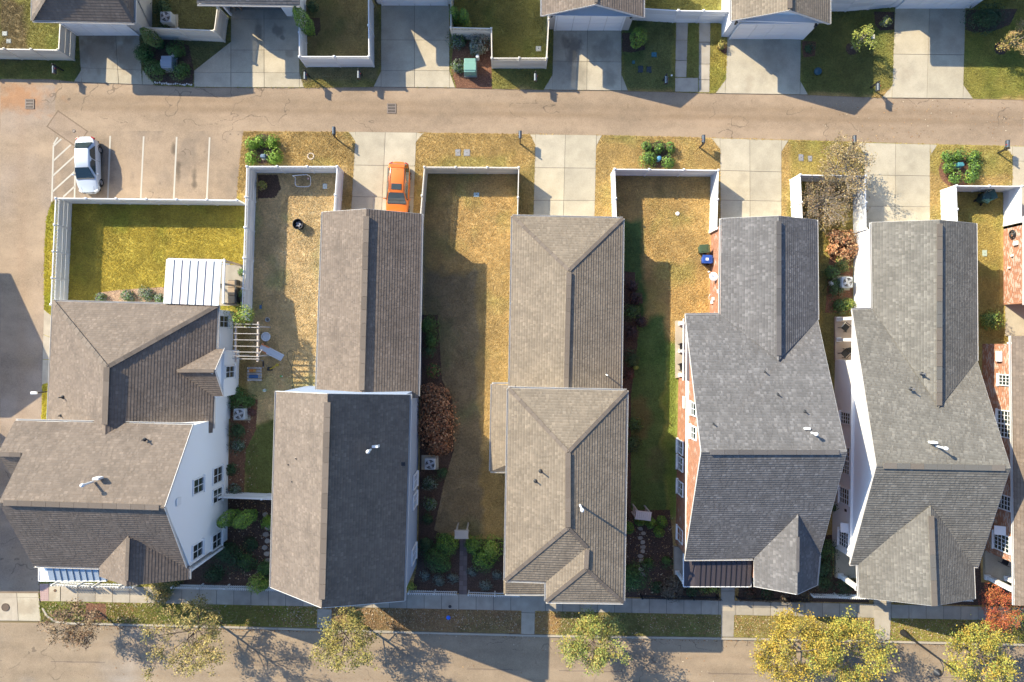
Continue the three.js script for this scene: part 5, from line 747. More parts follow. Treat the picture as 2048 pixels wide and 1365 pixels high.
for (const [x, y, r, hh, c, l] of [[1692, 488, 1.25, 1.4, RUST.concat([[0.5, 0.32, 0.16]]), 'orange brown dried hydrangea against the white rear wall'], [1688, 528, 0.7, 0.9, GREEN.concat(OLIVE), 'green shrub just below the orange hydrangea'], [1668, 548, 0.75, 0.9, DARK.concat(GREEN), 'dark shrub left of the grey roofed house\'s air conditioner'], [1671, 580, 0.75, 0.9, DARK, 'dark shrub lower left of the grey roofed house\'s air conditioner'], [1680, 614, 0.65, 0.8, DARK.concat(GREEN), 'dark shrub above the side porch'], [1697, 611, 0.62, 1.0, LIME.concat(GREEN), 'yellow green shrub at the porch corner'], [1656, 1102, 0.9, 1.3, DARK.concat(GREEN), 'dark leafy shrub right of the slate roof\'s corner'], [1652, 1135, 0.85, 1.2, DARK, 'second dark shrub right of the slate front gable'], [1650, 1165, 0.7, 0.9, DARK, 'dark shrub at the left end of the white pickets'], [1690, 1178, 0.8, 0.8, DARK.concat([[0.12, 0.08, 0.05]]), 'low dark shrubbery behind the white pickets'], [1988, 642, 0.85, 1.5, LIME.concat(GREEN), 'yellow green shrub beside the brick house\'s patio'], [1640, 1178, 0.6, 0.7, [[0.15, 0.09, 0.05], [0.09, 0.08, 0.04]], 'brownish shrub below the corner of the slate gable'], [2040, 1240, 0.8, 1.2, SILVER.concat(LIME), 'pale leafy bush at the lower right edge'], [1670, 1014, 0.35, 1.0, DARK, 'small potted evergreen against the shaded white wall']]) S(l, x, y, r, hh, c, c[0] === RUST[0] ? { leaf: 0.15, dense: 1.6, lobes: [[-0.5, -0.5, 0.5], [0.3, -0.4, 0.6], [0, 0.1, 0.75], [-0.6, 0.3, 0.4], [0.6, 0.3, 0.5], [0.1, 0.7, 0.5]] } : {});

// ---------------------------------------------------------------- cars
// body lofted through cross sections along its length (nose at +z); the cabin is a second loft with glass let into it
function loft(rings, closeEnds = true) {
  const n = rings[0].length, pos = [], idx = [];
  rings.forEach(r => r.forEach(p => pos.push(...p)));
  for (let i = 0; i + 1 < rings.length; i++) for (let j = 0; j + 1 < n; j++) { const a = i * n + j, b = a + 1, c = a + n, d = c + 1; idx.push(a, b, c, b, d, c); }
  if (closeEnds) for (const [i, f] of [[0, 1], [rings.length - 1, 0]]) for (let j = 1; j + 1 < n; j++) { const a = i * n; f ? idx.push(a, a + j + 1, a + j) : idx.push(a, a + j, a + j + 1); }
  const g = new THREE.BufferGeometry(); g.setAttribute('position', new THREE.Float32BufferAttribute(pos, 3)); g.setIndex(idx); g.computeVertexNormals(); return g;
}
function car(name, label, spec) {
  const t = thing(name, label, 'car'), { paint, L, W, deck, belt, roofH, cab, suv } = spec, glass = M.glass;
  const width = z => { const u = Math.abs(z) / (L / 2); return W / 2 * (1 - 0.1 * Math.pow(u, 3) - 0.42 * Math.pow(u, 11)); };
  const rings = [], zs = 26;
  for (let i = 0; i <= zs; i++) {
    const z = -L / 2 + L * i / zs, w = width(z), u = z / (L / 2), d = deck(u), nose = Math.pow(Math.abs(u), 12), lo = 0.24 + 0.14 * nose, r = [];
    const prof = [[0.86, lo], [0.985, lo + 0.1], [1, 0.5], [0.995, Math.min(0.68, d - 0.1)], [0.955, d - 0.05], [0.86, d], [0.5, d + 0.025], [0, d + 0.035]];
    for (const [k, y] of prof) r.push([w * k, y - 0.06 * nose, z]); for (let q = prof.length - 2; q >= 0; q--) r.push([-w * prof[q][0], prof[q][1] - 0.06 * nose, z]);
    rings.push(r);
  }
  const body = mesh('body', loft(rings), paint, t);
  mesh('underbody', box(W * 0.8, 0.16, L * 0.9, 0, 0.28, 0), M.rubber, t);
  // cabin stations: [z at belt, z at roof, half width at belt, half width at roof]
  const [zr0, zr1, zf1, zf0] = cab, wb = W / 2 * 0.93, wr = W / 2 * (suv ? 0.7 : 0.66), up = [];
  const P = (x, y, z) => V(x, y, z), yB = belt, yR = roofH;
  const q = (a, b, c, d, nm, mat, t0 = 0.02) => mesh(nm, slab([a, b, c, d], t0, a.clone().add(b).add(c).add(d).multiplyScalar(0.25).sub(V(0, yB - 0.2, (zr1 + zf1) / 2))), mat, t);
  const rb = [P(-wb * 0.94, yB, zr0), P(wb * 0.94, yB, zr0), P(wr * 0.96, yR - 0.03, zr1), P(-wr * 0.96, yR - 0.03, zr1)], fb = [P(-wb * 0.95, yB - 0.02, zf0), P(wb * 0.95, yB - 0.02, zf0), P(wr, yR - 0.02, zf1), P(-wr, yR - 0.02, zf1)];
  // painted shell of the cabin, slightly inside the panes
  const shellRings = [[zr0 + 0.03, 0.94 * wb, 0, yB - 0.05], [zr1 + 0.02, wb * 0.985, wr * 0.95, yR - 0.04], [(zr1 + zf1) / 2, wb, wr * 1.02, yR - 0.005], [zf1 - 0.02, wb * 0.985, wr * 0.97, yR - 0.03], [zf0 - 0.03, 0.95 * wb, 0, yB - 0.07]];
  mesh('cabin', loft(shellRings.map(([z, b, w, y]) => { const mid = w || b * 0.9, yy = w ? y : yB; return [[b, yB - 0.08, z], [b * 0.99, yB, z], [mid * 1.02, yy - (w ? 0.06 : 0.02), z], [mid * 0.8, yy, z], [0, yy + 0.02, z], [-mid * 0.8, yy, z], [-mid * 1.02, yy - (w ? 0.06 : 0.02), z], [-b * 0.99, yB, z], [-b, yB - 0.08, z]]; })), paint, t);
  const inset = (A, k) => { const c = A.reduce((s, p) => s.add(p), V(0, 0, 0)).multiplyScalar(0.25); return A.map(p => p.clone().lerp(c, k)); }, lift = (A, v) => A.map(p => p.clone().add(v));
  const ws = lift(inset(fb, 0.07), V(0, 0.05, 0.02)), rw = lift(inset(rb, 0.12), V(0, 0.05, -0.02));
  q(...ws, 'windshield', glass); q(...rw, 'rear_window', glass);
  for (const s of [-1, 1]) {
    const A = [P(s * (wb + 0.015), yB + 0.03, zr0 + 0.3), P(s * (wb + 0.015), yB + 0.03, zf0 - 0.25), P(s * (wr * 1.06), yR - 0.12, zf1 - 0.06), P(s * (wr * 1.06), yR - 0.12, zr1 + 0.1)], mid = (zr1 + zf1) / 2 - 0.02;
    const cut = (a, b, f) => a.clone().lerp(b, f), B0 = cut(A[0], A[1], 0.49), T0 = cut(A[3], A[2], 0.47), B1 = cut(A[0], A[1], 0.52), T1 = cut(A[3], A[2], 0.5);
    q(A[0], B0, T0, A[3], 'side_window', glass); q(B1, A[1], A[2], T1, 'side_window', glass);
    const m = partGroup('mirror', t); mesh('housing', new THREE.SphereGeometry(0.1, 12, 8).scale(1.1, 0.75, 0.6).translate(s * (wb + 0.15), yB + 0.04, zf0 - 0.32), paint, m); mesh('arm', box(0.12, 0.04, 0.06, s * (wb + 0.05), yB + 0.01, zf0 - 0.32), M.black, m);
    for (const z of [0.1, -0.62]) mesh('door_handle', rbox(0.03, 0.03, 0.17, 0.01, s * (W / 2 * 0.985), 0.78, z), paint, t);
    mesh('headlight', rbox(0.34, 0.13, 0.34, 0.05).rotateY(s * 0.55).translate(s * W * 0.33, deck(0.9) - 0.08, L / 2 - 0.26), std([0.62, 0.64, 0.66], 0.12), t);
    mesh('taillight', rbox(0.3, 0.15, 0.14, 0.04).rotateY(-s * 0.5).translate(s * W * 0.34, deck(-0.9) - 0.12, -L / 2 + 0.12), std([0.35, 0.02, 0.02], 0.2), t);
    for (const z of [L * 0.3, -L * 0.29]) { const w = partGroup('wheel', t); mesh('tyre', new THREE.TorusGeometry(0.235, 0.095, 10, 26).rotateY(Math.PI / 2).translate(s * (W / 2 - 0.09), 0.325, z), M.rubber, w); mesh('rim', cyl(0.2, 0.2, 0.1, 18).rotateZ(Math.PI / 2).translate(s * (W / 2 - 0.075), 0.325, z), M.steel, w); for (let k = 0; k < 5; k++) { const a = k * 1.2566; mesh('spoke', bar(V(s * (W / 2 - 0.02), 0.325, z), V(s * (W / 2 - 0.025), 0.325 + 0.18 * Math.cos(a), z + 0.18 * Math.sin(a)), 0.05, 0.03), M.steel, w); } mesh('arch', new THREE.TorusGeometry(0.35, 0.045, 6, 20, Math.PI).rotateY(Math.PI / 2).translate(s * (W / 2 - 0.07), 0.34, z), M.black, w); }
    if (suv) mesh('roof_rail', bar(P(s * wr * 0.93, yR + 0.05, zr1 + 0.1), P(s * wr * 0.96, yR + 0.05, zf1 - 0.15), 0.04, 0.05), M.black, t);
  }
  if (suv) { mesh('sunroof', rbox(wr * 1.25, 0.03, 0.46, 0.012, 0, yR + 0.012, zf1 - 0.42), glass, t); mesh('spoiler', rbox(wr * 1.8, 0.04, 0.26, 0.015, 0, yR - 0.015, zr1 - 0.06), paint, t); }
  for (const s of [-1, 1]) { mesh('hood_gap', bar(V(s * W * 0.33, deck(0.5) + 0.012, zf0 - 0.05), V(s * W * 0.27, deck(0.93) + 0.008, L / 2 - 0.2), 0.012, 0.012), M.black, t); mesh('door_gap', bar(V(s * W * 0.502, 0.42, -0.28), V(s * W * 0.495, 0.9, -0.28), 0.014, 0.012), M.black, t); }
  mesh('cowl', bar(V(-W * 0.4, deck(0.45) + 0.02, zf0 + 0.03), V(W * 0.4, deck(0.45) + 0.02, zf0 + 0.03), 0.07, 0.04), M.black, t);
  mesh('antenna', cyl(0.02, 0.008, 0.1, 8, 0, yR + 0.05, zr1 + 0.18), M.black, t);
  for (const z of [1, -1]) { mesh('bumper', rbox(W * 0.5, 0.2, 0.14, 0.06, 0, 0.42, z * (L / 2 - 0.05)), suv ? M.black : paint, t); mesh('licence_plate', box(0.42, 0.13, 0.02, 0, 0.55, z * (L / 2 + 0.015)), M.white, t); }
  mesh('grille', rbox(W * 0.5, 0.14, 0.06, 0.02, 0, 0.6, L / 2 - 0.01), M.black, t);
  for (const s of [-1, 1]) mesh('wiper', bar(fb[0].clone().lerp(fb[1], 0.5 + s * 0.06).add(V(0, 0.07, -0.02)), fb[0].clone().lerp(fb[1], 0.5 + s * 0.34).add(V(0, 0.11, -0.1)), 0.02, 0.02), M.black, t);
  return t;
}
const carPaint = c => new THREE.MeshPhysicalMaterial({ color: new THREE.Color().setRGB(...c), roughness: 0.35, metalness: 0.1, clearcoat: 1, clearcoatRoughness: 0.08 });
const sm = (a, b, x) => { const t = clamp((x - a) / (b - a)); return t * t * (3 - 2 * t); };
let cr = car('parked_car', 'white sedan parked between stall lines in the small lot', { paint: carPaint([0.56, 0.61, 0.66]), L: 4.4, W: 1.74, belt: 0.96, roofH: 1.45, cab: [-1.72, -1.12, 0.32, 1.12], deck: u => u > 0.42 ? 0.98 - 0.3 * sm(0.42, 1, u) : u < -0.7 ? 1.0 - 0.06 * sm(0.7, 1, -u) : 0.97 });
cr.position.copy(G(185, 335)); cr.rotation.y = 0.035;
cr = car('parked_car', 'orange crossover car parked on the driveway at the blue house', { paint: carPaint([0.72, 0.17, 0.015]), L: 4.42, W: 1.8, belt: 1.02, roofH: 1.55, suv: true, cab: [-2.05, -1.7, 0.28, 1.05], deck: u => u > 0.42 ? 1.03 - 0.22 * sm(0.42, 1, u) : 1.03 });
cr.position.copy(G(799, 386)); cr.rotation.y = -0.05; cr.position.y = 0.055;

// ---------------------------------------------------------------- mailboxes on posts
function mailbox() {
  const t = new THREE.Group(); t.name = 'mailbox';
  mesh('post', box(0.09, 1.28, 0.09, 0, 0.64, 0), M.black, t); mesh('arm', box(0.07, 0.07, 0.62, 0, 0.98, 0.2), M.black, t); mesh('brace', bar(V(0, 0.7, 0.02), V(0, 0.96, 0.3), 0.05, 0.05), M.black, t); mesh('finial', new THREE.SphereGeometry(0.065, 10, 8).translate(0, 1.33, 0), M.black, t);
  const b = new THREE.Shape(); b.moveTo(-0.13, 0); b.lineTo(0.13, 0); b.lineTo(0.13, 0.14); b.absarc(0, 0.14, 0.13, 0, Math.PI); b.lineTo(-0.13, 0);
  const bx = mesh('box', new THREE.ExtrudeGeometry(b, { depth: 0.55, bevelEnabled: false, curveSegments: 8 }).translate(0, 1.02, 0.1), std([0.1, 0.115, 0.13], 0.25, { metalness: 0.4 }), t);
  mesh('door', box(0.25, 0.25, 0.015, 0, 1.15, 0.66), M.black, bx); mesh('flag', box(0.015, 0.16, 0.05, 0.145, 1.2, 0.3), std([0.4, 0.03, 0.03], 0.5), bx);
  return t;
}
const mb0 = mailbox();
[[127, 142, 0, 'mailbox in the shaded grass below the top left fence'], [619, 154, 0, 'mailbox left of two below the bright white fence'], [724, 152, 0, 'mailbox right of two below the bright white fence'], [1070, 157, 0, 'mailbox in the grass left of the oil stained driveway'], [1326, 162, 0, 'mailbox near the twin wheel paths, its box dark blue'], [1741, 176, 0, 'mailbox at the left foot of the wide driveway'],
[675, 280, Math.PI, 'mailbox left of the orange car\'s driveway'], [1040, 288, Math.PI, 'mailbox at the left of the driveway in the middle'], [1399, 296, Math.PI, 'mailbox at the left of the slate house\'s driveway'], [1695, 297, Math.PI, 'mailbox beside the tan leaved tree'], [1995, 306, Math.PI, 'mailbox at the right of the ring of clipped shrubs']].forEach(([x, y, r, l], i) => { const m = i ? mb0.clone() : mb0; m.name = numbered('mailbox'); m.position.copy(G(x, y, 0.03)); m.rotation.y = r; tag(m, l, 'mailbox', 'alley mailboxes'); scene.add(m); });

// ---------------------------------------------------------------- air conditioners, utility boxes, bins
function condenser(label, gx, gy, pad = true) {
  const t = thing('air_conditioner', label, 'air conditioner'), c = G(gx, gy, 0);
  if (pad) mesh('pad', box(1.35, 0.12, 1.15, c.x - 0.1, 0.08, c.z), C[0], t);
  mesh('casing', rbox(0.86, 0.8, 0.86, 0.07, c.x, 0.54, c.z), std([0.42, 0.45, 0.47], 0.5), t); mesh('fan_well', cyl(0.36, 0.36, 0.03, 24, c.x, 0.945, c.z), M.black, t);
  for (let k = 0; k < 4; k++) { const a = k * 1.571 + 0.4; mesh('fan_blade', box(0.3, 0.012, 0.17, 0.18, 0, 0).rotateX(0.3).rotateY(a).translate(c.x, 0.975, c.z), std([0.5, 0.52, 0.54], 0.35, { metalness: 0.4 }), t); }
  for (const r of [0.14, 0.25, 0.36]) mesh('guard_ring', new THREE.TorusGeometry(r, 0.011, 5, 28).rotateX(Math.PI / 2).translate(c.x, 1.0, c.z), M.steel, t); for (let k = 0; k < 4; k++) { const a = k * 0.785; mesh('guard_bar', bar(V(c.x - 0.36 * Math.cos(a), 1.0, c.z - 0.36 * Math.sin(a)), V(c.x + 0.36 * Math.cos(a), 1.0, c.z + 0.36 * Math.sin(a)), 0.012, 0.012), M.steel, t); }
  settle(t);
}
condenser('air conditioner unit beside the white house\'s wall', ...gq(478, 829, 0.9)); condenser('air conditioner unit on a pale pad below the rusty hydrangea', ...gq(860, 929, 0.9)); condenser('air conditioner unit in sun beside the white rear wall', ...gq(1695, 565, 0.9)); condenser('air conditioner unit among dark shrubs by the hipped garage', ...gq(331, 34, 0.9));
function cabinet(label, gx, gy, w, hh, d, color) { const t = thing('utility_cabinet', label, 'utility box'), c = G(gx, gy, 0), m = std(color, 0.5); mesh('plinth', box(w + 0.12, 0.14, d + 0.12, c.x, 0.07, c.z), M.walk[1], t); mesh('housing', rbox(w, hh, d, 0.05, c.x, hh / 2 + 0.12, c.z), m, t); mesh('lid', rbox(w + 0.04, 0.07, d * 0.55, 0.025, c.x, hh + 0.14, c.z + d * 0.1), m, t); mesh('latch', box(0.08, 0.12, 0.03, c.x, hh * 0.5, c.z + d / 2 + 0.01), M.steel, t); settle(t); }
cabinet('grey blue utility cabinet ringed by dark shrubs at the top left', ...gq(334, 125, 0.7), 0.85, 0.75, 0.95, [0.22, 0.28, 0.34]); cabinet('green utility cabinet with pale scuffs beside the stepped fence', ...gq(940, 132, 0.8), 0.92, 0.85, 1.1, [0.17, 0.34, 0.28]); cabinet('small blue box among the five bright shrubs by the parking lot', ...gq(527, 313, 0.4), 0.36, 0.45, 0.32, [0.1, 0.16, 0.24]); cabinet('teal box inside the ring of clipped shrubs', ...gq(1920, 330, 0.4), 0.42, 0.45, 0.36, [0.06, 0.22, 0.25]);
function dome(label, gx, gy, r, hh, color, name = 'domed_lid') { const t = thing(name, label, 'utility box'), c = G(gx, gy, 0); mesh('pedestal', cyl(r, r * 0.95, hh, 18, c.x, hh / 2 + 0.03, c.z), std(color, 0.5), t); mesh('cap', new THREE.SphereGeometry(r * 1.02, 18, 8, 0, 6.3, 0, 1.57).scale(1, 0.5, 1).translate(c.x, hh + 0.03, c.z), std(color.map(v => v * 1.1), 0.5), t); settle(t); }
dome('blue dome pedestal among the five green shrubs', ...gq(1319, 316, 0.6), 0.18, 0.5, [0.06, 0.2, 0.34]); dome('white rounded pedestal between the dark shrubs at top left', ...gq(345, 111, 0.6), 0.12, 0.6, [0.6, 0.62, 0.62]); dome('white rounded pedestal above the green utility cabinet', ...gq(955, 113, 0.6), 0.14, 0.6, [0.6, 0.62, 0.62]); dome('blue round lid on the verge in front of the tan house', 897, 1235, 0.17, 0.08, [0.02, 0.13, 0.62]); dome('dark teal ball lid in the grass right of the white garage', ...gq(1637, 142, 0.2), 0.3, 0.14, [0.02, 0.07, 0.1]); dome('small white cap in the shaded grass by the wheel paths', 1343, 152, 0.07, 0.1, [0.7, 0.7, 0.7]); dome('white round cap in the straw lawn of the binned yard', 1355, 428, 0.16, 0.06, [0.75, 0.75, 0.74]); dome('small white lid beside the grey house\'s air conditioner', ...gq(1664, 567, 0.3), 0.19, 0.3, [0.65, 0.68, 0.72]);
function plate(label, gx, gy, w, d, color, turn = 0) { const t = thing('meter_cover', label, 'cover'), c = G(gx, gy, 0), m = std(color, 0.7); mesh('frame', rbox(w + 0.06, 0.05, d + 0.06, 0.015, c.x, 0.05, c.z), std(color.map(v => v * 0.75), 0.8), t); mesh('lid', rbox(w, 0.05, d, 0.015, c.x, 0.065, c.z), m, t); mesh('pick_hole', cyl(0.03, 0.03, 0.012, 8, c.x, 0.092, c.z), M.black, t); settle(t); }
plate('left of the two grey meter covers in the straw strip above the beige fence', 916, 306, 0.38, 0.5, [0.23, 0.23, 0.24]); plate('right of the two grey meter covers in the straw strip above the beige fence', 934, 306, 0.46, 0.5, [0.24, 0.24, 0.25]); plate('left grey meter cover in the strip beside the tan leaved tree', 1602, 316, 0.34, 0.5, [0.24, 0.24, 0.26]); plate('right grey meter cover in the strip beside the tan leaved tree', 1620, 318, 0.28, 0.42, [0.25, 0.25, 0.27]); plate('left dark cover in the shaded grass right of the gabled garage', 1281, 139, 0.36, 0.5, [0.02, 0.04, 0.06]); plate('right dark cover in the shaded grass right of the gabled garage', 1298, 140, 0.36, 0.46, [0.02, 0.04, 0.06]); plate('pale square cover in the play yard near the goal', 650, 373, 0.3, 0.38, [0.5, 0.55, 0.54]); plate('pale green cover in the yard right of the grey roof', 1969, 507, 0.34, 0.46, [0.38, 0.46, 0.38]); plate('white cover in the fenced lawn left of the gabled garage', 1077, 98, 0.38, 0.36, [0.62, 0.6, 0.5]); plate('bluish cover at the beige fence of the straw yard', 953, 390, 0.4, 0.3, [0.4, 0.52, 0.55]); plate('grey cover in the grass at the top left fence', 10, 68, 0.36, 0.32, [0.3, 0.32, 0.3]); plate('second grey cover nearer the top left fence', 18, 83, 0.34, 0.3, [0.24, 0.26, 0.25]); plate('teal hose cover in the shaded grass right of the gabled garage', 1308, 110, 0.38, 0.34, [0.03, 0.16, 0.22]); plate('small teal lid in the shaded grass right of the gabled garage', 1267, 125, 0.18, 0.22, [0.05, 0.17, 0.2]); plate('small pale cover right of the shaded young tree', 1746, 74, 0.22, 0.3, [0.62, 0.6, 0.5]);
function bin(name, label, gx, gy, turn, color) {
  const t = thing(name, label, 'wheeled bin'), m = std(color, 0.45);
  mesh('body', new THREE.CylinderGeometry(0.43, 0.34, 0.95, 4, 1).rotateY(Math.PI / 4).translate(0, 0.53, 0), m, t); mesh('lid', rbox(0.66, 0.07, 0.74, 0.03, 0, 1.04, 0.03), m, t); mesh('lid_rib', rbox(0.4, 0.04, 0.5, 0.015, 0, 1.085, 0.05), m, t); mesh('handle', bar(V(-0.28, 1.0, -0.4), V(0.28, 1.0, -0.4), 0.05, 0.05), m, t); for (const s of [-1, 1]) { mesh('handle_bracket', box(0.05, 0.09, 0.14, s * 0.26, 0.99, -0.34), m, t); mesh('wheel', cyl(0.13, 0.13, 0.06, 16).rotateZ(Math.PI / 2).translate(s * 0.3, 0.14, -0.28), M.rubber, t); }
  t.position.copy(G(gx, gy, 0.03)); t.rotation.y = turn; return t;
}
bin('wheeled_bin', 'dark green wheeled bin against the sunny brick wall', ...gq(1409, 498, 1.0), -1.5, [0.05, 0.085, 0.045]); const bb = bin('wheeled_bin', 'blue wheeled bin with a pale sticker below the green one', ...gq(1415, 519, 1.0), -1.6, [0.02, 0.075, 0.32]); mesh('sticker', box(0.2, 0.01, 0.22, 0, 1.112, 0.05), M.white, bb); const gb = bin('wheeled_bin', 'dark green wheeled bin in the white fenced corner at the right', ...gq(1984, 390, 1.0), 0.4, [0.02, 0.07, 0.06]); bin('wheeled_bin', 'lower dark bin beside the green one in the right fenced corner', ...gq(1971, 396, 0.8), 2.6, [0.025, 0.06, 0.055]);
{ const t = thing('satellite_dish', 'white satellite dish on the sunny brick wall', 'satellite dish'), c = G(1413, 553, 2.0); mesh('dish', new THREE.SphereGeometry(0.62, 22, 10, 0, 6.3, 0, 0.62).scale(1, 0.9, 1).rotateX(0.35).rotateZ(0.75).translate(c.x + 0.3, 1.6, c.z + 0.05), M.white, t); mesh('arm', bar(V(c.x + 0.1, 1.9, c.z + 0.2), V(c.x - 0.45, 2.3, c.z - 0.1), 0.04, 0.04), M.dark, t); mesh('receiver', rbox(0.14, 0.1, 0.1, 0.03, c.x - 0.48, 2.33, c.z - 0.12), M.white, t); mesh('mount', tube([V(c.x + 0.1, 1.9, c.z + 0.2), V(c.x + 0.2, 1.7, c.z + 0.4), V(c.x + 0.28, 1.7, c.z + 0.35)], 0.03), M.dark, t); settle(t); }

// ---------------------------------------------------------------- patio roof, pergola and play things
{
  const t = thing('patio_cover', 'pale metal patio roof over the yellow lawn\'s corner', 'patio cover'), n = 7, A = [332, 519, 3.3], B = [443, 523, 3.3], Cc = [437, 612, 3.65], D = [326, 607, 3.65], a = Q(...A), b = Q(...B), c = Q(...Cc), d = Q(...D);
  for (let i = 0; i < n; i++) { const f = i / n, g = (i + 1) / n - 0.004; mesh('metal_panel', slab([a.clone().lerp(b, f), a.clone().lerp(b, g), d.clone().lerp(c, g), d.clone().lerp(c, f)], 0.05), std([0.5 + 0.04 * (i % 3), 0.53, 0.53], 0.45, { metalness: 0.25 }), t); const p = a.clone().lerp(b, (i + 1) / n), q = d.clone().lerp(c, (i + 1) / n); p.y += 0.03; q.y += 0.03; mesh('seam', bar(p, q, 0.035, 0.06), M.metalBlue, t); }
  const e = [[482, 531], [483, 575], [483, 612], [380, 529]]; for (const [x, y] of e) mesh('post', bar(G(x, y, 0), G(x, y, 3.3), 0.13, 0.13), x > 400 ? M.wood : M.white, t);
  mesh('beam', bar(G(482, 528, 3.2), G(483, 612, 3.5), 0.12, 0.18), M.white, t); mesh('beam', bar(G(376, 528, 3.18), G(484, 531, 3.18), 0.122, 0.18), M.white, t); mesh('tie', bar(G(482, 575, 2.2), G(440, 575, 3.35), 0.1, 0.12), M.wood, t); mesh('tie', bar(G(482, 535, 2.2), G(440, 533, 3.3), 0.1, 0.12), M.white, t);
  mesh('patio_floor', poly([[378, 530], [486, 530], [486, 612], [378, 612]], 0.06, 0.08), M.walk[3], t); covered.push([[378, 530], [486, 530], [486, 612], [378, 612]]); settle(t);
}
{ const t = thing('patio_sofa', 'dark outdoor sofa with tan cushions under the patio roof\'s open side', 'sofa'), c = G(470, 585, 0.06); mesh('base', rbox(0.8, 0.35, 1.9, 0.05, c.x, 0.25, c.z), M.dark, t); mesh('back', rbox(0.2, 0.7, 1.9, 0.06, c.x + 0.35, 0.45, c.z), M.dark, t); for (const z of [-0.6, 0, 0.6]) mesh('cushion', rbox(0.6, 0.16, 0.58, 0.05, c.x - 0.08, 0.5, c.z + z), std([0.35, 0.26, 0.18], 0.9), t); settle(t); }
for (const [x, y, l] of [[490, 545, 'fern like plant squeezed by the patio post, upper'], [492, 590, 'dark leafy plant squeezed by the patio post, middle'], [490, 618, 'dark leafy plant at the lower patio corner']]) shrub(l, x, y, 0.4, 0.9, GREEN);
{ const t = thing('timber_planter', 'small wooden planter box above the patio roof', 'planter'), c = G(417, 526, 0); for (const [w, d, x, z] of [[0.7, 0.06, 0, -0.25], [0.7, 0.06, 0, 0.25], [0.06, 0.44, -0.32, 0], [0.06, 0.44, 0.32, 0]]) mesh('board', box(w, 0.3, d, c.x + x, 0.18, c.z + z), M.wood, t); mesh('soil', box(0.56, 0.2, 0.42, c.x, 0.15, c.z), M.mulch, t); settle(t); }
{
  const t = thing('pergola', 'pale timber pergola on the white house\'s right side with vine', 'pergola'), y0 = 652, y1 = 714, z = 2.6;
  for (const [x, y] of [[498, 655], [540, 655], [498, 711], [539, 711]]) mesh('post', bar(G(x, y, 0), G(x, y, z - 0.1), 0.12, 0.12), M.greyWood, t);
  for (const x of [498, 540]) mesh('beam', bar(G(x, y0 - 6, z), G(x - 1, y1 + 8, z), 0.1, 0.18), M.paleWood, t);
  for (const y of [650, 656, 668, 680, 692, 703, 711, 716]) mesh('rafter', bar(G(493, y, z + 0.14), G(544, y + 0.8, z + 0.14), 0.05, 0.14), M.greyWood, t);
  mesh('brace', bar(G(538, 700, 1.6), G(538, 711, 2.5), 0.08, 0.08), M.greyWood, t); settle(t);
}
S('bright green vine sprawling over the pergola\'s top end', 505, 634, 0.9, 0.5, LIME.concat(BRIGHT), { name: 'vine', category: 'vine', wide: 1.4 }).position.y = 2.6;
{ const t = thing('play_slide', 'grey blue plastic slide with orange rails beside the pergola', 'slide'), A = G(532, 694, 1.25), B = G(543, 701, 0.85), D = G(566, 716, 0.12), side = V(-0.5, 0, 0.85); for (const [p, q] of [[A, B], [B, D]]) { mesh('chute', slab([p.clone().addScaledVector(side, 0.22), q.clone().addScaledVector(side, 0.22), q.clone().addScaledVector(side, -0.22), p.clone().addScaledVector(side, -0.22)], 0.04), std([0.42, 0.48, 0.58], 0.35), t); for (const s of [-1, 1]) mesh('side_rail', bar(p.clone().addScaledVector(side, s * 0.25).add(V(0, 0.06, 0)), q.clone().addScaledVector(side, s * 0.25).add(V(0, 0.06, 0)), 0.06, 0.16), p === A ? std([0.6, 0.2, 0.06], 0.5) : std([0.5, 0.54, 0.6], 0.4), t); } for (const s of [-1, 1]) mesh('ladder_leg', bar(A.clone().addScaledVector(side, s * 0.2), G(526, 690, 0.03).addScaledVector(side, s * 0.25), 0.05, 0.05), std([0.55, 0.2, 0.06], 0.5), t); for (const f of [0.3, 0.6]) mesh('rung', bar(A.clone().lerp(G(526, 690, 0.03), f).addScaledVector(side, 0.2), A.clone().lerp(G(526, 690, 0.03), f).addScaledVector(side, -0.2), 0.05, 0.03), M.paleWood, t); settle(t); }
{ const t = thing('paddling_pool', 'round pale blue paddling pool beside the pergola', 'pool'), c = G(533, 674, 0); mesh('rim', new THREE.TorusGeometry(0.33, 0.05, 8, 28).rotateX(Math.PI / 2).translate(c.x, 0.2, c.z), std([0.6, 0.63, 0.66], 0.4), t); mesh('wall', new THREE.CylinderGeometry(0.34, 0.32, 0.2, 28, 1, true).translate(c.x, 0.12, c.z), std([0.5, 0.56, 0.62], 0.4), t); mesh('water', cyl(0.32, 0.32, 0.02, 28, c.x, 0.15, c.z), std([0.5, 0.58, 0.66], 0.1), t); settle(t); }
{ const t = thing('play_table', 'weathered toy bench with a blue tray below the pergola', 'table'), c = G(513, 748, 0); for (let i = 0; i < 5; i++) mesh('slat', box(1.15, 0.04, 0.18, c.x, 0.45, c.z - 0.46 + i * 0.23), M.greyWood, t); for (const [x, z] of [[-0.5, -0.45], [0.5, -0.45], [-0.5, 0.45], [0.5, 0.45]]) mesh('leg', box(0.07, 0.42, 0.07, c.x + x, 0.22, c.z + z), M.wood, t); mesh('tray', rbox(0.7, 0.1, 0.28, 0.03, c.x - 0.05, 0.53, c.z + 0.2), std([0.03, 0.1, 0.24], 0.5), t); settle(t); }
const toy = (name, label, gx, gy, parts) => { const t = thing(name, label, 'toy'), c = G(gx, gy, 0); for (const [nm, g, col] of parts) mesh(nm, g.translate(c.x, 0, c.z), std(col, 0.5), t); settle(t); };
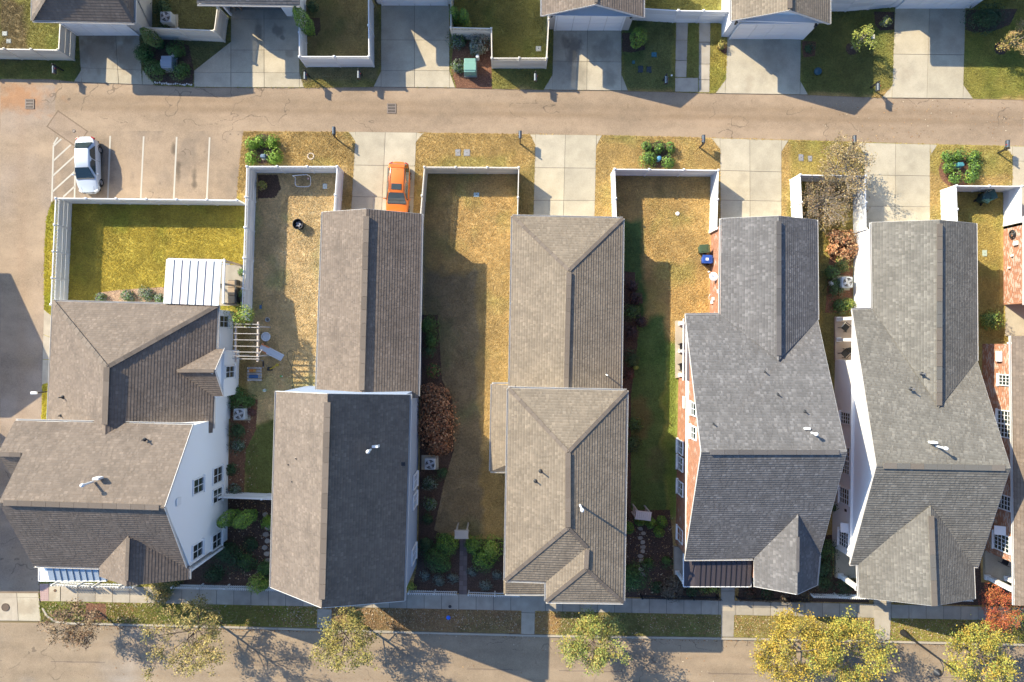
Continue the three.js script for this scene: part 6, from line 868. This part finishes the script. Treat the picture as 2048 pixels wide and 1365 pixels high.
toy('toy_truck', 'orange toy truck on the weathered bench', 510, 741, [['body', rbox(0.5, 0.14, 0.22, 0.03, 0, 0.56, 0), [0.5, 0.18, 0.03]], ['cab', rbox(0.16, 0.2, 0.2, 0.03, 0.2, 0.62, 0), [0.45, 0.25, 0.05]], ['wheel', cyl(0.06, 0.06, 0.24, 12).rotateX(1.57).translate(-0.12, 0.52, 0), [0.03, 0.03, 0.03]], ['wheel', cyl(0.06, 0.06, 0.24, 12).rotateX(1.57).translate(0.16, 0.52, 0), [0.03, 0.03, 0.03]]]);
toy('toy_digger', 'yellow ride on digger toy beside the bench', 543, 738, [['frame', bar(V(-0.3, 0.25, 0.1), V(0.3, 0.3, -0.12), 0.08, 0.08), [0.5, 0.36, 0.02]], ['seat', rbox(0.2, 0.06, 0.18, 0.02, -0.15, 0.36, 0.04), [0.03, 0.03, 0.03]], ['arm', bar(V(0.2, 0.3, -0.1), V(0.55, 0.5, -0.3), 0.07, 0.07), [0.5, 0.36, 0.02]], ['bucket', rbox(0.2, 0.16, 0.2, 0.03, 0.6, 0.45, -0.32), [0.45, 0.33, 0.03]], ['base', rbox(0.4, 0.08, 0.3, 0.03, -0.1, 0.1, 0), [0.04, 0.04, 0.04]]]);
toy('toy_scooter', 'black and white toy scooter above the bench', 527, 728, [['deck', rbox(0.12, 0.04, 0.5, 0.015, 0, 0.1, 0), [0.03, 0.03, 0.03]], ['stem', bar(V(0, 0.1, -0.22), V(0.02, 0.6, -0.3), 0.04, 0.04), [0.6, 0.6, 0.6]], ['handlebar', bar(V(-0.15, 0.6, -0.3), V(0.18, 0.6, -0.3), 0.03, 0.03), [0.03, 0.03, 0.03]], ['wheel', cyl(0.07, 0.07, 0.03, 12).rotateZ(1.57).translate(0, 0.07, 0.24), [0.65, 0.65, 0.65]]]);
toy('watering_can', 'white and green watering can near the air conditioner', 530, 781, [['body', cyl(0.13, 0.11, 0.24, 14, 0, 0.15, 0), [0.65, 0.68, 0.66]], ['spout', limb(V(0.1, 0.12, 0), V(0.3, 0.3, -0.06), 0.03, 0.02), [0.1, 0.4, 0.22]], ['handle', new THREE.TorusGeometry(0.11, 0.018, 6, 14, 3.2).translate(0, 0.27, 0), [0.1, 0.4, 0.22]]]);
toy('toy_shovel', 'blue toy shovel near the patio fence', 524, 609, [['handle', bar(V(0.1, 0.06, -0.28), V(-0.05, 0.06, 0.1), 0.04, 0.03), [0.02, 0.05, 0.09]], ['blade', rbox(0.2, 0.04, 0.3, 0.015, -0.1, 0.07, 0.22), [0.02, 0.12, 0.26]]]);
toy('toy_bucket', 'pale bucket at the vine\'s end', 537, 640, [['pail', new THREE.CylinderGeometry(0.17, 0.13, 0.26, 16, 1, true).translate(0, 0.16, 0), [0.45, 0.47, 0.48]], ['rim', new THREE.TorusGeometry(0.17, 0.018, 6, 20).rotateX(1.57).translate(0, 0.29, 0), [0.5, 0.52, 0.53]], ['bottom', cyl(0.13, 0.13, 0.02, 16, 0, 0.05, 0), [0.35, 0.37, 0.38]]]);
toy('toy_frog', 'small green and white toy in the shaded grass', 563, 753, [['body', new THREE.SphereGeometry(0.09, 10, 8).scale(1.2, 0.8, 1).translate(0, 0.1, 0), [0.15, 0.4, 0.1]], ['head', new THREE.SphereGeometry(0.06, 10, 8).translate(0.1, 0.14, 0), [0.6, 0.65, 0.55]]]);
{ const t = thing('garden_hose', 'dark green garden hose lying in a long loop on the grass', 'hose'); mesh('hose', tube([[586, 785], [585, 760], [583, 735], [576, 718], [575, 706], [581, 702], [588, 705], [588, 716], [584, 735], [585, 760], [590, 784]].map(p => G(p[0], p[1], 0.06)), 0.02, 6), std([0.02, 0.06, 0.035], 0.5), t); mesh('nozzle', limb(G(586, 785, 0.06), G(586, 790, 0.07), 0.03, 0.02), M.steel, t); settle(t); }
{ const t = thing('play_goal', 'small white tube goal by the play yard\'s top fence', 'goal'), f = (x, y, z) => G(x, y, z); mesh('ground_frame', tube([f(591, 356, 0.06), f(591, 370, 0.06), f(594, 373, 0.06), f(618, 373, 0.06), f(621, 370, 0.06), f(621, 354, 0.06)], 0.035), M.white, t); mesh('upright', bar(f(591, 356, 0.05), f(592, 357, 0.9), 0.05, 0.05), M.white, t); mesh('upright', bar(f(621, 354, 0.05), f(620, 355, 0.9), 0.05, 0.05), M.white, t); mesh('crossbar', bar(f(592, 357, 0.9), f(620, 355, 0.9), 0.05, 0.05), M.white, t); settle(t); }
{ const t = thing('play_ball', 'pale pink ball inside the small goal', 'ball'), c = G(617, 358, 0.13); mesh('ball', new THREE.IcosahedronGeometry(0.1, 3).translate(c.x, 0.13, c.z), std([0.6, 0.42, 0.38], 0.5), t); mesh('seam', new THREE.TorusGeometry(0.101, 0.004, 5, 24).rotateX(1.2).translate(c.x, 0.13, c.z), M.dark, t); settle(t); }
{ const t = thing('fire_pit', 'black round perforated fire pit on the straw lawn', 'fire pit'), c = G(600, 451, 0); mesh('drum', new THREE.CylinderGeometry(0.4, 0.36, 0.55, 28, 1, true).translate(c.x, 0.34, c.z), std([0.018, 0.018, 0.018], 0.6, { side: THREE.DoubleSide }), t); mesh('rim', new THREE.TorusGeometry(0.4, 0.03, 6, 30).rotateX(1.57).translate(c.x, 0.62, c.z), M.black, t); mesh('ash_bed', cyl(0.36, 0.36, 0.05, 24, c.x, 0.25, c.z), std([0.05, 0.05, 0.05], 1), t); for (let i = 0; i < 6; i++) { const a = i * 1.3; mesh('log', limb(V(c.x + 0.25 * Math.cos(a), 0.32, c.z + 0.25 * Math.sin(a)), V(c.x + 0.22 * Math.cos(a + 2.4), 0.42, c.z + 0.22 * Math.sin(a + 2.4)), 0.05, 0.045), std([0.3, 0.3, 0.33], 0.9), t); } settle(t); }
// arbors over the garden paths
function arbor(label, gx, gy, w, turn, mat) { const t = thing('garden_arbor', label, 'arbor'); for (const [x, z] of [[-w / 2, -0.3], [w / 2, -0.3], [-w / 2, 0.3], [w / 2, 0.3]]) mesh('post', box(0.1, 2.1, 0.1, x, 1.05, z), mat, t); for (const z of [-0.3, 0.3]) mesh('beam', box(w + 0.3, 0.14, 0.07, 0, 2.14, z), mat, t); for (let i = 0; i < 8; i++) mesh('slat', box(0.13, 0.05, 0.62, -w / 2 - 0.05 + (w + 0.1) * i / 7, 2.24, 0), mat, t); for (const s of [-1, 1]) for (const y of [0.5, 0.9, 1.3, 1.7]) mesh('side_bar', box(0.035, 0.035, 0.6, s * w / 2, y, 0), mat, t); t.position.copy(G(gx, gy, 0.03)); t.rotation.y = turn; }
arbor('pale timber arbor at the top of the brick garden path', 927, 1054, 0.8, 0, std([0.4, 0.36, 0.31], 0.8)); arbor('pale timber arbor among leaning evergreens', 1276, 1018, 0.95, -0.12, std([0.52, 0.5, 0.47], 0.7));
paving('brick_path', 'narrow brick path running from the arbor to the sidewalk', [[920, 1062], [935, 1062], [934, 1192], [918, 1191]], [0, 0.5, 1], Array.from({ length: 14 }, (_, i) => i / 13), [0.85, 1, 1.15].map(k => std([0.16 * k, 0.125 * k, 0.115 * k], 0.95)), [], 0.08, 'path');
for (let i = 0; i < 9; i++) { const t = thing('stepping_stone', 'irregular stepping stone in the path beside the blue house', 'stone', 'stepping stones by the blue house'), x = 533 + gauss() * 5, y = 1030 + i * 13; mesh('stone', poly(Array.from({ length: 7 }, (_, k) => [x + Math.cos(k * 0.898) * rr(4.5, 7.5), y + Math.sin(k * 0.898) * rr(4, 6)]), 0.09, 0.06), M.walk[i % 4], t); settle(t); }
for (let i = 0; i < 11; i++) { const t = thing('stepping_stone', 'irregular flagstone in the path between the leaning evergreens and the brick wall', 'stone', 'flagstones left of the brick house'), x = 1283 + gauss() * 6, y = 1058 + i * 9; mesh('stone', poly(Array.from({ length: 7 }, (_, k) => [x + Math.cos(k * 0.898) * rr(4, 7), y + Math.sin(k * 0.898) * rr(3, 5)]), 0.09, 0.06), M.walk[(i + 1) % 4], t); settle(t); }
for (let i = 0; i < 17; i++) { const t = thing('edging_stone', 'white edging stone at the alley edge of the utility cabinet\'s bed', 'stone', 'white stones along the alley edge'), c = G(311 + i * 4.5, 166.5 + rr(-1.2, 2) + i * 0.22, 0.06); mesh('stone', new THREE.DodecahedronGeometry(rr(0.05, 0.1), 0).scale(1.2, 0.7, 0.9).rotateY(rr(0, 3)).translate(c.x, 0.08, c.z), std([0.6, 0.58, 0.54], 0.9), t); settle(t); }
// chairs on the side porches
function chair(label, gx, gy, turn, cloth) { const t = thing('porch_chair', label, 'chair'); mesh('seat', rbox(0.52, 0.05, 0.52, 0.02, 0, 0.42, 0), M.black, t); mesh('backrest', slab([V(-0.25, 0.45, -0.26), V(0.25, 0.45, -0.26), V(0.25, 0.98, -0.4), V(-0.25, 0.98, -0.4)], 0.03), cloth || M.black, t); for (const [x, z] of [[-0.24, -0.24], [0.24, -0.24], [-0.24, 0.24], [0.24, 0.24]]) mesh('leg', bar(V(x, 0, z * 1.15), V(x, 0.42, z), 0.04, 0.04), M.black, t); for (const s of [-1, 1]) { mesh('arm', bar(V(s * 0.29, 0.64, -0.28), V(s * 0.29, 0.64, 0.26), 0.05, 0.03), M.black, t); mesh('arm_post', bar(V(s * 0.28, 0.4, 0.24), V(s * 0.29, 0.64, 0.26), 0.03, 0.03), M.black, t); } t.position.copy(G(gx, gy, 0.255)); t.rotation.y = turn; }
chair('black porch chair with a pale throw, upper of two on the side porch', ...gq(1690, 655, 0.6), 0.9, std([0.5, 0.48, 0.42], 0.9)); chair('plain black porch chair, lower of two on the side porch', ...gq(1690, 707, 0.6), -0.8); chair('black and white striped chair on the brick house\'s front porch', 2000, 1118, -2.0, std([0.45, 0.4, 0.36], 0.9)); chair('black chair half hidden on the brick house\'s side porch', 1362, 694, -1.5); chair('second black chair on the brick house\'s side porch', 1362, 733, -1.4);
// street lamps
{ const t = thing('street_lamp', 'dark curved street lamp on the verge at lower right', 'street lamp'), c = G(1806, 1265, 0); mesh('base', new THREE.CylinderGeometry(0.14, 0.3, 0.7, 14).translate(c.x, 0.38, c.z), M.black, t); mesh('pole', limb(V(c.x, 0.6, c.z), V(c.x, 4.8, c.z), 0.09, 0.05, 12), M.black, t); mesh('arm', tube([V(c.x, 4.7, c.z), V(c.x + 0.02, 5.1, c.z + 0.35), V(c.x, 5.05, c.z + 0.9), V(c.x, 4.85, c.z + 1.1)], 0.035), M.black, t); const hd = mesh('shade', new THREE.CylinderGeometry(0.1, 0.32, 0.35, 18).translate(c.x, 4.65, c.z + 1.1), M.black, t); mesh('globe', new THREE.SphereGeometry(0.17, 14, 10).translate(c.x, 4.48, c.z + 1.1), M.white, hd); settle(t); }
{ const t = thing('street_lamp', 'pale headed lamp post left of the white house\'s roof', 'street lamp'), c = G(103, 783, 0); mesh('pole', limb(V(c.x, 0, c.z), V(c.x, 1.75, c.z), 0.05, 0.04, 10), M.black, t); mesh('base', cyl(0.12, 0.08, 0.25, 10, c.x, 0.14, c.z), M.black, t); mesh('head', rbox(0.5, 0.16, 0.22, 0.05, c.x - 0.15, 1.83, c.z), std([0.6, 0.62, 0.64], 0.4), t); settle(t); }
{ const t = thing('round_post_light', 'small post light in the straw grass beside the pale stone ring', 'post light'), c = G(622, 313, 0); mesh('stone_ring', new THREE.TorusGeometry(0.24, 0.06, 6, 18).rotateX(1.57).translate(c.x, 0.05, c.z), std([0.5, 0.42, 0.33], 0.9), t); mesh('stake', cyl(0.025, 0.02, 0.9, 8, c.x, 0.48, c.z), M.black, t); settle(t); }
// things in the open garage
{ const t = thing('storage_box', 'red storage box in the open garage', 'box'), c = G(478, 18, 0.05); mesh('box', rbox(0.4, 0.6, 0.4, 0.03, c.x, 1.2, c.z), std([0.45, 0.06, 0.04], 0.5), t); mesh('shelf', box(0.6, 0.06, 0.5, c.x, 0.87, c.z), M.wood, t); for (const s of [-0.25, 0.25]) mesh('leg', box(0.06, 0.8, 0.4, c.x + s, 0.45, c.z), M.wood, t); settle(t); }
{ const t = thing('covered_car', 'blue covered car parked in the open garage', 'car'), c = G(556, -36, 0.05); mesh('cover', new THREE.SphereGeometry(1, 24, 14).scale(0.95, 0.75, 2.1).translate(c.x, 0.75, c.z), std([0.02, 0.07, 0.3], 0.7), t); mesh('skirt', rbox(1.8, 0.6, 4.1, 0.2, c.x, 0.4, c.z), std([0.02, 0.06, 0.25], 0.7), t); settle(t); }

// ---------------------------------------------------------------- grass blades and fallen leaves
const open = (x, y) => { for (const p of covered) if (inPoly(p, x, y)) return false; return true; };
{
  const blade = []; for (let i = 0; i < 5; i++) { const a = i * 1.2566 + 0.3 * i, r = 0.035 + 0.012 * (i % 3), w = 0.022, x = Math.cos(a), z = Math.sin(a); blade.push([-z * w, 0, x * w], [z * w, 0, -x * w], [x * r * 1.7, 0.05 + 0.012 * i, z * r * 1.7]); }
  const g = new THREE.BufferGeometry(); g.setAttribute('position', new THREE.Float32BufferAttribute(blade.flat(), 3)); g.computeVertexNormals();
  const gm = std([1, 1, 1], 0.95, { side: THREE.DoubleSide }), spots = [];
  let tries = 0; const want = 300000;
  while (spots.length < want && tries++ < 1500000) { const x = rr(-10, 2060), y = rr(-10, 1300); if (y > 196 && y < 262 && x > 110) continue; if (open(x, y)) spots.push([x, y]); }
  const im = new THREE.InstancedMesh(g, gm, spots.length), m = new THREE.Matrix4(), q = new THREE.Quaternion(), c = new THREE.Color();
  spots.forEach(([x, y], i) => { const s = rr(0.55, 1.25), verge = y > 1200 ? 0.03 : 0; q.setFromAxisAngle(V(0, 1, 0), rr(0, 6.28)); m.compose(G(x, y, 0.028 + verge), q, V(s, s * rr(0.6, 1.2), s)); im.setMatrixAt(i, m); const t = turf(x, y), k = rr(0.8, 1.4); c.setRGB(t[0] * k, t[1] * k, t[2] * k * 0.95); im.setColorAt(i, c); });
  im.name = 'grass'; im.userData = { kind: 'stuff', label: 'short dry and green grass on the lawns and verge', category: 'grass' }; im.castShadow = im.receiveShadow = true; scene.add(im);
}
{
  const g = leafMesh([[0, 0, 0, 0, 1, 0, 0.1, 1, 1, 1]]); g.deleteAttribute('color');
  const put = [], cols = [[0.36, 0.2, 0.09], [0.28, 0.15, 0.07], [0.42, 0.28, 0.13], [0.5, 0.42, 0.3], [0.2, 0.12, 0.06]];
  const kerbY = x => 1247 + (x - 106) * 0.0205;
  for (let i = 0; i < 14000; i++) { const x = rr(90, 2060), f = noise(x / 60, 2, 7); if (rnd() > f * 1.3) continue; const y = kerbY(x) - rr(4, 44); if (open(x, y)) put.push([x, y, 0.1]); }
  for (let i = 0; i < 1500; i++) { const x = rr(120, 2060); put.push([x, kerbY(x) + 3 + Math.abs(gauss()) * 7, 0.02]); }
  for (let i = 0; i < 420; i++) { const x = rr(120, 2060), y = kerbY(x) + rr(5, 110); if (noise(x / 50, y / 30, 3) > 0.5) put.push([x, y, 0.02]); }
  for (let i = 0; i < 900; i++) put.push([rr(456, 612), rr(1000, 1160), 0.09]);
  for (let i = 0; i < 700; i++) put.push([rr(1222, 1346), rr(1030, 1190), 0.09]);
  for (let i = 0; i < 500; i++) put.push([rr(1640, 1740), rr(280, 440), 0.08]);
  for (let i = 0; i < 160; i++) put.push([rr(1640, 2048), rr(200, 285), 0.02]);
  for (let i = 0; i < 300; i++) put.push([rr(460, 515), rr(800, 985), 0.09]);
  const im = new THREE.InstancedMesh(g, std([1, 1, 1], 0.9, { side: THREE.DoubleSide }), put.length), m = new THREE.Matrix4(), q = new THREE.Quaternion(), c = new THREE.Color();
  put.forEach(([x, y, hh], i) => { const s = rr(0.6, 1.25); q.setFromEuler(new THREE.Euler(gauss() * 0.5, rr(0, 6.28), gauss() * 0.5)); m.compose(G(x, y, hh), q, V(s, s, s)); im.setMatrixAt(i, m); const k = pick(cols); c.setRGB(...k); im.setColorAt(i, c); });
  im.name = 'fallen_leaves'; im.userData = { kind: 'stuff', label: 'brown fallen leaves on verge, street and beds', category: 'leaves' }; im.castShadow = im.receiveShadow = true; scene.add(im);
}
scene.traverse(o => { if (o.isMesh) o.castShadow = o.receiveShadow = true; });
renderer.render(scene, camera);
